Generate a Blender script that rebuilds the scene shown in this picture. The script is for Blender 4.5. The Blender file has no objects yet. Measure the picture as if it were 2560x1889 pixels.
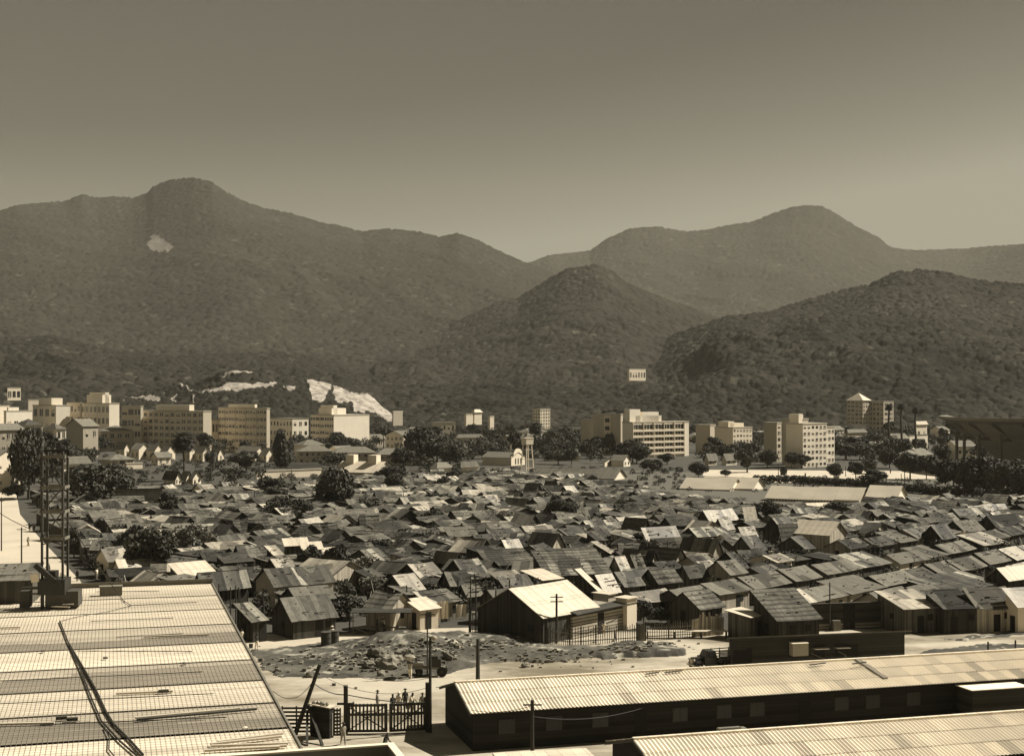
import bpy, math, random
import numpy as np
from mathutils import Vector, Matrix
random.seed(7)
SC = bpy.context.scene
COL = SC.collection
R = math.radians
# ------------------------------------------------------------------ camera, sky, sun, exposure
HC, F, HY = 27.0, 3500.0, 990.0           # eye height (m), focal length and horizon row in photo pixels
cd = bpy.data.cameras.new('camera'); cam = bpy.data.objects.new('camera', cd); COL.objects.link(cam)
cam.location = (0, 0, HC); cam.rotation_euler = (R(90), 0, 0)
cd.sensor_width = 36; cd.lens = F / 2560 * 36; cd.shift_y = (HY - 944.5) / 2560
cd.clip_start = 1; cd.clip_end = 60000
SC.camera = cam
SKY_POW, SKY_MUL, SKY_FLOOR = 3.7, .0076, 1.05
SUN_AZ, SUN_EL = 19.0, 47.0               # azimuth from +X towards +Y
w = bpy.data.worlds.new('World'); SC.world = w; w.use_nodes = True
nt = w.node_tree; nt.nodes.clear()
sky = nt.nodes.new('ShaderNodeTexSky'); sky.sky_type = 'NISHITA'; sky.sun_disc = False
sky.sun_elevation = R(SUN_EL); sky.sun_rotation = R(90 - SUN_AZ)
sky.air_density = 1.0; sky.dust_density = .3; sky.ozone_density = 1.0
bw = nt.nodes.new('ShaderNodeRGBToBW'); sc_ = nt.nodes.new('ShaderNodeVectorMath'); sc_.operation = 'SCALE'
sc_.inputs[0].default_value = (1.0, .95, .73)
bg = nt.nodes.new('ShaderNodeBackground'); bg.inputs['Strength'].default_value = 0.05
wo = nt.nodes.new('ShaderNodeOutputWorld')
nt.links.new(sky.outputs[0], bw.inputs[0]); pw_ = nt.nodes.new('ShaderNodeMath'); pw_.operation = 'POWER'; pw_.inputs[1].default_value = SKY_POW
ml_ = nt.nodes.new('ShaderNodeMath'); ml_.operation = 'MULTIPLY'; ml_.inputs[1].default_value = SKY_MUL
mn_ = nt.nodes.new('ShaderNodeMath'); mn_.operation = 'MINIMUM'; mn_.inputs[1].default_value = 5.4
mx_ = nt.nodes.new('ShaderNodeMath'); mx_.operation = 'MAXIMUM'; mx_.inputs[1].default_value = SKY_FLOOR
nt.links.new(bw.outputs[0], mn_.inputs[0]); nt.links.new(mn_.outputs[0], pw_.inputs[0]); nt.links.new(pw_.outputs[0], ml_.inputs[0]); nt.links.new(ml_.outputs[0], mx_.inputs[0]); nt.links.new(mx_.outputs[0], sc_.inputs['Scale'])
nt.links.new(sc_.outputs[0], bg.inputs[0]); nt.links.new(bg.outputs[0], wo.inputs[0])
ld = bpy.data.lights.new('sun', 'SUN'); ld.energy = 5.0; ld.angle = R(.5); ld.color = (1, .94, .83)
sun = bpy.data.objects.new('sun', ld); COL.objects.link(sun)
sdir = Vector((math.cos(R(SUN_EL)) * math.cos(R(SUN_AZ)), math.cos(R(SUN_EL)) * math.sin(R(SUN_AZ)), math.sin(R(SUN_EL))))
sun.rotation_euler = sdir.to_track_quat('Z', 'Y').to_euler(); sun.location = (200, 100, 300)
SC.view_settings.view_transform = 'Standard'; SC.view_settings.look = 'None'
SC.view_settings.exposure = 0.64; SC.view_settings.gamma = 1.0
SC.cycles.volume_bounces = 1; SC.cycles.max_bounces = 5; SC.cycles.diffuse_bounces = 3
SC.cycles.transparent_max_bounces = 8

# ------------------------------------------------------------------ measuring the photograph
CR = dict(c1=(0, 1340, .3841), c2=(560, 1340, .3323), c3=(1140, 1340, .3323), c4=(1700, 1340, .3841),
          c5=(0, 900, .2905), c6=(500, 900, .2905), c7=(1040, 900, .3394), c8=(1700, 900, .3841),
          z1=(600, 1200, .268), z2=(1100, 1200, .268), z3=(1600, 1200, .2421), z4=(2040, 1200, .2421),
          z5=(0, 940, .1574), z6=(300, 900, .1816), z7=(640, 900, .1876),
          w1=(0, 1380, .1161), w2=(140, 1180, .2233), w3=(560, 1560, .2591), w4=(1800, 980, .3394),
          d=(0, 0, 1.1433), p=(0, 0, 1.0))
def Q(c, x, y):
    o = CR[c]; return o[0] + o[2] * x, o[1] + o[2] * y
def P(c, x, y, z=0.0):
    px, py = Q(c, x, y); d = (HC - z) * F / (py - HY)
    return Vector(((px - 1280) / F * d, d, z))
def PD(c, x, y, d):
    px, py = Q(c, x, y); return Vector(((px - 1280) / F * d, d, HC - (py - HY) * d / F))
def proj(p): return 1280 + F * p[0] / p[1], HY + F * (HC - p[2]) / p[1]
U = Vector((math.cos(R(16)), math.sin(R(16)), 0)); V = Vector((-math.sin(R(16)), math.cos(R(16)), 0))

# ------------------------------------------------------------------ materials (toned like the print: warm greys)
TINT = (1.0, .895, .755)
def mat(name, v, rough=.9, nv=.3, ns=1.0, nstretch=(1, 1, 1), rv=.0, stripe=None, bump=0, spec=.2, uvnoise=False, tint=None):
    """v base value; nv/ns noise amount and scale; rv per-object variation;
    stripe=(axis, period, dark, duty, jitter) laid in metric UVs"""
    if .02 < v < .3: v *= .74
    if tint is None: q_ = min(1, max(0, (v - .05) / .45)); tint = (1, .94 - .065 * q_, .75 - .08 * q_)
    m = bpy.data.materials.new(name); m.use_nodes = True
    n = m.node_tree; N = n.nodes; L = n.links; N.clear()
    out = N.new('ShaderNodeOutputMaterial'); bs = N.new('ShaderNodeBsdfPrincipled'); L.new(bs.outputs[0], out.inputs[0])
    bs.inputs['Roughness'].default_value = rough; bs.inputs['Specular IOR Level'].default_value = spec
    def M(op, a, b, c=None):
        x = N.new('ShaderNodeMath'); x.operation = op
        for i, q in enumerate((a, b, c)):
            if q is None: continue
            if isinstance(q, (int, float)): x.inputs[i].default_value = q
            else: L.new(q, x.inputs[i])
        return x.outputs[0]
    at = N.new('ShaderNodeAttribute'); at.attribute_name = 'tone'
    val = M('MULTIPLY', at.outputs['Fac'], v)
    tc = N.new('ShaderNodeTexCoord'); mp = N.new('ShaderNodeMapping')
    L.new(tc.outputs['UV' if uvnoise else 'Object'], mp.inputs[0]); mp.inputs['Scale'].default_value = nstretch
    no = N.new('ShaderNodeTexNoise'); no.inputs['Scale'].default_value = ns; no.inputs['Detail'].default_value = 5
    no.inputs['Roughness'].default_value = .65
    L.new(mp.outputs[0], no.inputs['Vector'])
    k = M('MULTIPLY_ADD', no.outputs['Fac'], nv * 2, 1 - nv)
    val = M('MULTIPLY', val, k)
    if rv:
        oi = N.new('ShaderNodeObjectInfo')
        val = M('MULTIPLY', val, M('MULTIPLY_ADD', oi.outputs['Random'], 2 * rv, 1 - rv))
    if stripe:
        for ax, per, dark, duty, jit in (stripe if isinstance(stripe, list) else [stripe]):
            sx = N.new('ShaderNodeSeparateXYZ'); L.new(tc.outputs['UV'], sx.inputs[0])
            c = M('DIVIDE', sx.outputs[ax], per)
            fr = M('FRACT', c, 0); fl = M('FLOOR', c, 0)
            line = M('LESS_THAN', fr, duty)
            val = M('MULTIPLY', val, M('SUBTRACT', 1, M('MULTIPLY', line, dark)))
            if jit:
                wn = N.new('ShaderNodeTexWhiteNoise'); wn.noise_dimensions = '1D'; L.new(fl, wn.inputs['W'])
                val = M('MULTIPLY', val, M('MULTIPLY_ADD', wn.outputs['Value'], 2 * jit, 1 - jit))
    val = M('MAXIMUM', val, .004)
    vm = N.new('ShaderNodeVectorMath'); vm.operation = 'SCALE'; vm.inputs[0].default_value = tint
    L.new(val, vm.inputs['Scale']); L.new(vm.outputs[0], bs.inputs['Base Color'])
    if bump:
        b = N.new('ShaderNodeBump'); b.inputs['Strength'].default_value = bump; b.inputs['Distance'].default_value = .1
        L.new(no.outputs['Fac'], b.inputs['Height']); L.new(b.outputs[0], bs.inputs['Normal'])
    return m
MT = {}
SAG = [0.0]
def mk(k, *a, **kw): MT[k] = mat(k, *a, **kw)
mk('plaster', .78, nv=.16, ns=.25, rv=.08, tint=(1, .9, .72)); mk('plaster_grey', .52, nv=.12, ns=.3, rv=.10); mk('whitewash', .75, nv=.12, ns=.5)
mk('plaster_tan', .42, nv=.12, ns=.3)
mk('shed_roof', .44, nv=.25, ns=.2); mk('concrete', .36, nv=.2, ns=.6); mk('concrete_dark', .24, nv=.25, ns=.4)
mk('tin_pale', .38, nv=.6, ns=1.6, rough=.6, spec=.3, rv=.12, stripe=[(0, .8, .35, .06, .14), (0, .2, .12, .4, 0)])
mk('tin_patched', .165, nv=.8, ns=1.7, rough=.75, rv=.2, stripe=[(0, .8, .4, .07, .28), (0, .2, .15, .4, 0)])
mk('tin_bright', .60, nv=.25, ns=.8, rough=.7, stripe=[(0, .9, .3, .06, .08), (1, 2.4, .3, .03, .05)])
mk('cement_roof', .20, nv=.55, ns=1.2, rv=.14, stripe=[(0, 1.1, .3, .05, .1), (0, .2, .12, .4, 0)])
mk('tile_roof', .16, nv=.85, ns=2.2, rv=.2, stripe=[(1, .8, .55, .35, .15), (0, .25, .25, .3, .12)])
mk('tar_roof', .07, nv=.9, ns=1.6, rv=.2, stripe=(1, .9, .3, .08, .2))
mk('clay_tiles', .26, nv=.3, ns=1.2, rv=.15, stripe=[(0, .3, .25, .4, .1), (1, .4, .2, .3, .08)])
mk('planks_dark', .08, nv=.4, ns=.9, rv=.3, stripe=(0, .25, .5, .12, .4), spec=.1)
mk('planks', .15, nv=.4, ns=.9, rv=.3, stripe=(0, .25, .5, .12, .45))
mk('planks_pale', .42, nv=.3, ns=.9, rv=.15, stripe=(0, .3, .5, .12, .3))
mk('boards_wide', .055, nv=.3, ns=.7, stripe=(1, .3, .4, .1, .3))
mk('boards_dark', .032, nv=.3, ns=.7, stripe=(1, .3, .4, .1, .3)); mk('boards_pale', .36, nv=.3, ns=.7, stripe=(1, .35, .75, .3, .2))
mk('timber', .10, nv=.4, ns=3); mk('timber_grey', .22, nv=.35, ns=3); mk('timber_pale', .5, nv=.3, ns=2)
mk('pole_wood', .07, nv=.4, ns=3)
mk('glass_dark', .03, rough=.35, nv=.3, ns=.5, spec=.5, rv=.4); mk('opening', .02, nv=.1)
mk('leaf', .075, nv=.35, ns=.35, rv=.2, rough=.75, tint=(1, .95, .71)); mk('leaf_dark', .07, nv=.35, ns=.35, rv=.15, rough=.75, tint=(1, .95, .71))
mk('leaf_pale', .2, nv=.3, ns=.4, rv=.15, rough=.75); mk('bark', .11, nv=.3, ns=2); mk('bark_pale', .2, nv=.3, ns=2)
mk('asbestos', .82, nv=.2, ns=.35, rough=.8, stripe=[(0, 1.05, .25, .035, .05)])
mk('deck_boards', .76, nv=.62, ns=.6, nstretch=(.07, 1.5, 1), stripe=[(1, .3, .12, .05, .05)], uvnoise=True)
mk('steel_dark', .05, nv=.3, ns=2, rough=.5); mk('cloth_white', .8, nv=.08, ns=3); mk('cloth_grey', .3, nv=.15, ns=3)
mk('cloth_dark', .05, nv=.15, ns=3); mk('skin_brown', .09, nv=.1, ns=4); mk('stone', .26, nv=.35, ns=1.2, rv=.3, bump=.4)
mk('car_paint', .03, nv=.15, ns=1, rough=.3, spec=.6); mk('rubber', .02, nv=.1); mk('chrome', .5, rough=.25, nv=.05)
mk('rust', .34, nv=.4, ns=2)

# ------------------------------------------------------------------ mesh builder
class MB:
    def __init__(s): s.v = []; s.f = []; s.uv = []; s.t = []; s.m = []; s.T = None
    def poly(s, pts, t=1.0, m=0):
        pts = [Vector(p) for p in pts]
        a = (pts[1] - pts[0]); L = a.length or 1e-6; a = a / L
        nrm = Vector((0, 0, 0))
        for i in range(1, len(pts) - 1): nrm += (pts[i] - pts[0]).cross(pts[i + 1] - pts[0])
        nrm = nrm.normalized() if nrm.length > 1e-12 else Vector((0, 0, 1))
        b = nrm.cross(a); o = pts[0]
        s.uv += [((p - o).dot(a), (p - o).dot(b)) for p in pts]
        if s.T: pts = [s.T @ p for p in pts]
        i = len(s.v); s.v += [tuple(p) for p in pts]; s.f.append(tuple(range(i, i + len(pts)))); s.t.append(t); s.m.append(m)
    def hexa(s, c, t=1.0, m=0):   # 8 corners: bottom 0-3 ccw, top 4-7
        for q in ((3, 2, 1, 0), (4, 5, 6, 7), (0, 1, 5, 4), (1, 2, 6, 5), (2, 3, 7, 6), (3, 0, 4, 7)):
            s.poly([c[k] for k in q], t, m)
    def box(s, x0, y0, z0, x1, y1, z1, t=1.0, m=0):
        s.hexa([(x0, y0, z0), (x1, y0, z0), (x1, y1, z0), (x0, y1, z0), (x0, y0, z1), (x1, y0, z1), (x1, y1, z1), (x0, y1, z1)], t, m)
    def beam(s, p, q, w=.1, h=None, t=1.0, m=0):
        p = Vector(p); q = Vector(q); h = h or w; d = (q - p).normalized()
        up = Vector((0, 0, 1)) if abs(d.z) < .95 else Vector((0, 1, 0))
        a = d.cross(up).normalized() * (w / 2); b = a.cross(d).normalized() * (h / 2)
        s.hexa([p - a - b, p + a - b, p + a + b, p - a + b, q - a - b, q + a - b, q + a + b, q - a + b], t, m)
    def tube(s, p, q, r0, r1=None, n=7, t=1.0, m=0, caps=True):
        p = Vector(p); q = Vector(q); r1 = r0 if r1 is None else r1; d = (q - p).normalized()
        up = Vector((0, 0, 1)) if abs(d.z) < .95 else Vector((0, 1, 0))
        a = d.cross(up).normalized(); b = d.cross(a)
        A = [p + (a * math.cos(k * 2 * math.pi / n) + b * math.sin(k * 2 * math.pi / n)) * r0 for k in range(n)]
        B = [q + (a * math.cos(k * 2 * math.pi / n) + b * math.sin(k * 2 * math.pi / n)) * r1 for k in range(n)]
        for k in range(n): s.poly([A[k - 1], A[k], B[k], B[k - 1]], t, m)
        if caps: s.poly(A[::-1], t, m); s.poly(B, t, m)
    def wire(s, p, q, r=.02, sag=.5, n=8):
        p = Vector(p); q = Vector(q); pr = p
        for k in range(1, n + 1):
            f = k / n; c = p.lerp(q, f); c.z -= sag * 4 * f * (1 - f); s.tube(pr, c, r, n=3, caps=False); pr = c
    def ball(s, c, r, n=8, mrows=5, t=1.0, m=0, sz=1, jit=0):
        c = Vector(c); rows = []
        for i in range(mrows + 1):
            th = math.pi * i / mrows
            rows.append([c + Vector((math.sin(th) * math.cos(2 * math.pi * k / n), math.sin(th) * math.sin(2 * math.pi * k / n), math.cos(th) * sz)) * r * (1 + (random.random() - .5) * jit) for k in range(n)])
        for i in range(mrows):
            for k in range(n):
                if i == 0: s.poly([rows[0][0], rows[1][k - 1], rows[1][k]], t, m)
                elif i == mrows - 1: s.poly([rows[i][k - 1], rows[-1][0], rows[i][k]], t, m)
                else: s.poly([rows[i][k - 1], rows[i + 1][k - 1], rows[i + 1][k], rows[i][k]], t, m)
    def mesh(s, name, mats):
        me = bpy.data.meshes.new(name)
        # weld per-mesh identical points so that surfaces stay closed
        idx = {}; vs = []; mp = []
        for p in s.v:
            k = (round(p[0], 4), round(p[1], 4), round(p[2], 4))
            if k not in idx: idx[k] = len(vs); vs.append(p)
            mp.append(idx[k])
        fs = []; uv = []; tt = []; mm = []; o = 0
        for f, t, m in zip(s.f, s.t, s.m):
            g = [mp[i] for i in f]
            if len(set(g)) == len(g) and len(g) > 2:
                fs.append(g); uv += s.uv[o:o + len(f)]; tt.append(t); mm.append(m)
            o += len(f)
        me.from_pydata(vs, [], fs)
        for k in (mats if isinstance(mats, (list, tuple)) else [mats]): me.materials.append(MT[k] if isinstance(k, str) else k)
        ul = me.uv_layers.new(name='UVMap'); ul.data.foreach_set('uv', [c for q in uv for c in q])
        a = me.attributes.new('tone', 'FLOAT', 'FACE'); a.data.foreach_set('value', tt)
        me.polygons.foreach_set('material_index', mm)
        return me
    def build(s, name, mats, parent=None, loc=(0, 0, 0), rot=0, kind=None):
        o = bpy.data.objects.new(name, s.mesh(name, mats)); COL.objects.link(o)
        o.location = loc; o.rotation_euler = (0, 0, rot)
        if parent: o.parent = parent
        if kind: o['kind'] = kind
        return o
def npmesh(name, verts, faces, matk, tone=None, smooth=False, extra=None):
    """verts (n,3) and quads (m,4) from numpy; tone per vertex"""
    me = bpy.data.meshes.new(name); n = len(verts); m = len(faces); k = faces.shape[1]
    me.vertices.add(n); me.vertices.foreach_set('co', verts.astype(np.float32).ravel())
    me.loops.add(m * k); me.loops.foreach_set('vertex_index', faces.astype(np.int32).ravel())
    me.polygons.add(m); me.polygons.foreach_set('loop_start', np.arange(0, m * k, k, dtype=np.int32))
    try: me.polygons.foreach_set('loop_total', np.full(m, k, dtype=np.int32))
    except Exception: pass
    if smooth: me.polygons.foreach_set('use_smooth', np.ones(m, dtype=bool))
    me.update(calc_edges=True)
    a = me.attributes.new('tone', 'FLOAT', 'POINT'); a.data.foreach_set('value', (np.ones(n) if tone is None else tone).astype(np.float32))
    if extra is not None:
        a = me.attributes.new('rock', 'FLOAT', 'POINT'); a.data.foreach_set('value', extra.astype(np.float32))
    me.materials.append(MT[matk] if isinstance(matk, str) else matk)
    return me
def link(name, me, parent=None, loc=(0, 0, 0), rot=0, scale=None, kind=None):
    o = bpy.data.objects.new(name, me); COL.objects.link(o); o.location = loc; o.rotation_euler = (0, 0, rot)
    if scale: o.scale = scale
    if parent: o.parent = parent
    if kind: o['kind'] = kind
    return o
def empty(name, loc, rot=0):
    o = bpy.data.objects.new(name, None); COL.objects.link(o); o.location = loc; o.rotation_euler = (0, 0, rot); o.empty_display_size = .5
    return o
def tag(o, label, cat, group=None):
    o['label'] = label; o['category'] = cat
    if group: o['group'] = group
    return o
# ---- labels that point at one thing: description + nearest landmark + side, ranked where several remain
LM = [('timber hoist tower', 130, 1300), ('white tank tower', 1322, 1130), ('fenced tin house', 1350, 1540),
      ('tall palm', 460, 1150), ('columnar tree', 697, 1130), ('wide ribbon windowed flats', 1640, 1110),
      ('twin white boxes', 757, 1360), ('pale patch roofed house', 740, 1440), ('round dark tree', 1920, 1285),
      ('stadium', 2450, 1080), ('long white sheds', 2100, 1235), ('big dark tree', 850, 1230),
      ('wide pale roofed house', 2050, 1320), ('long boarded store', 2040, 1610), ('rubble mound', 1000, 1610),
      ('white roofed works shed', 900, 1170), ('white ended block', 860, 1060), ('seven storey flats', 2010, 1080),
      ('first barrack gable', 1120, 1740), ('leafy street trees', 370, 1370), ('long porch house', 340, 1235),
      ('white arched hall', 1290, 1150), ('hut with plain white roof', 2530, 1440)]
AUTO = []
def ORDF(i): return {1: 'nearest', 2: '2nd nearest', 3: '3rd nearest'}.get(i, f'{i}th nearest' if i % 10 > 3 or i % 10 == 0 or 10 < i < 20 else f'{i}' + {1: 'st', 2: 'nd', 3: 'rd'}[i % 10] + ' nearest')
def auto(o, desc, cat, group, pos):
    px, py = proj(pos); AUTO.append((o, desc, cat, group, px, py))
def finish_labels():
    G = {}
    for a in AUTO:
        px, py = a[4], a[5]
        lm = min(LM, key=lambda q: math.hypot(px - q[1], 2.2 * (py - q[2])))
        dx, dy = px - lm[1], py - lm[2]
        side = ('right of' if dx > 0 else 'left of') if abs(dx) > 1.6 * abs(dy) else ('before' if dy > 0 else 'behind')
        G.setdefault((a[1], side, lm[0]), []).append((math.hypot(dx, dy), a))
    for (desc, side, lm), L in G.items():
        L.sort(key=lambda q: q[0])
        for i, (_, a) in enumerate(L):
            o = a[0]
            lab = f'{desc} {side} the {lm}' if len(L) == 1 else f'{desc}, {ORDF(i + 1)} {side} the {lm}'
            tag(o, lab, a[2], a[3])

# ------------------------------------------------------------------ numpy noise
def _h(ix, iy, s): q = np.sin(ix * 127.1 + iy * 311.7 + s * 74.7) * 43758.5453; return q - np.floor(q)
def vn(x, y, s=0):
    ix = np.floor(x); iy = np.floor(y); fx = x - ix; fy = y - iy; fx = fx * fx * (3 - 2 * fx); fy = fy * fy * (3 - 2 * fy)
    a = _h(ix, iy, s); b = _h(ix + 1, iy, s); c = _h(ix, iy + 1, s); d = _h(ix + 1, iy + 1, s)
    return (a * (1 - fx) + b * fx) * (1 - fy) + (c * (1 - fx) + d * fx) * fy
def fbm(x, y, s=0, o=5):
    r = 0; a = .5; 
    for k in range(o): r = r + a * vn(x * 2 ** k, y * 2 ** k, s + k * 3.1); a *= .5
    return r
def crowns(x, y, cell, s=0):
    X = x / cell; Y = y / cell; ix = np.floor(X); iy = np.floor(Y)
    best = np.zeros_like(X); tone = np.ones_like(X)
    for dx in (-1, 0, 1):
        for dy in (-1, 0, 1):
            jx = ix + dx; jy = iy + dy
            cx = jx + _h(jx, jy, s); cy = jy + _h(jx, jy, s + 5); r = .5 + .35 * _h(jx, jy, s + 9)
            d2 = ((X - cx) ** 2 + (Y - cy) ** 2) / r ** 2
            hgt = np.sqrt(np.clip(1 - d2, 0, 1)) * (.6 + .6 * _h(jx, jy, s + 13))
            t = .65 + .7 * _h(jx, jy, s + 17)
            up = hgt > best; best = np.where(up, hgt, best); tone = np.where(up, t, tone)
    return best, tone
def inpoly(px, py, poly):
    ins = np.zeros(px.shape, bool); n = len(poly)
    for i in range(n):
        x0, y0 = poly[i]; x1, y1 = poly[(i + 1) % n]
        if y0 == y1: continue
        c = ((y0 > py) != (y1 > py)) & (px < (x1 - x0) * (py - y0) / (y1 - y0) + x0); ins ^= c
    return ins
def grid_faces(nr, nc):
    i = np.arange(nr - 1)[:, None] * nc + np.arange(nc - 1)[None, :]
    return np.stack([i, i + 1, i + nc + 1, i + nc], -1).reshape(-1, 4)

# ------------------------------------------------------------------ terrain
g = MB(); g.poly([(-9000, -300, 0), (9000, -300, 0), (9000, 12000, 0), (-9000, 12000, 0)], 1)
mk('ground', .085, nv=.5, ns=.06, bump=0)
g.build('ground', 'ground', kind='structure')

def hillmat(name, v, rock=.55, dr_=0):
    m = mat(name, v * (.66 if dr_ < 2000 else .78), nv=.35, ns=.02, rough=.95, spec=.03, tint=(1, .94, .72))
    N = m.node_tree.nodes; L = m.node_tree.links
    bs = [q for q in N if q.type == 'BSDF_PRINCIPLED'][0]; src = bs.inputs['Base Color'].links[0].from_socket
    at = N.new('ShaderNodeAttribute'); at.attribute_name = 'rock'
    no = N.new('ShaderNodeTexNoise'); no.inputs['Scale'].default_value = .12; no.inputs['Detail'].default_value = 6
    tc = N.new('ShaderNodeTexCoord'); mp = N.new('ShaderNodeMapping'); mp.inputs['Scale'].default_value = (1, 1, 2.5)
    L.new(tc.outputs['Object'], mp.inputs[0]); L.new(mp.outputs[0], no.inputs[0])
    rp = N.new('ShaderNodeValToRGB'); rp.color_ramp.elements[0].position = .35; rp.color_ramp.elements[1].position = .6
    rp.color_ramp.elements[0].color = tuple(rock * .45 * t for t in TINT) + (1,); rp.color_ramp.elements[1].color = tuple(rock * t for t in TINT) + (1,)
    L.new(no.outputs['Fac'], rp.inputs[0])
    mx = N.new('ShaderNodeMix'); mx.data_type = 'RGBA'
    L.new(at.outputs['Fac'], mx.inputs['Factor']); L.new(src, mx.inputs['A']); L.new(rp.outputs[0], mx.inputs['B'])
    L.new(mx.outputs['Result'], bs.inputs['Base Color'])
    return m
def hill(name, ridge, dr, db, cell, amp, spur, seed, v, nk=520, nd=330, pw=1.25, x0=None, x1=None, rocks=(), crown_h=None, back=1.12, rockval=.55):
    pts = [Q('d', *q) for q in ridge]; xs = np.array([p[0] for p in pts]); ys = np.array([p[1] for p in pts])
    x0 = xs[0] if x0 is None else x0; x1 = xs[-1] if x1 is None else x1
    kx = np.linspace(x0, x1, nk); ry = np.interp(kx, xs, ys); k = (kx - 1280) / F
    drk = dr * (1 + .10 * (vn(kx / 300, kx * 0, seed) - .5))
    zr = HC - (ry - HY) * drk / F - (crown_h or cell * .45) * .7
    t = np.linspace(0, back, nd)[:, None]
    dd = db + (drk[None, :] - db) * t
    X = k[None, :] * dd; Y = dd
    tt = np.clip(t, 0, 1)
    pad = nk // 5; ker = np.hanning(2 * pad + 1); ker /= ker.sum(); sm_ = np.convolve(np.pad(zr, pad, mode='edge'), ker, 'valid')
    wgt = np.clip(tt, 0, 1) ** 5; zr2 = zr[None, :] * wgt + (sm_ * .93)[None, :] * (1 - wgt)
    g_ = tt ** pw; g_ = np.where(t > 1, 1 - (t - 1) * 3.0, g_)
    env = np.sin(np.pi * tt) ** .8
    A_ = X * .82 + Y * .5; B_ = Y * .6 - X * .5; rid = 1 - np.abs(2 * fbm(A_ / spur + 1.5 * vn(X / spur / 2, Y / spur / 2, seed + 2), B_ / spur * .6, seed, 4) - 1)
    Z = zr2 * g_ + (rid - .62) * env * amp + (fbm(X / (spur * .25), Y / (spur * .25), seed + 40, 3) - .45) * env * amp * .3
    c, tone = crowns(X, Y, cell, seed); c2, t2 = crowns(X + 31, Y + 17, cell * .55, seed + 3)
    big = fbm(X / (cell * 14), Y / (cell * 14), seed + 9, 4)
    pxs = 1280 + F * X / Y; pys = HY + F * (HC - Z) / Y
    rock = np.zeros_like(Z)
    for pl in rocks:
        pp = [Q(pl[0], *q) for q in pl[1]]
        rock = np.maximum(rock, inpoly(pxs + 7 * (vn(pxs / 9, pys / 9, 3) - .5), pys + 5 * (vn(pxs / 7, pys / 7, 8) - .5), pp).astype(float))
    ch = (crown_h or cell * .45)
    Z = Z + (c * ch + c2 * ch * .4) * (1 if dr < 2000 else .75) * (1 - rock) + rock * (fbm(X / 9, Y / 3, 5, 5) * 5)
    patch = fbm(X / (cell * 30) + 7, Y / (cell * 22), seed + 21, 5)
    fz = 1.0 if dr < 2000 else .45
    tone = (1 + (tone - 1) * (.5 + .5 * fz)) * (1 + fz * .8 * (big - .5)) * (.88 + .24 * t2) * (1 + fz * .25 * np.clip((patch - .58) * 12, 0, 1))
    tone = np.where((c > .55) & (_h(np.floor(X / cell), np.floor(Y / cell), 3.3) > .985), tone * 2.4, tone)
    me = npmesh(name, np.stack([X, Y, Z], -1).reshape(-1, 3), grid_faces(nd, nk), hillmat(name + '_cover', v, rockval, dr), tone.ravel(), smooth=False, extra=rock.ravel())
    return link(name, me, kind='structure')
hill('far_mountain', [(1000, 640), (1100, 590), (1160, 572), (1200, 557), (1290, 547), (1330, 518), (1380, 498), (1440, 494), (1500, 505), (1540, 502), (1600, 490), (1650, 482), (1690, 465), (1730, 452), (1770, 447), (1800, 450), (1830, 467), (1870, 492), (1920, 517), (1950, 541), (2000, 546), (2100, 543), (2180, 536), (2300, 530)],
     5200, 2600, 15, 60, 520, 11, .06, nk=480, nd=330)
hill('left_mountain', [(-60, 470), (0, 460), (40, 447), (100, 442), (145, 439), (180, 424), (215, 432), (250, 429), (290, 432), (320, 422), (335, 407), (370, 392), (425, 387), (465, 397), (490, 417), (530, 437), (580, 455), (640, 467), (700, 485), (740, 492), (790, 505), (850, 499), (920, 507), (960, 517), (1000, 509), (1040, 522), (1080, 542), (1110, 557), (1140, 570), (1200, 592), (1260, 622), (1350, 665), (1500, 720), (1650, 790)],
     4000, 1500, 12, 50, 330, 23, .05, nk=640, nd=520, pw=1.15, rocks=[('d', [(323, 535), (332, 518), (348, 516), (362, 530), (378, 541), (370, 552), (345, 553), (330, 549)])], rockval=.22)
hill('middle_hill', [(820, 800), (900, 735), (1000, 702), (1080, 662), (1130, 652), (1200, 607), (1240, 587), (1300, 577), (1340, 592), (1370, 617), (1430, 642), (1500, 667), (1560, 692), (1640, 720), (1750, 790)],
     2500, 1150, 9.5, 60, 240, 37, .05, nk=480, nd=460, pw=1.2)
hill('right_hill', [(1350, 800), (1440, 745), (1560, 702), (1600, 692), (1680, 682), (1760, 657), (1830, 637), (1900, 622), (1960, 594), (2020, 590), (2080, 597), (2130, 612), (2310, 630)],
     1900, 960, 8.5, 50, 230, 51, .05, nk=480, nd=460, pw=1.1)
hill('left_foothill', [(-60, 735), (0, 740), (120, 735), (250, 770), (380, 782), (520, 775), (620, 770), (740, 795), (860, 830), (950, 850), (1100, 845), (1250, 838), (1400, 830), (1500, 835), (1650, 850)],
     1750, 950, 8, 36, 220, 61, .045, nk=640, nd=400, pw=1.1)
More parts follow.
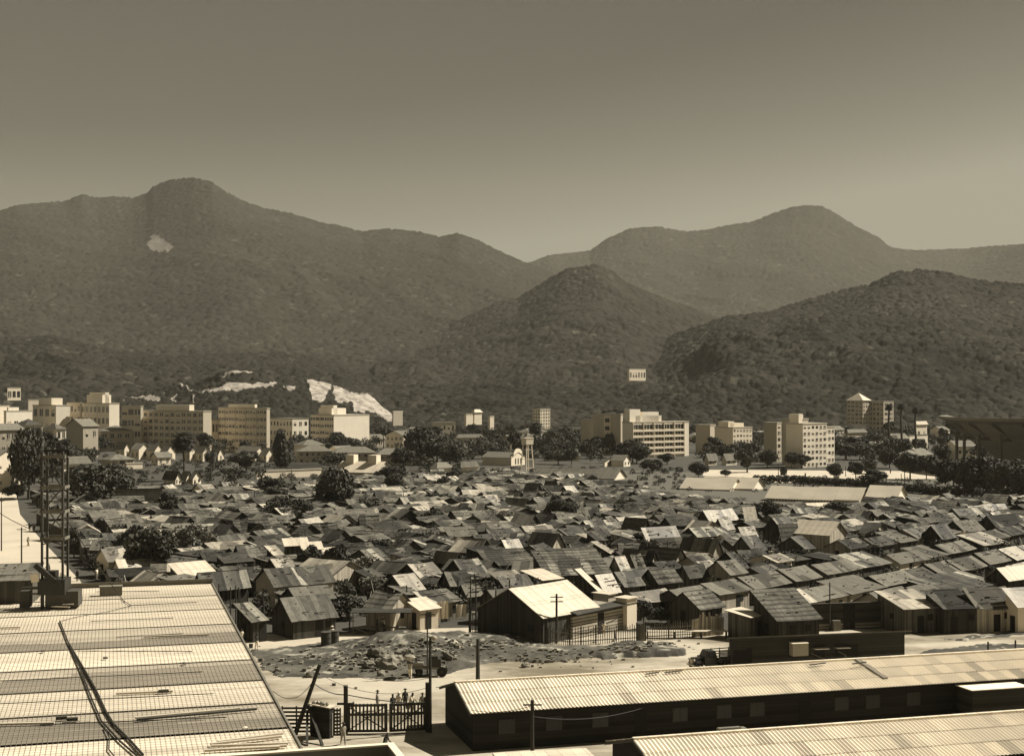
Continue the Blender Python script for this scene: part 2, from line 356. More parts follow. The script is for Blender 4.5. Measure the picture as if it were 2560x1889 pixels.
hill('quarry_hill', [(-60, 885), (60, 880), (200, 872), (300, 862), (385, 840), (430, 838), (480, 815), (520, 811), (570, 817), (600, 826), (640, 824), (671, 829), (700, 836), (730, 844), (773, 857), (803, 861), (816, 872), (839, 895), (865, 914), (900, 925), (1000, 935)],
     1150, 900, 6, 5, 80, 71, .05, nk=640, nd=240, pw=1.0, rockval=.42, rocks=[
     ('z7', [(675, 275), (830, 300), (990, 360), (1000, 400), (930, 500), (920, 600), (850, 600), (755, 580), (720, 420)]),
     ('z7', [(1040, 370), (1300, 470), (1480, 480), (1560, 540), (1700, 680), (1800, 750), (1870, 820), (1860, 860), (1740, 870), (1620, 760), (1480, 730), (1320, 740), (1300, 600), (1220, 610), (1080, 600), (1035, 480)]),
     ('z6', [(1080, 470), (1400, 420), (1500, 350), (1840, 380), (1900, 345), (2050, 365), (2180, 330), (2110, 400), (1600, 450), (1100, 495)]),
     ('z6', [(1380, 290), (1440, 230), (1520, 185), (1700, 190), (1920, 205), (1700, 225), (1500, 240), (1400, 295)]),
     ('z6', [(30, 600), (190, 550), (430, 530), (570, 545), (520, 610), (440, 610), (300, 570), (100, 600)]),
     ('z6', [(680, 580), (780, 520), (725, 580), (800, 625), (720, 610)]), ('z6', [(990, 520), (1025, 520), (1010, 590), (1060, 650), (1000, 610)]),
     ('z7', [(340, 385), (430, 400), (540, 370), (480, 460), (420, 450)]), ('z6', [(790, 340), (900, 305), (860, 370), (950, 440), (1080, 470), (1000, 475), (900, 420)])])
print('hills done')
# ------------------------------------------------------------------ house shapes
def corner(c, xl, xc, xr, al, y=None, z=0.0, d=None):
    """corner point on the photo column xc plus the two face lengths that reach columns xl and xr"""
    px, py = Q(c, xc, y if y is not None else 0)
    if d is None: d = (HC - z) * F / (py - HY)
    Cx = (px - 1280) / F * d; Cy = d; a = R(al)
    kr = (Q(c, xr, 0)[0] - 1280) / F; kl = (Q(c, xl, 0)[0] - 1280) / F
    L1 = (kr * Cy - Cx) / (math.cos(a) - kr * math.sin(a)); L2 = (Cx - kl * Cy) / (math.sin(a) + kl * math.cos(a))
    return Vector((Cx, Cy, 0)), max(L1, .5), max(L2, .5), d
def slope(mb, A, B, C_, D_, nu, nv, pal, jit=.04, m=0, th=.07):
    """roof slope from ridge A-B to eave D_-C_ (A above D_), laid in sheets of uneven tone"""
    A, B, C_, D_ = map(Vector, (A, B, C_, D_))
    nrm = (B - A).cross(D_ - A).normalized()
    if nrm.z < 0: nrm = -nrm
    P_ = [[(A.lerp(B, i / nu)).lerp(D_.lerp(C_, i / nu), j / nv) + nrm * random.uniform(-jit, jit) + Vector((0, 0, -SAG[0] * math.sin(math.pi * i / nu))) for i in range(nu + 1)] for j in range(nv + 1)]
    for j in range(nv):
        for i in range(nu):
            mb.poly([P_[j + 1][i], P_[j + 1][i + 1], P_[j][i + 1], P_[j][i]], pal(), m)
    lo = [[p - nrm * th for p in r] for r in P_]
    for i in range(nu):
        mb.poly([lo[nv][i], lo[nv][i + 1], P_[nv][i + 1], P_[nv][i]], .5, m)
        mb.poly([P_[0][i], P_[0][i + 1], lo[0][i + 1], lo[0][i]], .7, m)
    for j in range(nv):
        mb.poly([P_[j][0], lo[j][0], lo[j + 1][0], P_[j + 1][0]], .6, m)
        mb.poly([P_[j + 1][nu], lo[j + 1][nu], lo[j][nu], P_[j][nu]], .6, m)
    mb.poly([lo[0][0], lo[0][nu], lo[nv][nu], lo[nv][0]], .4, m)
def shell(W, Rf, x0, x1, y0, y1, h, rise, kind='gable', pal=None, oh=.35, sheet=1.1, jit=.04, wm=0, rm=0, z0=0, wt=1.0, litter=True):
    """walls into W, roof into Rf; ridge along x"""
    pal = pal or (lambda: 1.0); ym = (y0 + y1) / 2; L = x1 - x0; Wd = y1 - y0
    zr = h + rise; nu = max(2, int((L + 2 * oh) / sheet)); k = rise / (Wd / 2) if Wd else 0
    if kind == 'gable':
        W.poly([(x0, y0, z0), (x1, y0, z0), (x1, y0, h), (x0, y0, h)], wt, wm); W.poly([(x1, y1, z0), (x0, y1, z0), (x0, y1, h), (x1, y1, h)], wt, wm)
        W.poly([(x0, y1, z0), (x0, y0, z0), (x0, y0, h), (x0, ym, zr), (x0, y1, h)], wt, wm); W.poly([(x1, y0, z0), (x1, y1, z0), (x1, y1, h), (x1, ym, zr), (x1, y0, h)], wt, wm)
        e = .03
        for s in (-1, 1):
            yb = ym + s * (Wd / 2 + oh); zb = h - oh * k + e
            nv = max(1, int(Wd / 2 / 1.8))
            if s < 0: slope(Rf, (x0 - oh, ym, zr + e + .05), (x1 + oh, ym, zr + e + .05), (x1 + oh, yb, zb), (x0 - oh, yb, zb), nu, nv, pal, jit, rm)
            else: slope(Rf, (x1 + oh, ym, zr + e + .05), (x0 - oh, ym, zr + e + .05), (x0 - oh, yb, zb), (x1 + oh, yb, zb), nu, nv, pal, jit, rm)
    elif kind == 'mono':     # low at y0, high at y1
        W.poly([(x0, y0, z0), (x1, y0, z0), (x1, y0, h), (x0, y0, h)], wt, wm); W.poly([(x1, y1, z0), (x0, y1, z0), (x0, y1, zr), (x1, y1, zr)], wt, wm)
        W.poly([(x0, y1, z0), (x0, y0, z0), (x0, y0, h), (x0, y1, zr)], wt, wm); W.poly([(x1, y0, z0), (x1, y1, z0), (x1, y1, zr), (x1, y0, h)], wt, wm)
        k = rise / max(Wd, .1); slope(Rf, (x0 - oh, y1 + oh, zr + oh * k + .04), (x1 + oh, y1 + oh, zr + oh * k + .04), (x1 + oh, y0 - oh, h - oh * k + .04), (x0 - oh, y0 - oh, h - oh * k + .04), nu, max(1, int(Wd / 2)), pal, jit, rm)
    elif kind == 'hip':
        W.box(x0, y0, z0, x1, y1, h, wt, wm)
        a = [(x0 - oh, y0 - oh, h + .02), (x1 + oh, y0 - oh, h + .02), (x1 + oh, y1 + oh, h + .02), (x0 - oh, y1 + oh, h + .02)]
        hw = min(Wd, L) / 2
        if L > Wd: r0, r1 = (x0 + hw, ym, zr), (x1 - hw, ym, zr)
        else: xm = (x0 + x1) / 2; r0, r1 = (xm, ym, zr), (xm + .01, ym, zr)
        Rf.poly([a[0], a[1], r1, r0], pal(), rm); Rf.poly([a[2], a[3], r0, r1], pal(), rm)
        Rf.poly([a[1], a[2], r1], pal(), rm); Rf.poly([a[3], a[0], r0], pal(), rm); Rf.poly(a[::-1], .6, rm)
    elif kind == 'flat':
        W.box(x0, y0, z0, x1, y1, h, wt, wm); Rf.box(x0 - oh, y0 - oh, h + .004, x1 + oh, y1 + oh, h + .16, 1, rm)
    if litter and kind in ('gable', 'mono'):      # stones, sticks and boards that hold the sheets down, nailed to the roof
        for _ in range(random.randint(2, 9)):
            u = random.uniform(x0, x1); f = random.uniform(.1, .95)
            yy = ym - f * Wd / 2 if kind == 'gable' else y1 - f * Wd
            zz = (zr - f * rise) + .12
            if random.random() < .6: Rf.box(u, yy, zz - .05, u + random.uniform(.12, .3), yy + random.uniform(.12, .25), zz + .06, random.choice((.3, .45, .6, 2.4)), rm)
            else: Rf.beam((u, yy, zz), (u + random.uniform(.6, 2.2), yy + random.uniform(-.3, .3), zz + random.uniform(-.05, .1)), .09, .06, random.choice((.3, 1.5)), rm)
def pal(lo, hi, spot=0, sv=1.7):
    return lambda: (random.uniform(lo, hi) if random.random() > spot else sv * random.uniform(.85, 1.1))
ROOFS = {  # key: (material, tone palette, words)
    'pale': ('tin_pale', pal(.7, 1.2, .12, .35), 'pale tin roofed'), 'patch': ('tin_patched', pal(.25, 1.3, .16, 2.6), 'patched tin roofed'),
    'cement': ('cement_roof', pal(.82, 1.12, .08, .6), 'grey cement roofed'), 'tile': ('tile_roof', pal(.6, 1.3, .08, 2.0), 'old tile roofed'),
    'tar': ('tar_roof', pal(.6, 1.4, .10, 3.0), 'dark tar roofed'), 'bright': ('tin_bright', pal(.9, 1.05), 'bright white roofed')}
WALLS = {'d': ('planks_dark', 'dark plank'), 'm': ('planks', 'grey plank'), 'p': ('planks_pale', 'pale plank'), 'w': ('whitewash', 'whitewashed'), 'g': ('plaster_grey', 'grey walled')}
door_mb = MB(); door_mb.box(0, 0, 0, 1, .06, 1, 1); DOOR = door_mb.mesh('door', 'opening')
win_mb = MB(); win_mb.box(-.5, -.03, -.5, .5, .03, .5, 1); WIN = win_mb.mesh('window', 'opening')
SHACKS = []     # footprints (x, y, radius)
def shack_obj(loc, rot, x0, x1, y0, y1, h, rise, kind, rk, wk, doors=1, name='shack', desc=None, label=None, group='shacks of the crowded settlement', wt=1.0, oh=.35):
    r = empty(name, loc, rot); W = MB(); Rf = MB(); rm, rp, rw = ROOFS[rk]; wm, ww = WALLS[wk]
    jit = {'pale': .04, 'patch': .07, 'cement': .03, 'tile': .06, 'tar': .07, 'bright': .015}[rk]
    SAG[0] = 0 if rk == 'bright' else max(0, random.gauss(.06, .10))
    shell(W, Rf, x0, x1, y0, y1, h, rise, kind, rp, jit=jit, litter=rk != 'bright', wt=wt, oh=oh)
    W.build('wall', wm, r); Rf.build('roof', rm, r)
    L = x1 - x0; Wd = y1 - y0
    if doors:
        u = x0 + L * random.uniform(.2, .6); link('door', DOOR, r, (u, y0 - .05, .02), 0, (.85, 1, min(1.95, h - .25)))
        if L > 4: link('window', WIN, r, (x0 + L * random.uniform(.72, .88), y0 - .04, h * .6), 0, (.7, 1, .7))
        if random.random() < .5: link('door', DOOR, r, (x0 - .05, y0 + Wd * .62, .02), R(-90), (.8, 1, min(1.9, h - .3)))
        elif Wd > 3.5: link('window', WIN, r, (x0 - .04, y0 + Wd * .45, h * .6), R(90), (.65, 1, .65))
    c = Matrix.Translation(loc) @ Matrix.Rotation(rot, 4, 'Z') @ Vector(((x0 + x1) / 2, (y0 + y1) / 2, h + rise * .6))
    if label: tag(r, label, 'shack', group)
    else: auto(r, desc or f'{rw} {ww} shack', 'shack', group, c)
    SHACKS.append((c.x, c.y, max(L, Wd) * .5))
    return r
def hs(c, xl, xc, xr, ye, he, rise, o, rk, wk, al=38, **kw):
    """hand placed shack: o = 'G' gable on the left face, 'E' gable on the right face, 'M' lean-to roof low towards the right face"""
    if o == 'E': al += 15
    C, L1, L2, d = corner(c, xl, xc, xr, al, ye, he)
    L1 = min(L1, 13 if o == 'E' else 40); L2 = min(L2, 30); rise *= .8; L2 = min(L2, 14 if o == 'E' else 9.5) if o in 'EG' else L2; L1 = min(L1, 15) if o == 'G' else L1
    if o == 'E': return shack_obj(C, R(al + 90), 0, L2, -L1, 0, he, rise, 'gable', rk, wk, **kw)
    return shack_obj(C, R(al), 0, L1, 0, L2, he, rise, 'gable' if o == 'G' else 'mono', rk, wk, **kw)
HAND = [  # crop, xl, xc, xr, y of eave at the near corner, eave height, rise, orientation, roof, wall, axis angle
 ('z1', 150, 330, 870, 980, 3.0, 2.2, 'G', 'patch', 'g', 33), ('z1', 510, 850, 1160, 880, 2.8, 1.9, 'E', 'pale', 'p', 42),
 ('z1', -30, 120, 235, 1310, 2.4, 1.6, 'M', 'patch', 'd', 38), ('z1', 400, 545, 870, 1115, 2.8, 1.4, 'G', 'cement', 'd', 33),
 ('z1', 300, 495, 890, 1295, 2.3, 2.5, 'G', 'patch', 'd', 35), ('z1', 1175, 1395, 1605, 1195, 2.7, 1.9, 'E', 'tile', 'p', 42),
 ('z1', 1345, 1540, 1705, 1020, 2.4, 2.0, 'G', 'pale', 'd', 42), ('z1', 1470, 1690, 1890, 905, 2.4, 1.9, 'G', 'pale', 'd', 40),
 ('z1', 1870, 1965, 2140, 960, 2.4, 1.7, 'G', 'tar', 'd', 40), ('z1', 1910, 2100, 2300, 880, 2.4, 2.2, 'G', 'patch', 'd', 40),
 ('z1', 1000, 1265, 1400, 765, 2.4, 2.0, 'G', 'patch', 'm', 45), ('z1', 790, 800, 955, 708, 2.3, .9, 'M', 'bright', 'd', 38),
 ('z1', 760, 880, 1035, 560, 2.5, 2.0, 'E', 'tar', 'd', 40), ('z1', 1380, 1500, 1700, 665, 2.5, 1.9, 'E', 'tile', 'd', 38),
 ('z1', 1810, 1990, 2060, 755, 2.4, 1.5, 'E', 'cement', 'd', 38), ('z1', 1965, 2110, 2290, 665, 2.4, 1.8, 'E', 'pale', 'd', 40),
 ('z1', 1000, 1020, 1310, 222, 2.8, 1.0, 'M', 'patch', 'd', 25), ('z1', 905, 925, 1290, 322, 2.3, 1.0, 'M', 'pale', 'm', 25),
 ('z1', 1115, 1130, 1290, 400, 2.6, 1.6, 'G', 'tile', 'd', 30), ('z1', 500, 560, 745, 500, 2.4, 2.0, 'E', 'tile', 'd', 35),
 ('z1', 680, 700, 900, 470, 2.6, 1.6, 'G', 'tile', 'd', 30), ('z1', 1920, 1960, 2210, 520, 2.4, 1.3, 'M', 'cement', 'm', 22),
 ('z1', -60, 150, 240, 490, 2.6, 1.8, 'E', 'tile', 'm', 32), ('z1', 230, 370, 510, 840, 2.4, 1.8, 'G', 'pale', 'd', 40),
 ('z1', 340, 470, 640, 790, 2.4, .9, 'M', 'cement', 'm', 30), ('z1', 1410, 1560, 1660, 1060, 2.3, .7, 'M', 'cement', 'd', 40),
 ('z1', 1560, 1680, 1850, 1205, 2.4, 1.0, 'M', 'bright', 'g', 42), ('z1', 1640, 1760, 2040, 1150, 2.4, 1.2, 'M', 'patch', 'm', 40),
 ('z1', 250, 330, 400, 700, 2.4, 1.4, 'M', 'pale', 'd', 40), ('z1', 1090, 1200, 1330, 905, 2.2, .8, 'M', 'patch', 'd', 40),
 ('z1', 2040, 2120, 2240, 1060, 2.4, 1.3, 'G', 'cement', 'd', 40), ('z1', -160, -60, 110, 930, 2.4, 1.6, 'M', 'patch', 'd', 36),
 ('w2', 1800, 1900, 2200, 1010, 2.4, 1.0, 'M', 'tar', 'd', 32), ('w2', 1280, 1420, 1800, 1180, 2.4, 1.8, 'M', 'bright', 'm', 40),
 ('w2', 1560, 1650, 2150, 1290, 2.4, 2.2, 'G', 'patch', 'm', 36), ('w2', 455, 590, 810, 985, 2.7, 1.8, 'G', 'pale', 'g', 40),
 ('w2', 640, 730, 790, 1090, 2.5, 1.6, 'G', 'bright', 'g', 42), ('w2', 470, 580, 790, 800, 2.4, 2.0, 'G', 'patch', 'm', 45),
 ('w2', 300, 380, 520, 800, 2.4, 1.6, 'G', 'tar', 'd', 45), ('w2', 170, 330, 540, 730, 2.5, .6, 'M', 'tar', 'm', 30),
 ('w2', 1680, 1850, 2080, 720, 2.5, 2.4, 'E', 'tar', 'm', 40), ('w2', 1590, 1760, 1930, 590, 2.4, 1.4, 'E', 'cement', 'd', 40),
 ('w2', 2000, 2040, 2400, 680, 2.5, 2.3, 'M', 'tile', 'd', 30), ('w2', 1220, 1420, 1560, 590, 2.4, 1.7, 'E', 'cement', 'd', 38),
 ('w2', 1640, 1790, 1960, 330, 2.4, 2.0, 'E', 'cement', 'm', 42), ('w2', 1820, 1900, 1980, 185, 2.4, 2.0, 'G', 'pale', 'd', 45),
 ('w2', 2050, 2140, 2300, 185, 2.5, 1.6, 'M', 'patch', 'd', 25), ('w2', 1530, 1640, 1780, 200, 2.4, 1.6, 'G', 'pale', 'w', 42),
 ('w2', 360, 450, 750, 560, 2.4, 2.0, 'M', 'cement', 'd', 25), ('w2', 750, 820, 980, 580, 2.4, 1.8, 'M', 'cement', 'm', 30),
 ('w2', 1140, 1200, 1420, 700, 2.4, .8, 'M', 'pale', 'm', 25), ('w2', 1990, 2080, 2230, 940, 2.4, 1.9, 'G', 'tar', 'd', 40),
 ('z2', 370, 550, 860, 1140, 2.6, 1.6, 'G', 'cement', 'd', 42), ('z2', 1290, 1475, 1480, 1020, 2.5, 2.6, 'M', 'bright', 'd', 45),
 ('z2', 1480, 1540, 1665, 1030, 2.3, 1.8, 'M', 'pale', 'd', 40), ('z2', 1560, 1720, 2010, 975, 2.5, 1.8, 'G', 'patch', 'm', 38),
 ('z2', 1880, 2040, 2240, 950, 2.6, 1.8, 'G', 'tile', 'm', 35), ('z2', 1800, 1880, 2180, 1130, 2.3, .9, 'M', 'pale', 'm', 40),
 ('z2', 870, 1000, 1580, 880, 2.6, 3.2, 'M', 'tile', 'd', 18), ('z2', 780, 960, 1130, 930, 2.4, 1.0, 'M', 'bright', 'd', 40),
 ('z2', 470, 560, 780, 930, 2.3, .9, 'M', 'pale', 'd', 36), ('z2', 360, 470, 880, 790, 2.4, 2.0, 'M', 'tile', 'd', 22),
 ('z2', 560, 620, 860, 1010, 2.3, 1.4, 'M', 'patch', 'd', 40), ('z2', 1590, 1690, 1760, 825, 2.6, 2.0, 'G', 'pale', 'p', 45),
 ('z2', 1740, 1830, 1900, 800, 2.6, 2.0, 'G', 'cement', 'm', 45), ('z2', 1700, 1960, 2030, 760, 2.6, 1.9, 'E', 'tar', 'p', 40),
 ('z2', 1930, 2180, 2300, 760, 2.6, 2.2, 'E', 'tile', 'p', 28), ('z2', 1900, 1935, 2230, 545, 3.6, 1.6, 'M', 'pale', 'w', 32),
 ('z2', 1990, 2000, 2260, 640, 2.3, 1.2, 'M', 'cement', 'd', 25), ('z2', 1430, 1620, 1660, 695, 2.5, 2.0, 'M', 'pale', 'd', 50),
 ('z2', 820, 1040, 1160, 620, 2.6, 2.4, 'E', 'patch', 'p', 36), ('z2', 600, 640, 770, 660, 2.4, 1.6, 'M', 'pale', 'd', 35),
 ('z2', 120, 360, 480, 650, 2.6, 2.0, 'E', 'pale', 'd', 38), ('z2', 660, 820, 930, 410, 2.6, 2.1, 'E', 'cement', 'd', 40),
 ('z2', 880, 1010, 1100, 395, 2.6, 2.0, 'E', 'tar', 'd', 40), ('z2', 780, 830, 1080, 505, 2.5, 1.4, 'M', 'pale', 'd', 25),
 ('z2', 1370, 1470, 1650, 560, 2.5, 1.4, 'M', 'patch', 'd', 28), ('z2', 1700, 1880, 1960, 470, 2.8, 2.6, 'E', 'tar', 'd', 40),
 ('z2', 300, 400, 540, 105, 2.8, 1.8, 'M', 'pale', 'd', 25), ('z2', 380, 470, 560, 210, 2.6, 1.8, 'G', 'pale', 'd', 42),
 ('z2', 600, 780, 840, 235, 2.5, 1.8, 'E', 'cement', 'd', 38), ('z2', 780, 880, 950, 110, 2.6, 2.6, 'E', 'tar', 'd', 42),
 ('z2', 970, 1060, 1100, 80, 2.6, 2.4, 'E', 'tar', 'd', 42), ('z2', 1120, 1200, 1280, 110, 2.5, 1.8, 'G', 'pale', 'd', 42),
 ('z2', 1300, 1490, 1560, 250, 2.5, 1.8, 'E', 'pale', 'd', 38), ('z2', 1440, 1500, 1600, 140, 3.0, 1.4, 'M', 'patch', 'd', 30),
 ('z2', 0, 50, 330, 520, 2.3, 1.5, 'M', 'cement', 'm', 22),
 ('z3', 680, 930, 1090, 960, 2.8, 1.8, 'G', 'cement', 'p', 43), ('z3', 300, 620, 850, 1320, 2.5, 2.0, 'G', 'tile', 'd', 40),
 ('z3', 610, 690, 800, 910, 2.4, .9, 'M', 'pale', 'd', 40), ('z3', 400, 510, 690, 985, 2.5, 1.6, 'G', 'tar', 'm', 40),
 ('z3', 760, 1040, 1100, 890, 2.5, 2.2, 'G', 'patch', 'd', 42), ('z3', 410, 740, 850, 760, 2.6, 2.6, 'E', 'patch', 'p', 30),
 ('z3', 480, 650, 810, 515, 2.7, 1.8, 'E', 'pale', 'p', 36), ('z3', 770, 860, 960, 490, 2.6, 2.0, 'G', 'pale', 'd', 42),
 ('z3', 600, 720, 1000, 410, 2.8, 2.2, 'G', 'pale', 'd', 40), ('z3', 1570, 1960, 2130, 560, 3.4, 2.4, 'E', 'bright', 'p', 34),
 ('z3', 1450, 1470, 1640, 590, 2.6, 1.7, 'M', 'tile', 'm', 25), ('z3', 1270, 1480, 1620, 520, 2.6, 2.6, 'G', 'patch', 'd', 45),
 ('z3', 1430, 1700, 1790, 700, 2.5, 2.0, 'G', 'patch', 'm', 42), ('z3', 960, 1160, 1290, 715, 2.6, 2.4, 'G', 'patch', 'm', 44),
 ('z3', 1080, 1100, 1210, 440, 2.4, 2.2, 'M', 'pale', 'w', 40), ('z3', 985, 1060, 1200, 565, 2.5, 1.6, 'G', 'pale', 'd', 40),
 ('z3', 1730, 1760, 1980, 290, 2.5, 1.0, 'M', 'bright', 'd', 20), ('z3', 1540, 1640, 1840, 365, 2.5, 1.7, 'G', 'patch', 'd', 38),
 ('z3', 220, 330, 610, 460, 2.5, 1.5, 'G', 'tar', 'd', 30), ('z4', 460, 600, 730, 545, 2.7, 1.9, 'E', 'tar', 'p', 40),
 ('z4', 1090, 1290, 1430, 590, 2.5, 2.4, 'G', 'patch', 'd', 48), ('z4', 790, 900, 1110, 545, 2.5, 1.6, 'G', 'tar', 'd', 38),
 ('z4', 1320, 1530, 1730, 520, 2.4, 2.0, 'G', 'cement', 'd', 40), ('z4', 1680, 1860, 2150, 470, 2.6, 2.2, 'G', 'tar', 'd', 35),
 ('z4', 1740, 1760, 1970, 310, 2.5, 1.0, 'M', 'pale', 'm', 20), ('z4', 130, 250, 420, 590, 2.3, .6, 'M', 'tar', 'w', 38),
]
for q in HAND: hs(*q[:10], al=q[10])
# named ones with labels of their own
hs('z1', 418, 425, 625, 597, 4.2, .6, 'M', 'bright', 'm', al=30, label='taller of the two bright flat roofed sheds standing side by side', name='shed')
hs('z1', 583, 590, 757, 633, 3.8, .6, 'M', 'bright', 'd', al=30, label='lower bright flat roofed lean-to joined to the taller shed', name='shed')
hs('z4', 1770, 1985, 2500, 1020, 2.9, 1.6, 'G', 'bright', 'd', al=38, label='dark gabled hut with plain white roof at the right edge', name='hut')
# front row facing the open dirt ground
hs('c4', 1285, 1460, 1690, 470, 2.9, 1.5, 'M', 'pale', 'm', al=20, label='plank shack with light striped tin roof beside the dark boarded front', name='shack')
hs('c4', 1600, 1720, 1925, 465, 3.0, 1.8, 'M', 'tar', 'd', al=16, label='darkest shack of the front row with shaggy tarred roof', name='shack')
hs('c4', 1860, 1935, 2190, 455, 3.0, 1.9, 'M', 'cement', 'p', al=16, label='pale plank shack with grey tiled roof, two people in front', name='shack')
hs('c4', 2120, 2200, 2420, 450, 3.2, 1.8, 'M', 'pale', 'w', al=20, label='whitewashed hut cut by the right edge of the front row', name='shack')
hs('c4', 312, 455, 545, 525, 2.6, .5, 'M', 'bright', 'm', al=45, label='small plank shed with ragged white roof by the tall board fence', name='shed')
hs('c4', 480, 640, 905, 545, 2.6, 3.0, 'M', 'tile', 'd', al=20, label='house with wide slanting tile roof left of the dark boarded front', name='house')
# rows of lean sheds on the right: four streets running away to the right
ROWS = [  # crop, x start, y start (eave base), x end, count, roof keys
 ('z3', 480, 1225, 9, ('cement',) * 5 + ('patch', 'cement', 'cement', 'cement')), ('z3', 1150, 1215, 8, ('cement',) * 8),
 ('z3', 1420, 1030, 9, ('patch', 'cement', 'cement', 'patch', 'cement', 'pale', 'patch', 'cement', 'pale')),
 ('z3', 1500, 1290, 10, ('pale', 'cement', 'cement', 'cement', 'tar', 'cement', 'cement', 'cement', 'pale', 'pale')),
 ('z4', -40, 900, 11, ('tar', 'patch', 'tar', 'patch', 'cement', 'pale', 'pale', 'cement', 'tar', 'cement', 'pale')),
 ('z4', 350, 700, 9, ('tar', 'tar', 'cement', 'patch', 'pale', 'cement', 'pale', 'patch', 'pale')),
 ('z4', 760, 1290, 7, ('cement', 'cement', 'tar', 'patch', 'cement', 'pale', 'patch')),
 ('z4', 1500, 700, 6, ('tar', 'pale', 'patch', 'tar', 'pale', 'patch'))]
al = 47; HANDSET = list(SHACKS); ROWD = []
for ri, (c, x, y, n, rks) in enumerate(ROWS):
    p = P(c, x, y, 2.5); e1 = Vector((math.cos(R(al)), math.sin(R(al)), 0)); e2 = Vector((-e1.y, e1.x, 0)); s = 0
    for i in range(n):
        L = random.uniform(5.5, 9.5); C = Vector((p.x, p.y, 0)) + e1 * s + e2 * random.uniform(-.3, .3)
        s += L + (.4 if random.random() < .75 else 2.0)
        if any((C.x + e1.x * L / 2 + e2.x * 2.5 - q[0]) ** 2 + (C.y + e1.y * L / 2 + e2.y * 2.5 - q[1]) ** 2 < (q[2] + 1.0) ** 2 for q in HANDSET): continue
        mc = C + e1 * (L / 2) + e2 * 2.4
        if any(rj != ri and abs((mc - q).dot(e2)) < 7.6 and abs((mc - q).dot(e1)) < (L + LL) / 2 + .3 for rj, q, LL in ROWD): continue
        ROWD.append((ri, mc, L))

        shack_obj(C, R(al + random.uniform(-1.5, 1.5)), 0, L, 0, random.uniform(4.2, 5.4), random.uniform(2.2, 2.6), random.uniform(.9, 1.3), 'gable' if random.random() < .8 else 'mono', rks[i % len(rks)], random.choice('mmpdw'),
                  desc=f"{ROOFS[rks[i % len(rks)]][2]} row shed", name='shack', group='sheds in joined street rows on the right')

# ---- the rest of the crowd: a jittered plot grid; nearest ones as things, the far rest as one mass
TREES_FAV = []
def fav_ok(px, py):
    if py < 1198 or py > 1560: return False
    if px < 60 + max(0, (py - 1290)) * .95 + 45: return False
    if px < 640 and py > 1500: return False
    top = np.interp(px, [0, 500, 700, 1000, 1300, 1500, 1700, 1850, 2100, 2300, 2560], [1240, 1240, 1232, 1200, 1200, 1215, 1262, 1285, 1292, 1268, 1268])
    bot = np.interp(px, [0, 600, 1200, 1230, 1740, 1760, 1850, 2250, 2560], [1480, 1550, 1550, 1500, 1490, 1540, 1500, 1500, 1500])
    return top < py < bot
KEEP = [('z1', 860, 1060, 1200, 1390), ('z1', 1640, 1180, 2140, 1400), ('z2', 300, 1100, 2239, 1640), ('c5', 560, 1000, 1060, 1180)]
KEEPP = [(*Q(k[0], k[1], k[2]), *Q(k[0], k[3], k[4])) for k in KEEP] + [(160, 1180, 330, 1235), (1780, 1225, 2300, 1270)]
cand = []
rs = random.Random(11)
for gi in range(-24, 112):
    for gj in range(-75, 70):
        a = 44; e1 = Vector((math.cos(R(a)), math.sin(R(a)), 0)); e2 = Vector((-e1.y, e1.x, 0))
        c = Vector((0, 140, 0)) + e1 * (gi * 6.5 + rs.uniform(-1.8, 1.8)) + e2 * (gj * 5.9 + rs.uniform(-1.6, 1.6))
        if c.y < 120: continue
        px, py = proj(c)
        if not (-20 < px < 2860) or not fav_ok(px, py): continue
        if any(k[0] < px < k[2] and k[1] < py < k[3] for k in KEEPP): continue
        if any(abs((c - q).dot(e2)) < 5.8 and abs((c - q).dot(e1)) < LL / 2 + 4 for _, q, LL in ROWD): continue
        if any((c.x - q[0]) ** 2 + (c.y - q[1]) ** 2 < (q[2] + (3.6 if px > 1750 and py > 1330 else 2.0)) ** 2 for q in SHACKS): continue
        cand.append((c.y, c))
for gi in range(20, 135):
    for gj in range(-90, 80):
        c = Vector((0, 140, 0)) + e1 * (gi * 5.6 + rs.uniform(-2, 2)) + e2 * (gj * 5.4 + rs.uniform(-2, 2))
        if c.y < 265: continue
        px, py = proj(c)
        if not (-20 < px < 2860) or not fav_ok(px, py) or any(k[0] < px < k[2] and k[1] < py < k[3] for k in KEEPP): continue
        if any((c.x - q[0]) ** 2 + (c.y - q[1]) ** 2 < (q[2] + 1.6) ** 2 for q in SHACKS) or rs.random() < .45: continue
        cand.append((c.y + 500, c))
cand.sort(key=lambda q: q[0])
n_ind = 300 - sum(1 for q in SHACKS)
print('hand', len(SHACKS), 'cand', len(cand))
SAG[0] = 0
massW = MB(); massR = {k: MB() for k in ROOFS}
cand = [q for q in cand if proj(q[1])[0] < 2580] + [q for q in cand if proj(q[1])[0] >= 2580]
n_ind = min(n_ind, sum(1 for q in cand if proj(q[1])[0] < 2580 and q[0] < 500))
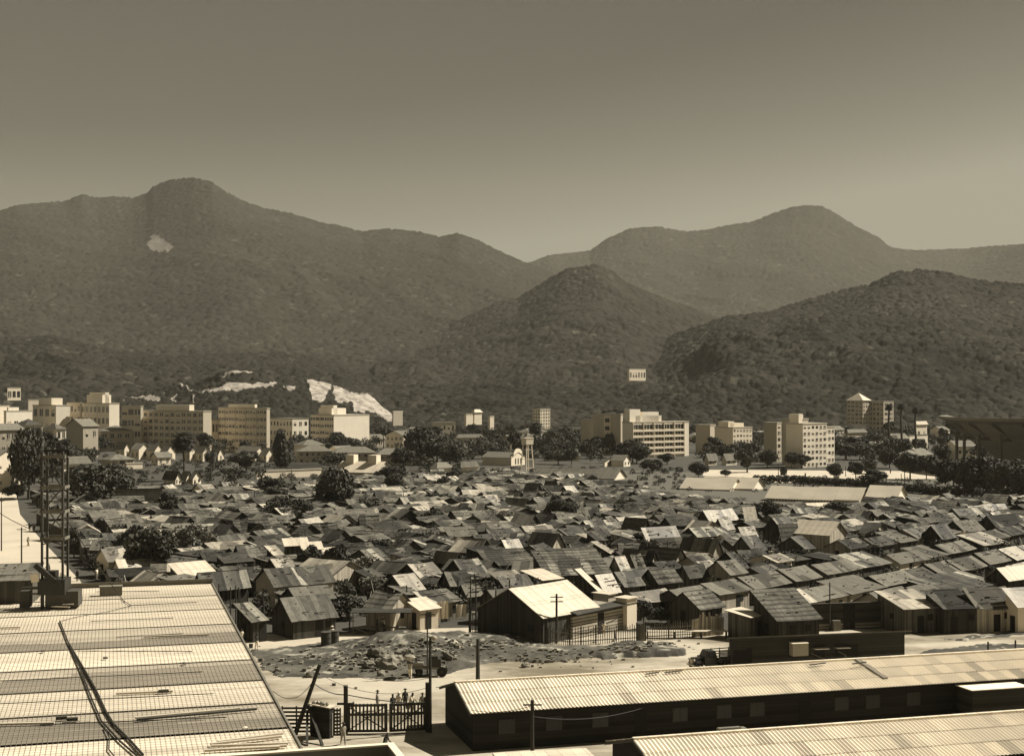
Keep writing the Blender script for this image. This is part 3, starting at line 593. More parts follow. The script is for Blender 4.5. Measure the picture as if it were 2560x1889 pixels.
for i, (_, c) in enumerate(cand):
    right = proj(c)[0] > 1650
    a = 42 + rs.gauss(0, 7 if right else 19); L = rs.uniform(3.4, 7.4) ; Wd = rs.uniform(3.0, 5.4); h = rs.uniform(1.7, 2.7); rise = rs.uniform(.5, 1.35)
    if _ > 500: L *= .75; Wd *= .75; h *= rs.uniform(.85, 1.15)
    rk = rs.choices(('pale', 'patch', 'cement', 'tile', 'tar'), (9, 36, 10, 19, 32))[0]; wk = rs.choices('dmpwg', (9, 6, 2, 1, .8))[0]
    kind = 'gable' if rs.random() < .72 else 'mono'; rot = R(a if rs.random() < .6 else a + 90)
    if kind == 'mono': rise *= .6; rot = R(a)
    if i < n_ind:
        shack_obj(c, rot, -L / 2, L / 2, -Wd / 2, Wd / 2, h, rise, kind, rk, wk, doors=1 if i < 110 else 0)
    else:
        T = Matrix.Translation(c) @ Matrix.Rotation(rot, 4, 'Z'); massW.T = T; massR[rk].T = T
        shell(massW, massR[rk], -L / 2, L / 2, -Wd / 2, Wd / 2, h, rise, kind, ROOFS[rk][1], sheet=1.6, jit=.06, wt=rs.choice((.6, .8, 1, 1.4, 2.5)))
m_all = MB(); mats = ['planks_dark']
allm = massW
for i, k in enumerate(ROOFS):
    q = massR[k]; o = len(allm.v); allm.v += q.v; allm.f += [tuple(j + o for j in f) for f in q.f]; allm.uv += q.uv; allm.t += q.t; allm.m += [i + 1] * len(q.f); mats.append(ROOFS[k][0])
mo = allm.build('distant_shacks', mats, kind='stuff'); tag(mo, 'far mass of small shack roofs at the back of the settlement', 'shacks')
print('shacks done', len(SHACKS))
# ------------------------------------------------------------------ open ground: dirt, mound, rubble
mk('dirt_pale', .50, nv=.32, ns=.12); mk('dirt_mid', .30, nv=.4, ns=.15); mk('grass', .15, nv=.85, ns=1.6, bump=.8)
def sheet(name, z, *polys, matk='dirt_pale'):
    g = MB()
    for pl in polys: g.poly([P(c, x, y, z) for c, x, y in pl][::-1])
    o = g.build(name, matk, kind='structure')
    for q in o.data.polygons:
        if q.normal.z < 0: q.flip()
    return o
# dirt ground with a soft, wandering change from pale sand to trodden earth
def dirtmat():
    m = mat('dirt_field', .40, nv=.22, ns=.35)
    N = m.node_tree.nodes; L = m.node_tree.links
    bs = [q for q in N if q.type == 'BSDF_PRINCIPLED'][0]; src = bs.inputs['Base Color'].links[0].from_socket
    tc = N.new('ShaderNodeTexCoord'); mp = N.new('ShaderNodeMapping'); mp.inputs['Scale'].default_value = (.5, 1, 1); mp.inputs['Rotation'].default_value = (0, 0, R(-12))
    no = N.new('ShaderNodeTexNoise'); no.inputs['Scale'].default_value = .11; no.inputs['Detail'].default_value = 7; no.inputs['Roughness'].default_value = .65
    L.new(tc.outputs['Object'], mp.inputs[0]); L.new(mp.outputs[0], no.inputs[0])
    rp = N.new('ShaderNodeValToRGB'); e = rp.color_ramp.elements
    e[0].position = .38; e[0].color = (.42, .40, .35, 1); e[1].position = .56; e[1].color = (1.15, 1.15, 1.15, 1)
    L.new(no.outputs['Fac'], rp.inputs[0]); mx = N.new('ShaderNodeMix'); mx.data_type = 'RGBA'; mx.blend_type = 'MULTIPLY'; mx.inputs['Factor'].default_value = 1
    L.new(src, mx.inputs['A']); L.new(rp.outputs[0], mx.inputs['B']); L.new(mx.outputs['Result'], bs.inputs['Base Color'])
    return m
MT['dirt_field'] = dirtmat()
sheet('dirt_ground', .004, [('p', 540, 1960), ('p', 540, 1586), ('p', 640, 1584), ('p', 900, 1580), ('p', 1240, 1572), ('p', 1700, 1580), ('p', 1840, 1578), ('p', 2230, 1570), ('p', 3000, 1520), ('p', 3000, 1960)], matk='dirt_field')
sheet('dirt_path', .008, [('c2', 20, 690), ('c2', 330, 735), ('c2', 640, 742), ('c2', 1100, 738), ('c2', 1300, 700), ('c2', 1850, 685), ('c2', 1860, 728), ('c2', 1600, 740), ('c2', 1300, 735), ('c2', 1000, 800), ('c2', 600, 822), ('c2', 180, 850)], matk='dirt_pale')
sheet('dirt_street', .008, [('p', -60, 1288), ('p', 50, 1285), ('p', 100, 1345), ('p', 200, 1450), ('p', 240, 1520), ('p', -80, 1560), ('p', -120, 1400)], [('p', -60, 1225), ('p', 40, 1225), ('p', 50, 1285), ('p', -60, 1288)], matk='dirt_pale')
sheet('plaza', .006, [('c8', 150, 712), ('c8', 1660, 722), ('c8', 1660, 772), ('c8', 1050, 776), ('c8', 900, 792), ('c8', 640, 800), ('c8', 500, 765), ('c8', 150, 752)], matk='dirt_pale')
sheet('field', .004, [('p', 1180, 1168), ('p', 2700, 1200), ('p', 2700, 1300), ('p', 1900, 1290), ('p', 1500, 1225), ('p', 1180, 1200)], matk='grass')
sheet('field_path', .012, [('c8', 1280, 935), ('c8', 2239, 905), ('c8', 2300, 950), ('c8', 1900, 965), ('c8', 1650, 940), ('c8', 1480, 950)], matk='dirt_mid')
BUMPS = [(P('c2', 1400, 722, 2.0), 2.0, 7.0, 4.6), (P('c2', 1150, 860, 1.0), 1.0, 5, 4), (P('c2', 1800, 735, 1.0), 1.1, 7, 3.5), (P('c2', 1500, 850, 1.2), 1.1, 5, 4), (P('c3', 1300, 850, .5), .55, 9, 2.6), (P('c3', 600, 850, .4), .5, 9, 4)]
GR = [[('c2', 190, 850), ('c2', 600, 822), ('c2', 1000, 800), ('c2', 1280, 735), ('c2', 1560, 735), ('c2', 1860, 728), ('c3', 560, 830), ('c3', 1000, 835), ('c3', 1120, 900), ('c3', 700, 950), ('c2', 2000, 950), ('c2', 1650, 1040), ('c2', 1300, 1075), ('c2', 900, 1062), ('c2', 430, 1050), ('c2', 280, 1000)],
      [('c3', 1040, 850), ('c3', 1300, 790), ('c3', 1560, 800), ('c3', 1740, 850), ('c3', 1640, 880), ('c3', 1100, 920), ('c3', 1020, 890)],
      [('c4', 1480, 790), ('c4', 1680, 730), ('c4', 2239, 690), ('c4', 2300, 740), ('c4', 1900, 790)], [('c4', 1640, 680), ('c4', 1900, 640), ('c4', 2239, 615), ('c4', 2300, 640), ('c4', 2000, 660)]]
GRP = [[Q(*q) for q in g_] for g_ in GR]
def moundz(X, Y):
    z = 0 * X
    for c, h, sx, sy in BUMPS: z = np.maximum(z, h * np.exp(-((X - c.x) / sx) ** 2 - ((Y - c.y) / sy) ** 2))
    px = 1280 + F * X / Y; py = HY + F * HC / Y
    nx = px + 26 * (fbm(X / 3, Y / 3, 4) - .5); ny = py + 16 * (fbm(X / 2.5, Y / 2.5, 9) - .5)
    ins = np.zeros(X.shape, bool)
    for g_ in GRP: ins |= inpoly(nx, ny, g_)
    rough = (fbm(X / 1.3, Y / 1.3, 2, 5) - .5)
    zz = z + rough * (.35 + .5 * np.clip(z, 0, 1))
    return np.where(ins | (z > .35), zz + .12, np.minimum(z - .25, -.05) + rough * .1)
xs = np.arange(-34, 62, .28); ys = np.arange(124, 168, .35)
X, Y = np.meshgrid(xs, ys); Z = moundz(X, Y)
tone = .5 + 1.6 * np.clip(fbm(X / 4, Y / 3, 6) - .3, 0, 1) + (fbm(X / .8, Y / .8, 16) > .62) * 2.2 * (fbm(X / 6, Y / 6, 26) > .5)
Fq = grid_faces(len(ys), len(xs)); zf = Z.ravel(); keep = (zf[Fq].max(1) > -.01)
md = npmesh('mound', np.stack([X, Y, Z], -1).reshape(-1, 3), Fq[keep], 'grass', tone.ravel(), smooth=True)
link('grassy_mound', md, kind='structure')
def mz(x, y): return float(max(0, moundz(np.array([x]), np.array([y]))[0]))
def onm(c, x, y):
    z = 0
    for _ in range(12):
        p = P(c, x, y, z); z = .5 * z + .5 * mz(p.x, p.y)
    return Vector((p.x, p.y, z))
def boulder(c, x, y, r, label, sq=.8):
    r *= .8
    p = onm(c, x, y); m = MB(); random.seed(int(x)); m.ball((0, 0, r * sq * .55), r, 11, 8, sz=sq, jit=.34)
    o = m.build('boulder', 'stone', loc=p, rot=random.random() * 6); tag(o, label, 'boulder', 'boulders on the grassy mound'); return o
for x, y, r, lb in [(1172, 905, .95, 'bright round boulder at the top of the rock heap'), (1120, 890, .7, 'small pale boulder left of the bright round one'), (1238, 985, 1.25, 'largest boulder, tall and dark on its shaded side'),
                    (1305, 950, .8, 'broad pale boulder right of the largest one'), (1090, 985, .75, 'low wide boulder at the left foot of the heap'), (1170, 960, .6, 'middle boulder below the bright round one'),
                    (1690, 915, .75, 'dark boulder alone on the right slope of the mound'), (1010, 905, .5, 'small boulder far left on the mound slope'), (1180, 1045, .5, 'pale boulder lowest on the slope by the road'),
                    (1400, 880, .5, 'small boulder behind the two load carriers'), (1600, 945, .45, 'small boulder behind the handcart'), (1250, 905, .55, 'flat boulder above the largest one')]:
    boulder('c2', x, y, r, lb)
for i, (c, x, y, r) in enumerate([('c3', 520, 985, .5), ('c3', 825, 945, .3), ('c3', 1370, 850, .5), ('c3', 1460, 815, .5), ('c3', 1580, 815, .35), ('c2', 400, 1010, .3), ('c2', 640, 1052, .5)]):
    boulder(c, x, y, r, ['single dark stone lying on the dirt road', 'small stone by the bend of the footpath', 'stone in the rubble right of the picket fence corner', 'dark stone in the rubble below the plank gate', 'rightmost stone of the rubble strip before the board fence', 'stone in the left end of the grass', 'stones by the road edge behind the leaning pole'][i])
rb = MB(); random.seed(3)
for _ in range(700):
    c, x0, y0, sx, sy = random.choice([('c2', 1180, 930, 130, 60), ('c2', 1180, 930, 160, 80), ('c2', 1550, 850, 160, 60), ('c3', 250, 820, 170, 40), ('c3', 1350, 840, 170, 25), ('c2', 700, 950, 260, 60), ('c3', 700, 900, 200, 50)])
    p = onm(c, random.gauss(x0, sx), random.gauss(y0, sy)); r = random.uniform(.06, .22)
    rb.box(p.x - r, p.y - r * .7, p.z - .05, p.x + r * random.uniform(.4, 1), p.y + r * .7, p.z + r * random.uniform(.6, 1.3), random.choice((.8, 1.2, 1.8, 2.6)))
tag(rb.build('rubble', 'stone', kind='stuff'), 'scattered stones and rubble over the mound and road edge', 'rubble')

# ------------------------------------------------------------------ the building deck under construction, lower left
DZ = 6.0
O = P('p', 529, 1458, DZ)           # far right corner of the deck
def at(s, t, z=0): return O + U * (-s) + V * (-t) + Vector((0, 0, z))      # s to the left, t towards the viewer
deck = empty('construction_deck', (O.x, O.y, 0), R(16)); tag(deck, 'wide boarded concrete formwork deck with rebar mesh, lower left', 'deck')
# local frame: x = U, y = V, origin at O on the ground
ys_ = [1458, 1487, 1521, 1558, 1603, 1648, 1699, 1755, 1818, 1880]
ds = [(HC - DZ) * F / (y - HY) for y in ys_]; ts = [(ds[0] - d) / math.cos(R(16)) for d in ds]; ts.append(ts[-1] + 7); ts.append(ts[-1] + 8)
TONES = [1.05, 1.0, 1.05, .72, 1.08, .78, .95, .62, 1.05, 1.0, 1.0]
random.seed(5)
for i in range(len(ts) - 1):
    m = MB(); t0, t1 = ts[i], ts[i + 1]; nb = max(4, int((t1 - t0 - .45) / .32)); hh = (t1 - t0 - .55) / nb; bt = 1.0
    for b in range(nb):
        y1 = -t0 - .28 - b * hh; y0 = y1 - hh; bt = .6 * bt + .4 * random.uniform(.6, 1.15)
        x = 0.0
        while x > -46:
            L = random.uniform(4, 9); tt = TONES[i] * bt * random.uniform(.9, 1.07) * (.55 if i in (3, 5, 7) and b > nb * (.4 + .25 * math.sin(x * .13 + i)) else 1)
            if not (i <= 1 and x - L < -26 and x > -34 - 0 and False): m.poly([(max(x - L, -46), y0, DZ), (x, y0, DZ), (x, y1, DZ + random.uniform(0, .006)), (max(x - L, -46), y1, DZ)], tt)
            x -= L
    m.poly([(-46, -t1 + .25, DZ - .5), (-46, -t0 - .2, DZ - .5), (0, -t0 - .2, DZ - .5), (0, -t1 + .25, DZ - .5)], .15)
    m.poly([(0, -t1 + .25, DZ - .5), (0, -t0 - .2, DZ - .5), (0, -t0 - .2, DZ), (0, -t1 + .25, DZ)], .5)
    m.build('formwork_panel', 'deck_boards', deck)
tot = ts[-1]
m = MB()
for t in ts[1:-1]: m.box(-46, -t - .2, DZ - .5, 0, -t + .2, DZ - .42, .12)
m.build('beam_trench', 'timber', deck)
m = MB(); m.box(-.02, -tot, DZ - .5, .12, 0, DZ + .10, 1); m.box(-46, 0, DZ - .5, .12, .12, DZ + .55, 1)
m.build('edge_board', 'timber_grey', deck)
m = MB()
for t in ts[:-1]:
    for x in (0, -6, -12): m.box(x - .3, -t - .15, 0, x, -t + .15, DZ - .5, .8)
m.box(-46, -tot, .02, -14, -.2, DZ - .55, .4)
m.build('column', 'concrete', deck)
rbm = MB()
x = -.15
while x > -46: rbm.box(x - .006, -tot, DZ + .04, x + .006, -.1, DZ + .055, .8); x -= .3
y = -.15
while y > -tot: rbm.box(-46, y - .005, DZ + .055, -.05, y + .004, DZ + .07, 1); y -= .6
rb_o = rbm.build('rebar_mesh', 'rust', deck); rb_o['kind'] = 'stuff'
def loc(c, x, y, z=DZ): return P(c, x, y, z)
# conduits, bundles and planks lying on the deck
def onu(name, label, cat, pts, r, matk, group=None, z=DZ + .13, box=None):
    m = MB(); q = [P(c, x, y, z) for c, x, y in pts]; o0 = q[0].copy()
    for a, b in zip(q[:-1], q[1:]):
        if box: m.beam(a - o0, b - o0, box[0], box[1])
        else: m.tube(a - o0, b - o0, r, n=6)
    ob = m.build(name, matk, loc=o0); tag(ob, label, cat, group); return ob
CN = [((620, 360), (1035, 355)), ((840, 450), (1280, 428)), ((590, 552), (1130, 530)), ((760, 655), (1190, 632)), ((500, 745), (1250, 748)), ((0, 940), (1315, 880)), ((0, 1088), (1390, 1022)), ((260, 1225), (1475, 1175))]
for i, (a, b) in enumerate(CN):
    onu('conduit', f'thin pipe laid along deck bay, {["farthest", "second farthest", "third farthest", "fourth farthest", "fourth nearest", "third nearest", "second nearest", "nearest"][i]} of the eight', 'pipe', [('c1', *a), ('c1', *b)], .035, 'steel_dark', 'pipes laid along the deck bays')
onu('cable_bundle', 'left cable of the thick black bundle crossing the deck', 'cable', [('c1', 390, 552), ('c1', 440, 680), ('c1', 530, 880), ('c1', 590, 1040), ('c1', 660, 1200), ('c1', 780, 1330), ('c1', 890, 1425)], .065, 'steel_dark', 'cables across the deck')
onu('cable_bundle', 'right cable of the thick black bundle crossing the deck', 'cable', [('c1', 450, 700), ('c1', 540, 850), ('c1', 620, 990), ('c1', 690, 1140), ('c1', 740, 1220), ('c1', 850, 1330), ('c1', 930, 1420)], .085, 'steel_dark', 'cables across the deck')
onu('cable', 'short stray cable hanging off the bundle near the front', 'cable', [('c1', 680, 1240), ('c1', 712, 1310), ('c1', 708, 1385), ('c1', 740, 1425)], .04, 'steel_dark', 'cables across the deck')
onu('cable', 'thin loose wire curling from the bundle head to the right', 'wire', [('c1', 385, 552), ('c1', 520, 520), ('c1', 700, 490), ('c1', 855, 450), ('c1', 800, 415), ('c1', 790, 402)], .03, 'steel_dark', 'cables across the deck')
PL = [('long plank lying alone with a block under its right end', (755, 1022), (1125, 1005)), ('upper pale plank of the crossed pair', (880, 1180), (1560, 1118)), ('lower dark plank of the crossed pair', (890, 1190), (1670, 1122)),
      ('plank cut by the left edge of the picture', (0, 1220), (355, 1212)), ('top plank of the loose stack at the deck corner', (1420, 1335), (1840, 1280)), ('second plank of the loose stack at the deck corner', (1370, 1350), (1830, 1300)),
      ('third plank of the loose stack at the deck corner', (1375, 1362), (1875, 1345)), ('fourth plank of the loose stack at the deck corner', (1330, 1392), (1865, 1360)), ('nearest plank of the loose stack, beside the parapet', (1440, 1385), (1820, 1368)),
      ('thin plank near the middle right of the deck', (935, 652), (1360, 637)), ('short plank at the far left of the deck', (0, 594), (135, 590))]
for i, (lb, a, b) in enumerate(PL): onu('plank', lb, 'plank', [('c1', *a), ('c1', *b)], .1, 'timber_pale' if i != 2 else 'timber', 'planks lying on the deck', z=DZ + .16 + .01 * (i % 3), box=(.24, .12))
for i, (lb, x, y) in enumerate([('shorter dark offcut block beside the cut plank', 400, 1190), ('rightmost dark offcut block beside the cut plank', 470, 1198), ('small block propping the lone plank', 1065, 1015)]):
    m = MB(); m.box(-.35, -.15, 0, .35, .15, .2); tag(m.build('wood_block', 'timber', loc=P('c1', x, y, DZ + .1), rot=R(16)), lb, 'block', 'wood blocks on the deck')
m = MB(); m.box(-1.15, -.5, 0, 1.15, .5, .9); m.box(-1.2, -.55, .9, 1.2, .55, .96, 1.3); tag(m.build('tool_box', 'timber_grey', loc=P('c1', 722, 380, DZ + .08), rot=R(16)), 'grey wooden box standing at the far edge of the deck', 'box')
for i, (x, y) in enumerate([(1200, 832), (280, 752), (685, 796), (1595, 1250)]):
    m = MB(); m.ball((0, 0, .08), .22 if i < 3 else .16, 8, 4, sz=.4, jit=.3); tag(m.build('debris_lump', 'timber' if i < 3 else 'whitewash', loc=P('c1', x, y, DZ + .1)), ['dark cement lump right of deck centre', 'dark lump left of the cable bundle', 'faint dark lump just right of the cable bundle', 'small white lump near the lower right deck edge'][i], 'lump')
# parapet of the nearer roof at the bottom edge
pr = empty('roof_parapet', P('p', 982, 1859, 9).xy.to_3d(), R(16)); tag(pr, 'nearest flat roof with pale coping along its parapet, bottom edge', 'roof')
m = MB(); m.box(-45, -.3, 0, 0, 0, 9.0); m.box(-.3, -30, 0, 0, -.3, 9.0); m.box(-45, -30, 0, -.3, -.3, 7.6); m.build('wall', 'concrete_dark', pr)
m = MB(); m.box(-45, -.34, 9.003, .04, .04, 9.09); m.box(-.34, -30, 9.003, .04, -.34, 9.09); m.build('coping', 'whitewash', pr)
# ------------------------------------------------------------------ hoist tower
B0 = PD('w1', 905, 1160, 138); Wt = 2.0
hb = empty('hoist_tower', (B0.x, B0.y, DZ), R(4)); tag(hb, 'tall open timber hoist tower standing at the back of the deck', 'tower')
top = HC - (1138 - HY) * 138 / F - DZ; lv = [0, 4.1, 8.4, 11.6, top]
for (x, y) in ((0, 0), (Wt, 0), (0, Wt), (Wt, Wt)):
    m = MB(); m.beam((x, y, -DZ + .02), (x, y, top + .4), .21); m.build('leg', 'timber', hb)
zs = [HC - (Q('c5', 0, y)[1] - HY) * 138 / F - DZ for y in (1585, 1535, 1305, 1095, 830)]
for z in zs[1:]:
    m = MB()
    for a, b in (((0, -.18), (Wt, -.18)), ((0, Wt + .18), (Wt, Wt + .18)), ((-.18, 0), (-.18, Wt)), ((Wt + .18, 0), (Wt + .18, Wt))): m.beam((*a, z), (*b, z), .06, .30)
    m.build('crossboard', 'timber_grey', hb)
for k in range(4):
    m = MB(); z0, z1 = zs[k], zs[k + 1]
    m.beam((0, -.1, z0), (Wt, -.1, z1), .12); m.beam((Wt, Wt + .1, z0), (0, Wt + .1, z1), .08)
    if k in (0, 3): m.beam((Wt, -.2, z0), (0, -.2, z1), .12)
    m.build('brace', 'timber', hb)
m = MB(); zt = zs[4]; m.beam((-.5, 1, zt + .55), (Wt + .8, 1, zt + .55), .25); m.ball((Wt + .5, 1, zt + .35), .4, 8, 6); m.ball((-.35, 1, zt + .5), .3, 8, 6); m.build('pulley_head', 'steel_dark', hb)
m = MB(); m.wire((Wt + .2, 0, zs[2] - .5), (9.5, 6, -4), r=.05, sag=.2); m.wire((-.2, 0, zs[2] - 2), (-14, 30, 8), r=.05, sag=.3); m.build('guy_rope', 'steel_dark', hb)
m = MB(); m.box(-.4, -.6, 0, Wt + .2, Wt, 1.5); m.box(.3, -.5, 1.5, 1.3, .8, 2.3); m.beam((-.6, -.7, 3), (1.2, -.7, 1.4), .5); m.beam((1.4, -.8, 2.0), (1.9, -.8, .8), .08); tag(m.build('hoist_bucket', 'steel_dark', loc=B0 + Vector((.2, -.2, 1.2)), rot=R(4)), 'dark steel hoist bucket and chute at the tower foot', 'bucket')
wd = empty('winch_stage', PD('w1', 420, 1195, 137.5), R(8)); tag(wd, 'dark timber winch stage left of the hoist tower foot', 'stage')
sc1 = 137.5 / F / .1161 * .1161 * .1161
def wx(v): return (v - 420) * .1161 * 137.5 / F
m = MB(); m.box(wx(420), 0, 0, wx(620), 1.4, 1.6); m.build('cabin', 'timber', wd)
m = MB(); m.beam((wx(420), .2, 1.9), (wx(900), .2, 1.9), .25); m.beam((wx(600), .1, 1.35), (wx(900), .1, 1.35), .15); m.beam((wx(890), .1, 0), (wx(890), .1, 2.0), .3); m.build('rail', 'timber', wd)
m = MB(); m.box(wx(960), -.2, .02, wx(1650), 2.2, 1.55); m.build('pit_box', 'timber', wd)
m = MB(); m.box(wx(1330), -.5, .3, wx(1560), .3, .36); m.beam((wx(1100), -.6, .15), (wx(1500), -.9, .1), .1); m.build('loose_board', 'timber_pale', wd)
m = MB(); m.poly([PD('w1', 1260, 760, 141), PD('w1', 1500, 750, 141), PD('w1', 1480, 520, 141.6), PD('w1', 1290, 430, 141.6)]); m.poly([PD('w1', 1260, 760, 141.1), PD('w1', 1290, 430, 141.7), PD('w1', 1480, 520, 141.7), PD('w1', 1500, 750, 141.1)])
tag(m.build('plywood_sheet', 'tin_bright'), 'pale plywood sheet leaning right of the tower foot', 'board')
m = MB(); m.box(-.5, -.2, 0, .5, .2, .04); bp = MB(); bp.beam(PD('w1', 730, 470, 137), PD('w1', 760, 640, 137), .75, .05); tag(bp.build('white_sheet', 'whitewash'), 'small white sheet hanging left of the tower foot', 'board')
sh = shack_obj(Vector((PD('w1', 700, 960, 142).x, 142, 0)), R(10), -9, 0, 0, 5, HC - (Q('w1', 0, 580)[1] - HY) * 142 / F, 1.0, 'mono', 'cement', 'm', label='dark site hut with slanted pale roof at the left edge', name='site_hut', group=None)
if 'group' in sh: del sh['group']

# ------------------------------------------------------------------ barracks, lower right
def corrugated(mb, A, B, C_, D_, rows=4, pitch=.30, amp=.045, pal_=None):
    """A-B ridge, D_-C_ eave; waves run down the slope"""
    A, B, C_, D_ = map(Vector, (A, B, C_, D_)); L = (B - A).length; n = int(L / pitch * 4)
    nrm = (B - A).cross(D_ - A).normalized(); nrm = -nrm if nrm.z < 0 else nrm
    for r in range(rows):
        f0, f1 = r / rows, (r + 1) / rows + .012
        base = nrm * (.03 * (rows - 1 - r) * -1)
        pr = None
        for i in range(n + 1):
            u = i / n; w_ = nrm * (math.sin(i * math.pi / 2) * amp)
            a = A.lerp(B, u); b = D_.lerp(C_, u)
            p = a.lerp(b, f0) + w_ + nrm * (.03 * r * 0 + .0) - nrm * .0; q = a.lerp(b, f1) + w_ + nrm * .035
            if pr: mb.poly([pr[1], q, p, pr[0]], pal_(int(u * L / 1.05), r))
            pr = (p, q)
def barrack(cx, cye, xr_len, half, eave_z, ridge_z, label, seed, gable_open=True):
    E = P('p', cx, cye, eave_z); b = empty('barrack', (E.x, E.y, 0), R(16)); tag(b, label, 'barrack', None)
    random.seed(seed); tn = {}
    def pl(i, r):
        return tn.setdefault((i, r), random.uniform(.84, 1.08) * (.75 if random.random() < .07 else 1))
    oh = .55; L = xr_len; k = (ridge_z - eave_z) / half
    m = MB(); corrugated(m, (-.0, half, ridge_z), (L, half, ridge_z), (L, 0, eave_z), (0, 0, eave_z), 3, pal_=pl)
    corrugated(m, (L, half, ridge_z), (0, half, ridge_z), (0, 2 * half, eave_z), (L, 2 * half, eave_z), 3, pal_=pl)
    m.poly([(0, 0, eave_z - .07), (0, half, ridge_z - .07), (L, half, ridge_z - .07), (L, 0, eave_z - .07)], .3); m.poly([(0, half, ridge_z - .07), (0, 2 * half, eave_z - .07), (L, 2 * half, eave_z - .07), (L, half, ridge_z - .07)], .3)
    m.build('roof', 'asbestos', b)
    m = MB(); x = 0
    while x < L: m.box(x, half - .16, ridge_z - .02, x + 1.02, half + .16, ridge_z + .10, random.uniform(.8, 1)); x += 1.05
    m.build('ridge_cap', 'asbestos', b)
    wz = eave_z + oh * k - .12
    m = MB(); a0, a1 = oh, 2 * half - oh
    m.poly([(.35, a0, 0), (L, a0, 0), (L, a0, wz), (.35, a0, wz)]); m.poly([(L, a1, 0), (.35, a1, 0), (.35, a1, wz), (L, a1, wz)])
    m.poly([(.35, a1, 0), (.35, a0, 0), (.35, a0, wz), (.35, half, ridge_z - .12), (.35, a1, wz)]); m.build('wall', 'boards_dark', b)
    m = MB(); m.beam((-.02, 0, eave_z - .12), (-.02, half, ridge_z - .1), .06, .2); m.beam((-.02, half, ridge_z - .1), (-.02, 2 * half, eave_z - .12), .06, .2); m.build('bargeboard', 'timber', b)
    return b, L, wz
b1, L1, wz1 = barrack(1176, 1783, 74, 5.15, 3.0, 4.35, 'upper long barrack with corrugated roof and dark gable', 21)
random.seed(31)
for i in range(16):
    x = 3 + i * 3.5 + (i % 3) * .3
    if i % 4 == 3: link('door', DOOR, b1, (x, .5, .02), 0, (1, 1, 2.1)); continue
    f = MB(); f.box(-.65, -.05, -.55, .65, .0, .55, .8); w_ = f.build('window', 'timber', b1, (x, .52, 1.75)); p = MB()
    for q in (-1, 1): p.box(q * .31 - .26, -.07, -.47, q * .31 + .26, -.052, .47)
    p.build('pane', 'glass_dark', w_)
gq = (P('c4', 925, 845, 4.15), P('c4', 1070, 945, 3.3)); m = MB()
m.beam((35.6, 5.0, 4.42), (36.2, 1.3, 3.45), .5, .06, .25); m.build('missing_sheet_gap', 'asbestos', b1)
for q in ((14.6, 6.9), (19, 6.6), (21, 7.0), (38, 6.7), (43, 6.5)):
    pass
m = MB(); m.poly([(0, 0, 0)] * 3) if False else None
pc = P('c4', 1900, 1005, 2.7); lx = (pc.xy.to_3d() - Vector((b1.location.x, b1.location.y, 0))); ux, vy = lx.dot(U), lx.dot(V)
m = MB(); m.box(ux, vy, 2.68, ux + 5.6, .3, 2.74, 1.15); m.build('porch_roof', 'asbestos', b1); m = MB(); m.box(ux + .3, vy + .3, 0, ux + 5.2, .5, 2.66); m.build('porch_wall', 'boards_wide', b1)
b2, L2, wz2 = barrack(1640, 2010, 64, 5.4, 2.9, 4.35, 'lower long barrack with pale corrugated roof, bottom right corner', 22)
# move barrack two so that its ridge end falls where the photograph has it
tgt = P('c3', 1330, 1523, 4.35); rg = b2.location + V * 5.4; b2.location += Vector((tgt.x - rg.x, tgt.y - rg.y, 0))
m = MB(); m.box(-.8, -.2, 0, .8, .2, .22); m.box(-.8, -.3, .1, 1.2, .3, .14); tag(m.build('ridge_plank', 'timber_grey', loc=P('c4', 320, 1262, 4.3), rot=R(16)), 'short board lying across the lower barrack ridge', 'board')
for i, (c, x, y, L) in enumerate([('c4', 900, 832, 1.6), ('c4', 1170, 826, 1.4), ('c3', 1480, 1032, 1.2), ('c3', 1640, 1020, 1.6)]):
    m = MB(); m.beam((-L / 2, 0, 0), (L / 2, .2, .05), .14, .08); tag(m.build('ridge_stick', 'timber', loc=P(c, x, y, 4.32), rot=R(16)), ['stick on the ridge left of the roof gap', 'stick on the ridge right of the roof gap', 'stick on the ridge before the truck', 'curved stick on the ridge just left of the truck'][i], 'stick', 'sticks on the upper barrack ridge')
m = MB(); q = P('c3', 430, 1640, 2.6); m.box(0, 0, 0, 6.3, 6, 2.6); m.box(-.15, -.15, 2.604, 6.45, 6.15, 2.72, 1); tag(m.build('low_shed', 'tin_bright', loc=(q.x, q.y - 6, 0), rot=R(12)), 'low shed top showing at the bottom edge below the barracks', 'shed')
pk = empty('plank_pile', P('c4', 1310, 1140, 0), R(16)); tag(pk, 'pile of long boards in the alley between the barracks', 'boards')
random.seed(8)
for i in range(8):
    m = MB(); m.beam((random.uniform(0, 3), i * .45 - 1, .15 + .1 * (i % 3)), (random.uniform(14, 20), i * .5 - 1 + random.uniform(-.6, .6), .2), .3, .1, random.uniform(.7, 1.1)); m.build('plank', 'timber_pale', pk)

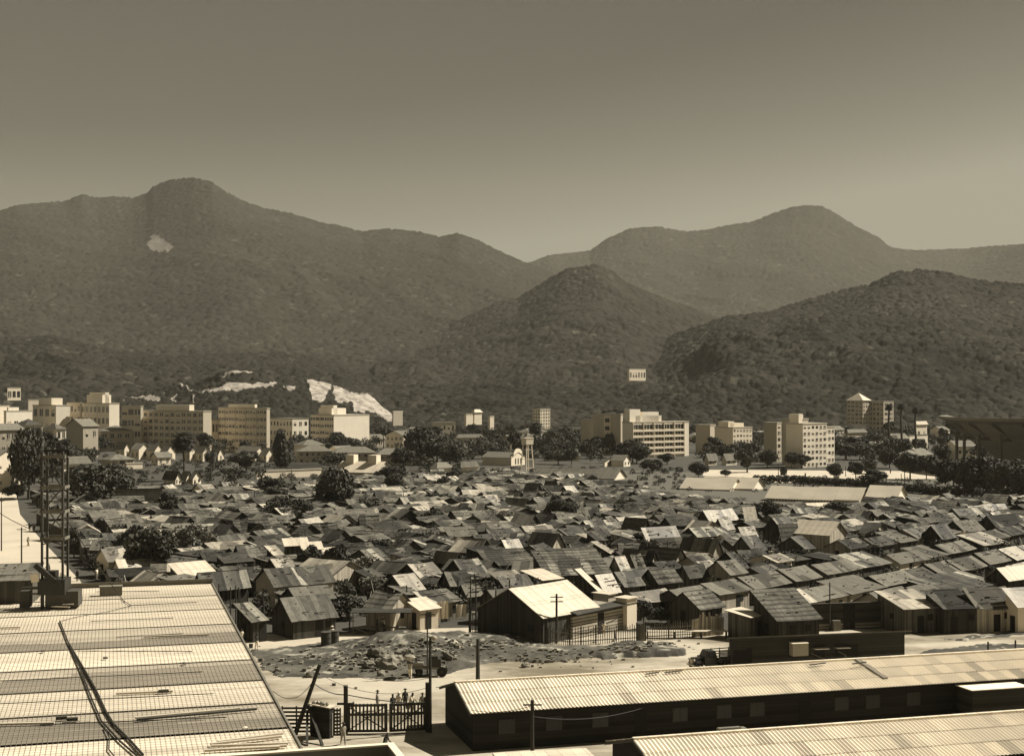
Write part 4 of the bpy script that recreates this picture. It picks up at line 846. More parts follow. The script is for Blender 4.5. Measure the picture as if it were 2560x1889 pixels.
# ------------------------------------------------------------------ long boarded store behind the barracks
ds_ = 137.0; A0 = PD('c4', 328, 850, ds_); ztop = HC - (Q('c4', 0, 652)[1] - HY) * ds_ / F
kx = (Q('c4', 1462, 0)[0] - 1280) / F; a = R(12.5); Ls = (kx * A0.y - A0.x) / (math.cos(a) - kx * math.sin(a))
st = empty('boarded_store', (A0.x, A0.y, 0), a); tag(st, 'long dark boarded store with flat roof standing in the dirt yard', 'store')
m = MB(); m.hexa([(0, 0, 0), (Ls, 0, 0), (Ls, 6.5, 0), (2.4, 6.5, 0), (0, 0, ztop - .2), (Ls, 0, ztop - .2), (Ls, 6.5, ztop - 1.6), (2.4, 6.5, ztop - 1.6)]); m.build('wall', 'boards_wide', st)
m = MB(); m.hexa([(-.5, -.55, ztop - .1), (Ls + .55, -.55, ztop - .1), (Ls + .55, 6.8, ztop - 1.6), (2.2, 6.8, ztop - 1.6), (-.5, -.55, ztop + .02), (Ls + .55, -.55, ztop + .02), (Ls + .55, 6.8, ztop - 1.47), (2.2, 6.8, ztop - 1.47)]); m.build('roof', 'cement_roof', st)
def lxs(x): k = (Q('c4', x, 0)[0] - 1280) / F; return (k * A0.y - A0.x) / (math.cos(a) - k * math.sin(a))
link('door', DOOR, st, (lxs(430), -.05, .02), 0, (lxs(468) - lxs(430), 1, 2.3)); link('door', DOOR, st, (lxs(1080), -.05, .02), 0, (1.3, 1, 2.2)); link('door', DOOR, st, (lxs(350), -.05, .02), 0, (1.6, 1, 2.1))
for x in (905, 1045):
    m = MB(); m.box(-.75, -.8, 0, .75, 0, .05); m.build('awning', 'tin_bright', st, (lxs(x), 0, 2.0)); link('window', WIN, st, (lxs(x), -.04, 1.5), 0, (1.1, 1, .8))
m = MB(); m.box(-.82, -1.0, 0, .82, -.1, 1.2); m.box(-.86, -1.04, 1.204, .86, -.08, 1.26, 2.1); m.build('hanging_tank', 'concrete', st, (lxs(758), 0, 1.5))
m = MB(); m.beam((lxs(830), -.9, 1.7), (lxs(940), -.9, .9), .06); m.beam((lxs(1000), -1.0, 1.8), (lxs(1050), -.9, 1.4), .06); m.beam((lxs(1050), -.9, 0), (lxs(1050), -.9, 1.4), .07); m.beam((lxs(1050), -.9, 1.3), (lxs(1110), -1.2, .5), .06); m.build('handrail', 'timber_grey', st)

# ------------------------------------------------------------------ fenced tin house
C0, FL1, FL2, fd = corner('z2', 350, 960, 1480, 48, 1275, 3.0); C0.z = 0
fh = empty('tin_house', C0, R(48)); tag(fh, 'large gabled tin house with bright sheet roof inside the picket fence', 'house')
W = MB(); Rf = MB(); random.seed(2); shell(W, Rf, 0, FL1, 0, FL2, 3.0, 2.6, 'gable', pal(.92, 1.06), oh=.25, litter=False, jit=.015); W.build('wall', 'planks_dark', fh); Rf.build('roof', 'tin_bright', fh)
def fxl(x): k = (Q('z2', x, 0)[0] - 1280) / F; return (k * C0.y - C0.x) / (math.cos(R(48)) - k * math.sin(R(48)))
xa, xb = fxl(1215), fxl(1745)
m = MB(); m.box(xa, -.35, 0, xb, -.02, 2.55); m.box(FL1 + .3, 0, 0, xb, 5, 2.7); m.build('front_wall', 'boards_pale', fh)
m = MB(); m.hexa([(xa, -1.0, 2.72), (xb + 1, -1.0, 2.95), (xb + 1, 1.2, 3.1), (xa, .0, 2.95), (xa, -1.0, 2.82), (xb + 1, -1.0, 3.05), (xb + 1, 1.2, 3.2), (xa, .0, 3.05)]); m.build('eave_board', 'tar_roof', fh)
link('door', DOOR, fh, (fxl(1450), -.40, .02), 0, (fxl(1505) - fxl(1450), 1, 2.4)); m = MB(); m.box(-.06, FL2 * .5 - .08, 5.4, .06, FL2 * .5 + .08, 6.7); m.build('flue', 'timber', fh); link('window', WIN, fh, (-.05, FL2 * .18, 1.6), R(90), (.8, 1, .8))
m = MB(); m.beam((fxl(1340), -.39, .4), (fxl(1745), -.39, 1.9), .05); m.build('brace_rail', 'timber', fh)
# annexes behind: whitewashed boxes
for i, (xl, xc, xr, yt, y0) in enumerate([(1430, 1570, 1640, 1070, 1250), (1640, 1745, 1835, 1110, 1370)]):
    C, a1, a2, d = corner('z2', xl, xc, xr, 48, y0, .3); h = HC - (Q('z2', 0, yt)[1] - HY) * d / F
    r = empty('annex', C, R(48)); m = MB(); m.box(0, 0, 0, a1, a2, h); m.build('wall', 'whitewash' if i else 'plaster_grey', r); m = MB(); m.box(-.2, -.2, h + .004, a1 + .2, a2 + .2, h + .12); m.build('roof', 'tin_bright', r)
    tag(r, ['grey box annex directly behind the fenced tin house', 'whitewashed upright annex at the right end of the fenced tin house'][i], 'annex')
# picket fence
fp = [('c3', 100, 722), ('c3', 290, 757), ('c3', 555, 790), ('c3', 855, 825), ('c3', 940, 822), ('c3', 1052, 812), ('c3', 1360, 792), ('c3', 1425, 785), ('c3', 1600, 775), ('c3', 1775, 765)]
pts = [P(*q) for q in fp]; fo = empty('picket_fence', pts[0]); tag(fo, 'picket fence of thin upright sticks around the tin house yard', 'fence')
random.seed(4)
for i, (p, q) in enumerate(zip(pts[:-1], pts[1:])):
    p = p - pts[0]; q = q - pts[0]; L = (q - p).length; n = max(3, int(L / (.27 if i != 6 else .16))); m = MB()
    for k in range(n):
        c = p.lerp(q, k / n); hh = random.uniform(1.65, 2.05); m.beam(c, c + Vector((0, random.uniform(-.04, .04), hh)), .075 if i != 6 else .14, .05, random.uniform(.7, 1.4))
    for z in (.45, 1.35): m.beam(p + Vector((0, .06, z)), q + Vector((0, .06, z)), .07, .09)
    m.build('picket_panel', 'timber_grey', fo)
    m = MB(); m.beam((0, 0, 0), (0, 0, 2.1), .16); m.build('post', 'timber', fo, loc=p)
for (xl, xr, yb, yt, nm, lb) in ((1780, 1838, 762, 590, 'plank_gate', 'narrow pale plank gate between picket fence and board fence'), (1840, 2020, 752, 560, 'board_fence', 'tall fence of uneven upright pale boards')):
    a_ = P('c3', xl, yb); b_ = P('c3', xr, yb - 14); r = empty(nm, a_); n = int((b_ - a_).length / .27); m = MB()
    for k in range(n):
        c = (b_ - a_) * (k / n); hh = random.uniform(2.0, 2.7) if nm != 'plank_gate' else 2.0; m.beam(c, c + Vector((random.uniform(-.06, .06), 0, hh)), .25, .04, random.uniform(.5, 1.3))
    m.build('boards', 'planks_pale', r); m = MB(); m.beam((0, .1, .6), (b_ - a_) + Vector((0, .1, .6)), .08); m.beam((0, .1, 1.6), (b_ - a_) + Vector((0, .1, 1.6)), .08); m.build('rail', 'timber', r); tag(r, lb, 'gate' if nm == 'plank_gate' else 'fence')
bn = empty('bench_table', P('c3', 1440, 770)); m = MB(); m.box(0, 0, .75, 9, 1, .82); m.build('top', 'timber_pale', bn)
for x in (0, 3, 6, 8.8): m = MB(); m.box(x, .1, 0, x + .12, .9, .75); m.build('leg', 'timber', bn)
tag(bn, 'long low pale table behind the picket fence', 'table')

# dark boarded front with open door, right
A1 = P('c4', 885, 612); a = R(13); kk = lambda x: (((Q('c4', x, 0)[0] - 1280) / F) * A1.y - A1.x) / (math.cos(a) - (Q('c4', x, 0)[0] - 1280) / F * math.sin(a))
sf = empty('shop_shed', (A1.x, A1.y, 0), a); tag(sf, 'shop like shed with high dark board front and double door', 'shed'); h1 = HC - (Q('c4', 0, 440)[1] - HY) * A1.y / F
xe = kk(1300); m = MB(); m.box(0, 0, 0, xe, 6, h1 - 1.6); m.build('wall', 'boards_pale', sf); m = MB(); m.box(kk(805), -.12, h1 - 2.3, xe + .3, -.02, h1, 1); m.box(kk(805), -.3, h1 + .004, xe + .6, .1, h1 + .06, 2); m.build('fascia', 'boards_wide', sf)
m = MB(); m.hexa([(0, 0, h1 - .9), (xe, 0, h1 - .9), (xe, 6.2, h1 - 1.6), (0, 6.2, h1 - 1.6), (0, 0, h1 - .8), (xe, 0, h1 - .8), (xe, 6.2, h1 - 1.5), (0, 6.2, h1 - 1.5)]); m.build('roof', 'tar_roof', sf)
link('door', DOOR, sf, (kk(1060), -.18, .02), 0, ((kk(1135) - kk(1060)) * .47, 1, 2.9)); link('door', DOOR, sf, (kk(1060) + (kk(1135) - kk(1060)) * .53, -.18, .02), 0, ((kk(1135) - kk(1060)) * .47, 1, 2.9))
m = MB(); m.box(0, -.9, 0, .9, 0, 1.2); m.build('crate', 'timber_grey', sf, (kk(975), -.1, 0))
# ------------------------------------------------------------------ plants
def leafmesh(name, clumps, n, size, matk, seed, flat=.55):
    n = int(n * 1.9)
    """clumps: (x,y,z,r); n leaf faces spread near clump surfaces"""
    rg = np.random.RandomState(seed); C = np.array(clumps); w_ = C[:, 3] ** 2; w_ = w_ / w_.sum()
    idx = rg.choice(len(C), n, p=w_); v = rg.normal(size=(n, 3)); v /= np.linalg.norm(v, axis=1)[:, None]
    rad = C[idx, 3] * (.55 + .5 * rg.rand(n) ** .6); pos = C[idx, :3] + v * rad[:, None] * np.array([1, 1, flat + .25])
    nr = v + rg.normal(size=(n, 3)) * .6; nr /= np.linalg.norm(nr, axis=1)[:, None]
    a = np.cross(nr, rg.normal(size=(n, 3))); a /= np.linalg.norm(a, axis=1)[:, None]; b = np.cross(nr, a)
    s = size * .72 * (.6 + .8 * rg.rand(n))[:, None]
    q = np.stack([pos - a * s - b * s * .6, pos + a * s - b * s * .5, pos + a * s * .8 + b * s * .7, pos - a * s * .7 + b * s * .6], 1).reshape(-1, 3)
    f = np.arange(4 * n).reshape(-1, 4); ct = .7 + .6 * rg.rand(len(C)); tone = np.repeat(ct[idx] * (.75 + .5 * rg.rand(n)), 4)
    return npmesh(name, q, f, matk, tone)
def trunkmesh(name, h, r, clumps, matk='bark', seed=0, lean=.0):
    rg = random.Random(seed); m = MB(); p = Vector((0, 0, -.1)); q = Vector((lean * h * .3, 0, h * .4)); m.tube(p, q, r, r * .7, 7); 
    for c in rg.sample(clumps, min(len(clumps), 7)): m.tube(q, Vector(c[:3]) * .95, r * .45, r * .12, 5)
    return m.mesh(name, matk)
def broad(seed, w=1.0, h=1.0, n=1500, size=.34, matk='leaf', k=16):
    rg = random.Random(seed); cl = []
    for i in range(k):
        a = rg.uniform(0, 6.28); rr = rg.uniform(.0, 1) ** .5 * 2.6 * w; z = rg.uniform(2.6, 6.2) * h; f = 1 - abs(z / h - 4.2) / 3.4
        cl.append((math.cos(a) * rr * f * 1.2, math.sin(a) * rr * f * 1.2, z, rg.uniform(.9, 1.6) * w))
    return trunkmesh('trunk', 5 * h, .22, cl, seed=seed), leafmesh('crown', cl, n, size, matk, seed)
PT = {'broadA': broad(1), 'broadB': broad(2, 1.25, .8), 'broadC': broad(3, .9, 1.15, matk='leaf_dark'), 'broadD': broad(4, 1.35, .9, 2200, .34, 'leaf_dark', 24), 'pale': broad(5, 1.2, .8, 1400, .32, 'leaf_pale')}
cl = [(random.uniform(-.5, .5) * (1 - i / 20), random.uniform(-.5, .5) * (1 - i / 20), 1.2 + i * .42, 1.3 - .045 * i) for i in range(15)]
PT['column'] = (trunkmesh('trunk', 6, .2, cl, seed=9), leafmesh('crown', cl, 1800, .3, 'leaf_dark', 9, .9))
cl = [(math.cos(i * 2.4) * 1.2, math.sin(i * 2.4) * 1.2, .6 + .3 * (i % 4), .8) for i in range(9)]
PT['bush'] = (trunkmesh('trunk', 1.2, .08, cl, seed=10), leafmesh('crown', cl, 500, .26, 'leaf', 10))
def palm_meshes(seed, R_=2.6, n=34, hang=1.0):
    rg = random.Random(seed); t = MB(); pr = Vector((0, 0, -.1))
    for i in range(8): q = Vector((.02 * math.sin(i), 0, (i + 1) / 8)); t.tube(pr, q, .05 * (1 - i * .04), .05 * (1 - (i + 1) * .04), 7, caps=i in (0, 7)); pr = q
    c = MB()
    for i in range(n):
        a = rg.uniform(0, 6.28); el = rg.uniform(-.5, 1.25); L = R_ * rg.uniform(.85, 1.1); prp = Vector((0, 0, 0)); d = Vector((math.cos(a) * math.cos(el), math.sin(a) * math.cos(el), math.sin(el))); sd = Vector((-math.sin(a), math.cos(a), 0))
        for s in range(6):
            q = prp + d * L / 6; d = (d + Vector((0, 0, -.26 * hang))).normalized(); w0 = .6 * (1 - abs(s - 2) / 5) * R_ / 2.6; 
            for sg in (-1, 1):
                for kk in range(3):
                    b0 = prp.lerp(q, kk / 3); b1 = prp.lerp(q, (kk + .55) / 3); tip = sd * sg * w0 * 1.5 + Vector((0, 0, -.22)) * w0 * 2 + d * .12
                    c.poly([b0, b1, b1 + tip, b0 + tip * .9], rg.uniform(.6, 1.2))
            prp = q
    return t.mesh('trunk', 'bark'), c.mesh('crown', 'leaf_dark')
PALM = palm_meshes(1, n=120); PALMB = palm_meshes(2, 2.6, 44, 1.6)
def bare(seed):
    rg = random.Random(seed); m = MB()
    def br(p, d, L, r, k):
        q = p + d * L; m.tube(p, q, r, r * .65, 5 if k > 2 else 3, caps=False)
        if k == 0: return
        for _ in range(3 if k > 1 else 4):
            nd = (d + Vector((rg.uniform(-1, 1), rg.uniform(-1, 1), rg.uniform(-.25, .6))) * .8).normalized(); br(q, nd, L * rg.uniform(.6, .85), r * .6, k - 1)
    br(Vector((0, 0, -.1)), Vector((0, 0, 1)), 1.6, .16, 5)
    return m.mesh('trunk', 'bark'), None
BARE = [bare(1), bare(2), bare(3)]
TREE_POS = []
def plant(kind, pos, sx, sz, desc=None, label=None, name='tree', cat='tree', group=None, rot=None):
    t, c = PT[kind] if kind in PT else BARE[int(kind[-1])]
    r = empty(name, pos, random.uniform(0, 6.28) if rot is None else rot)
    link('trunk', t, r, scale=(sx, sx, sz)); 
    if c: link('crown', c, r, scale=(sx, sx, sz))
    if label: tag(r, label, cat, group)
    elif desc: auto(r, desc, cat, group, pos + Vector((0, 0, sz * 3)))
    TREE_POS.append((pos.x, pos.y, sx * 3)); return r
def tr(c, x, ybase, hpx, wpx, kind, desc='leafy dark tree', label=None, d=None, group='trees of the settlement and town'):
    """tree by photo measures: trunk column x, base row, height and width in crop pixels"""
    p = P(c, x, ybase) if d is None else Vector(((Q(c, x, 0)[0] - 1280) / F * d, d, 0))
    s = CR[c][2] * p.y / F; H = hpx * s; W = wpx * s
    bh = {'broadA': 7.4, 'broadB': 6.2, 'broadC': 8.3, 'broadD': 7.0, 'pale': 6.2, 'column': 8.0, 'bush': 2.4}.get(kind, 5.5); bwid = {'broadA': 7, 'broadB': 8.5, 'broadC': 6.3, 'broadD': 9.4, 'pale': 8.2, 'column': 3.0, 'bush': 4.2}.get(kind, 6.5)
    return plant(kind, p, W / bwid, H / bh, desc, label, group=group)
# trees standing among the shacks
tr('w2', 1000, 1215, 640, 700, 'broadA', label='large leafy tree nearest the street, its pale branches showing low', name='leafy tree') if False else tr('w2', 1000, 1215, 640, 620, 'broadA', label='large leafy tree left of the bright lean-to, nearest the deck')
tr('w2', 900, 1010, 450, 420, 'broadB', label='leafy tree just behind the large one by the deck')
tr('w2', 1500, 1000, 420, 520, 'pale', label='pale flowering tree right of the large leafy tree')
tr('w2', 1260, 930, 300, 330, 'broadC', label='dark tree between the large leafy tree and the pale flowering one')
tr('w2', 200, 950, 330, 230, 'broadC', label='dark tree hanging over the left street edge')
tr('w2', 1235, 560, 360, 240, 'broadC', label='dense dark upright tree right of the long porch house')
tr('w2', 480, 420, 500, 760, 'broadD', label='broad dark tree mass left of the long porch house')
tr('w2', 1940, 600, 230, 260, 'broadA', label='round dark tree on a thin forked trunk')
tr('z1', 880, 300, 420, 500, 'broadD', label='big dark spreading tree in the back half of the settlement')
tr('z1', 480, 400, 250, 480, 'broadB', label='bushy tree low beside the big dark spreading tree')
tr('z1', 330, 250, 200, 330, 'broadA', label='tree just left of the big dark spreading tree')
tr('z1', 1440, 130, 200, 250, 'broadD', label='dark tree behind the shacks right of the big dark tree')
tr('z1', 960, 1110, 190, 290, 'broadB', label='dark bush tree behind the sagging patched roof')
tr('z1', 1010, 1290, 240, 330, 'broadB', label='low bushy tree before the dark open yard beside the plank hut')
tr('z1', 1240, 1060, 170, 290, 'pale', label='dusty pale tree above the tile roofed plank hut')
tr('z1', 1480, 800, 330, 330, 'bare0', label='bare forked tree above the bright tin roofs')
tr('z1', 1300, 760, 230, 260, 'broadB', label='thin dark tree left of the bare forked tree')
tr('z2', 520, 460, 230, 330, 'bare1', label='leafless tree right of the wide pale roof')
tr('z2', 1270, 430, 290, 400, 'bare2', label='spreading leafless tree in the middle of the settlement')
tr('z2', 1700, 380, 260, 290, 'bare0', label='leafless tree at the back right of the settlement middle')
tr('z2', 1860, 690, 210, 220, 'broadC', label='round leafy tree left of the whitewashed high shack')
tr('z2', 1700, 690, 110, 130, 'bush', label='small bush tree touching the round leafy tree')
tr('z2', 1900, 1340, 240, 280, 'broadB', label='vine covered tree behind the picket fence')
tr('z2', 2120, 1340, 170, 260, 'broadB', label='hanging shrub tree right of the vine covered one')
tr('z3', 1300, 490, 280, 330, 'broadD', label='round very dark tree standing alone among the right hand roofs')
tr('z3', 700, 320, 170, 440, 'bare1', label='wide leafless thicket tree behind the right hand shacks')
tr('z3', 1000, 300, 150, 420, 'bare2', label='second leafless thicket tree before the long white sheds')
tr('z3', 400, 380, 130, 170, 'broadA', label='small dark tree at the left of the leafless thickets')
tr('z4', 220, 400, 180, 330, 'broadD', label='low dark tree right of the round very dark tree')
tr('z4', 745, 370, 120, 90, 'broadC', label='small cone shaped dark tree on the open field')
tr('z4', 1750, 1030, 180, 280, 'broadB', label='shaggy shrub tree left of the hut with plain white roof')
tr('z4', 1200, 1200, 130, 250, 'broadB', label='dark shrub among shacks above the front row')
tr('c5', 250, 1200, 620, 420, 'broadD', label='tall dark tree behind the hoist tower at the left')
tr('c5', 400, 1120, 500, 330, 'broadC', label='tree right of the hoist tower top among the town houses')
tr('c5', 150, 1190, 130, 260, 'broadB', label='low dark tree at the left street end')
tr('c5', 720, 1130, 240, 360, 'broadD', label='round dark tree by the pyramid roofed house')
tr('c5', 980, 1110, 230, 260, 'broadA', label='feathery tree right of the round dark tree in the town edge')
# town trees (hand placed)
TT = [('z5', 1280, 1240, 260, 330), ('z5', 1420, 1330, 200, 280), ('z5', 1600, 1200, 240, 330), ('z5', 620, 1230, 420, 420), ('z5', 950, 1150, 280, 300), ('c6', 870, 720, 130, 130), ('c6', 400, 960, 190, 260),
      ('c6', 1900, 900, 330, 330), ('c6', 1750, 940, 200, 250), ('c6', 1660, 1080, 180, 230), ('c6', 620, 1190, 180, 300), ('c6', 1180, 1180, 230, 330), ('c6', 2040, 900, 270, 330), ('c6', 1640, 650, 110, 90),
      ('c7', 120, 720, 240, 270), ('c7', 250, 780, 200, 330), ('c7', 620, 660, 120, 150), ('c7', 930, 680, 120, 170), ('c7', 1330, 700, 140, 200), ('c7', 1430, 700, 170, 170), ('c7', 1260, 720, 130, 150), ('c7', 1740, 830, 110, 160), ('c7', 1850, 770, 90, 130), ('c7', 2080, 860, 110, 150), ('c7', 1180, 860, 50, 130),
      ('w4', 60, 500, 130, 170), ('w4', 200, 590, 170, 190), ('w4', 350, 560, 140, 150), ('w4', 470, 640, 100, 60), ('w4', 525, 560, 130, 90), ('w4', 600, 560, 110, 130), ('w4', 840, 640, 120, 150), ('w4', 1000, 640, 140, 150), ('w4', 1110, 600, 120, 170), ('w4', 1120, 710, 150, 200), ('w4', 1250, 560, 150, 190), ('w4', 1400, 640, 210, 220), ('w4', 1520, 640, 190, 160),
      ('w4', 980, 460, 140, 220), ('w4', 1130, 430, 130, 230), ('w4', 930, 500, 120, 160), ('w4', 1350, 500, 170, 190), ('w4', 500, 400, 60, 90), ('w4', 40, 620, 50, 90)]
for i, (c, x, y, h, w_) in enumerate(TT): tr(c, x, y, h, w_, ('broadA', 'broadB', 'broadC', 'broadD')[i % 4])
for i, (x, y, h, w_) in enumerate([(1660, 720, 230, 220), (1760, 745, 260, 260), (1860, 770, 290, 260), (1960, 780, 310, 280), (2070, 790, 290, 280), (2190, 790, 260, 280), (2290, 790, 260, 260), (1720, 690, 210, 230), (1820, 690, 220, 240), (1930, 690, 220, 240), (2050, 700, 230, 260), (2170, 710, 220, 260)]):
    tr('w4', x, y, h, w_, ('broadC', 'broadA', 'broadD')[i % 3], desc='willowy dark grove tree', group='grove below the stadium')
def palm(c, x, yb, yt, rad, label, kind=PALM, nm='palm_tree'):
    p = P(c, x, yb); s = p.y / F * CR[c][2]; H = (yb - yt) * s; r = empty(nm, p); link('trunk', kind[0], r, scale=(H / 1.0 if False else max(4, H * .55), max(4, H * .55), H)); k = rad * s / 2.25
    link('crown', kind[1], r, loc=(.0, 0, H), scale=(k, k, k)); tag(r, label, 'palm', 'palms'); TREE_POS.append((p.x, p.y, 2))
palm('z6', 878, 1660, 1110, 175, 'tallest royal palm with full round head before the row houses')
palm('z6', 1250, 1660, 1290, 120, 'shorter palm with drooping head right of the tallest palm', PALMB)
palm('z7', 1700, 1180, 900, 70, 'dark palm beside the small white two storey house', PALMB)
palm('c7', 880, 690, 500, 60, 'palm rising behind the white water tank tower')
palm('z5', 1650, 1000, 700, 90, 'drooping palm before the white ended apartment house', PALMB)
palm('z5', 1800, 1000, 690, 80, 'second drooping palm before the white ended apartment house', PALMB)
for i, (x, y, yt) in enumerate([(1245, 470, 110), (1335, 470, 105), (1440, 470, 130)]): palm('w4', x, y, yt, 32, ['left', 'middle', 'right'][i] + ' one of the three very tall thin palms left of the stadium')
p = P('c6', 690, 920); s = p.y / F * .2905; cr = empty('columnar_tree', p); link('trunk', PT['column'][0], cr, scale=(2.2, 2.2, 335 * s / 8)); link('crown', PT['column'][1], cr, scale=(165 * s / 3, 165 * s / 3, 335 * s / 8)); tag(cr, 'tall dense egg shaped tree between the pale blocks', 'tree')
# undergrowth that fills gaps between shacks (uncountable)
rg = np.random.RandomState(5); cl = []
while len(cl) < 1100:
    d = rg.uniform(165, 470); px = rg.uniform(60, 2600); x = (px - 1280) / F * d; 
    if fav_ok(px, HY + F * HC / d): cl.append((x, d, rg.uniform(.4, 1.9), rg.uniform(.7, 1.8)))
uo = link('undergrowth', leafmesh('undergrowth', cl, 70000, .22, 'leaf', 6), kind='stuff'); tag(uo, 'weeds and shrubs filling the gaps between shacks', 'undergrowth')
cl = []
while len(cl) < 900:      # rough scrub over the open field behind the shacks
    d = rg.uniform(395, 640); px = rg.uniform(230, 2600); py = HY + F * HC / d
    if (px > 1180 and 1172 < py < 1300 and not (py < 1198 and px > 1750)) or (px < 1180 and 1140 < py < 1240): cl.append(((px - 1280) / F * d, d, rg.uniform(.0, .7), rg.uniform(.5, 1.5)))
so_ = link('field_scrub', leafmesh('field_scrub', cl, 36000, .26, 'leaf', 66), kind='stuff'); tag(so_, 'low scrub over the open field around the long sheds', 'scrub')
lm = MB(); random.seed(12); n = 0       # yard clutter
while n < 6000:
    d = random.uniform(160, 440); px = random.uniform(100, 2600); x = (px - 1280) / F * d
    if not fav_ok(px, HY + F * HC / d): continue
    n += 1; s = random.uniform(.1, .55)
    if random.random() < .5: lm.beam((x, d, random.uniform(0, 1.4)), (x + random.uniform(-1.6, 1.6), d + random.uniform(-1, 1), random.uniform(.1, 3.2)), .08, .08, random.choice((.2, .4, .8, 2.5)))
    else: lm.box(x - s, d - s * .6, 0, x + s, d + s * .6, random.uniform(.2, 1.1), random.choice((.3, .6, 1, 2.2, 3.2)))
tag(lm.build('yard_clutter', 'timber_grey', kind='stuff'), 'clutter of sticks, crates and rags between the shacks', 'clutter')

# ------------------------------------------------------------------ town buildings
BL = []
def block(label, c, xl, xc, xr, yt, al, d=None, yb=None, wall='plaster', right=(0, 0), left=(0, 0), name='apartment_block', cat='apartment block', ww=.55, wh=.5, roof='concrete', top=(), gabs=None, rise=2, ribbon=False, balc=False, lww=None, group=None, slab=True, z0=0, extra_h=0, maxL=120):
    """box building by photo columns; right/left = (rows, columns) of windows on each visible face"""
    if wall in ('whitewash', 'plaster', 'plaster_tan') and 14 < al < 42: al = 42
    if gabs == 'E' and al < 55: al = 58
    C, L1, L2, d = corner(c, xl, xc, xr, al, yb, 0, d) if d is None else corner(c, xl, xc, xr, al, None, 0, d)
    L1 = min(L1, maxL); L2 = min(L2, 120); h = HC - (Q(c, 0, yt)[1] - HY) * d / F
    r = empty(name, C + Vector((0, 0, z0)), R(al)); h -= z0
    W = MB(); Rf = MB()
    if gabs == 'G': shell(W, Rf, 0, L1, 0, L2, h, rise, 'gable', lambda: random.uniform(.9, 1.05), oh=.5, litter=False, jit=0, sheet=8)
    elif gabs == 'E':
        T = Matrix.Rotation(R(90), 4, 'Z'); W.T = T; Rf.T = T; shell(W, Rf, 0, L2, -L1, 0, h, rise, 'gable', lambda: random.uniform(.96, 1.03), oh=.5, litter=False, jit=.02, sheet=3)
    elif gabs == 'H': shell(W, Rf, 0, L1, 0, L2, h, rise, 'hip', oh=.6)
    else:
        W.box(0, 0, 0, L1, L2, h)
        if slab: Rf.box(-.15, -.15, h + .004, L1 + .15, L2 + .15, h + .45, 1.15)
    W.build('wall', wall, r)
    if Rf.f: Rf.build('roof', roof, r)
    for k, (u0, u1, hh) in enumerate(top):
        m = MB(); m.box(L1 * u0, L2 * .25, h + .46, L1 * u1, L2 * .8, h + .46 + hh); m.build('rooftop_room', wall if wall != 'plaster_grey' else 'plaster', r)
    def face(rows, cols, L, isleft, wwf):
        if not rows or not cols: return
        fh = h / rows
        if rows * cols > 100: cols = 100 // rows
        for i in range(rows):
            zc = h - (i + .5) * fh
            if balc and not isleft: m = MB(); m.box(0, -.5, zc - fh * .5 + .1, L, -.04, zc - fh * .18); m.build('balcony_band', 'plaster', r)
            for j in range(cols):
                u = L * (j + .5) / cols
                WIN = random.choice(WSET)
                if isleft: link('window', WIN, r, (-.03, u, zc), R(90), (L / cols * wwf, 1, fh * wh))
                else: link('window', WIN, r, (u, -.03 if not balc else -.03, zc + (fh * .1 if balc else 0)), 0, (L / cols * wwf, 1, fh * wh))
    if left[0] >= 4 and left[1] >= 5:
        for j in range(0, left[1] + 1, 3): m = MB(); u = L2 * j / left[1]; m.box(-.22, max(u - .15, 0), 0, -.02, min(u + .15, L2), h); m.build('pilaster', 'whitewash' if j % 2 else wall, r)
        m = MB(); [m.box(-.12, 0, h * k / left[0] - .12, -.015, L2, h * k / left[0] + .12) for k in range(1, left[0])]; m.build('floor_bands', 'plaster', r)
    face(*right, L1, False, ww); face(*left, L2, True, lww or ww)
    tag(r, label, cat, group); BL.append((Q(c, xl, 0)[0], Q(c, xr, 0)[0], Q(c, 0, yt)[1], d)); return r, L1, L2, h
wm_ = MB(); wm_.box(-.5, -.03, -.5, .5, .03, .5, 1); WIN_GL = wm_.mesh('window', 'glass_dark'); WIN_OLD = WIN; WIN = WIN_GL
wm_ = MB(); wm_.box(-.5, -.03, -.5, .5, .03, -.05, 1, 0); wm_.box(-.5, -.04, -.05, .5, .03, .5, 1, 1); WIN_BL = wm_.mesh('window', ['glass_dark', 'plaster_grey'])
wm_ = MB(); wm_.box(-.5, -.03, -.5, -.06, .03, .5, 1, 0); wm_.box(.06, -.03, -.5, .5, .03, .5, 1, 0); wm_.box(-.06, -.05, -.5, .06, .03, .5, 1, 1); wm_.box(-.56, -.12, -.58, .56, .0, -.5, 1, 1); WIN_FR = wm_.mesh('window', ['glass_dark', 'plaster'])
WSET = [WIN_GL, WIN_FR, WIN_FR, WIN_BL]
block('plain white building at the far left edge', 'z5', -300, -290, 148, 480, 60, d=700, wall='whitewash', name='town_house', cat='house')
block('low white terraced house with dark openings, far left', 'z5', 60, 100, 515, 560, 50, d=700, wall='plaster', right=(1, 4), top=((.1, .5, 1.6),), name='town_house', cat='house')
block('grey block with plain bright side wall left of the white ended apartments', 'z5', 520, 890, 1110, 470, 45, d=720, wall='plaster', left=(3, 4), top=((.1, .9, 3.5),))
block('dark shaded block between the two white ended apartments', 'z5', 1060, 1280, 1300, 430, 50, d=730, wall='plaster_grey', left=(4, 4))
block('apartments with stepped white rooftop and bright end wall', 'z5', 1290, 1740, 1895, 440, 45, d=710, wall='plaster', left=(4, 7), top=((.0, .9, 4.2), (.3, .7, 5.4)))
block('tall plain gabled house with four windows in its sunlit side', 'z5', 1050, 1320, 1560, 790, 50, yb=1300, wall='plaster_tan', right=(2, 2), ww=.3, wh=.35, gabs='G', rise=3.0, roof='clay_tiles', name='town_house', cat='house')
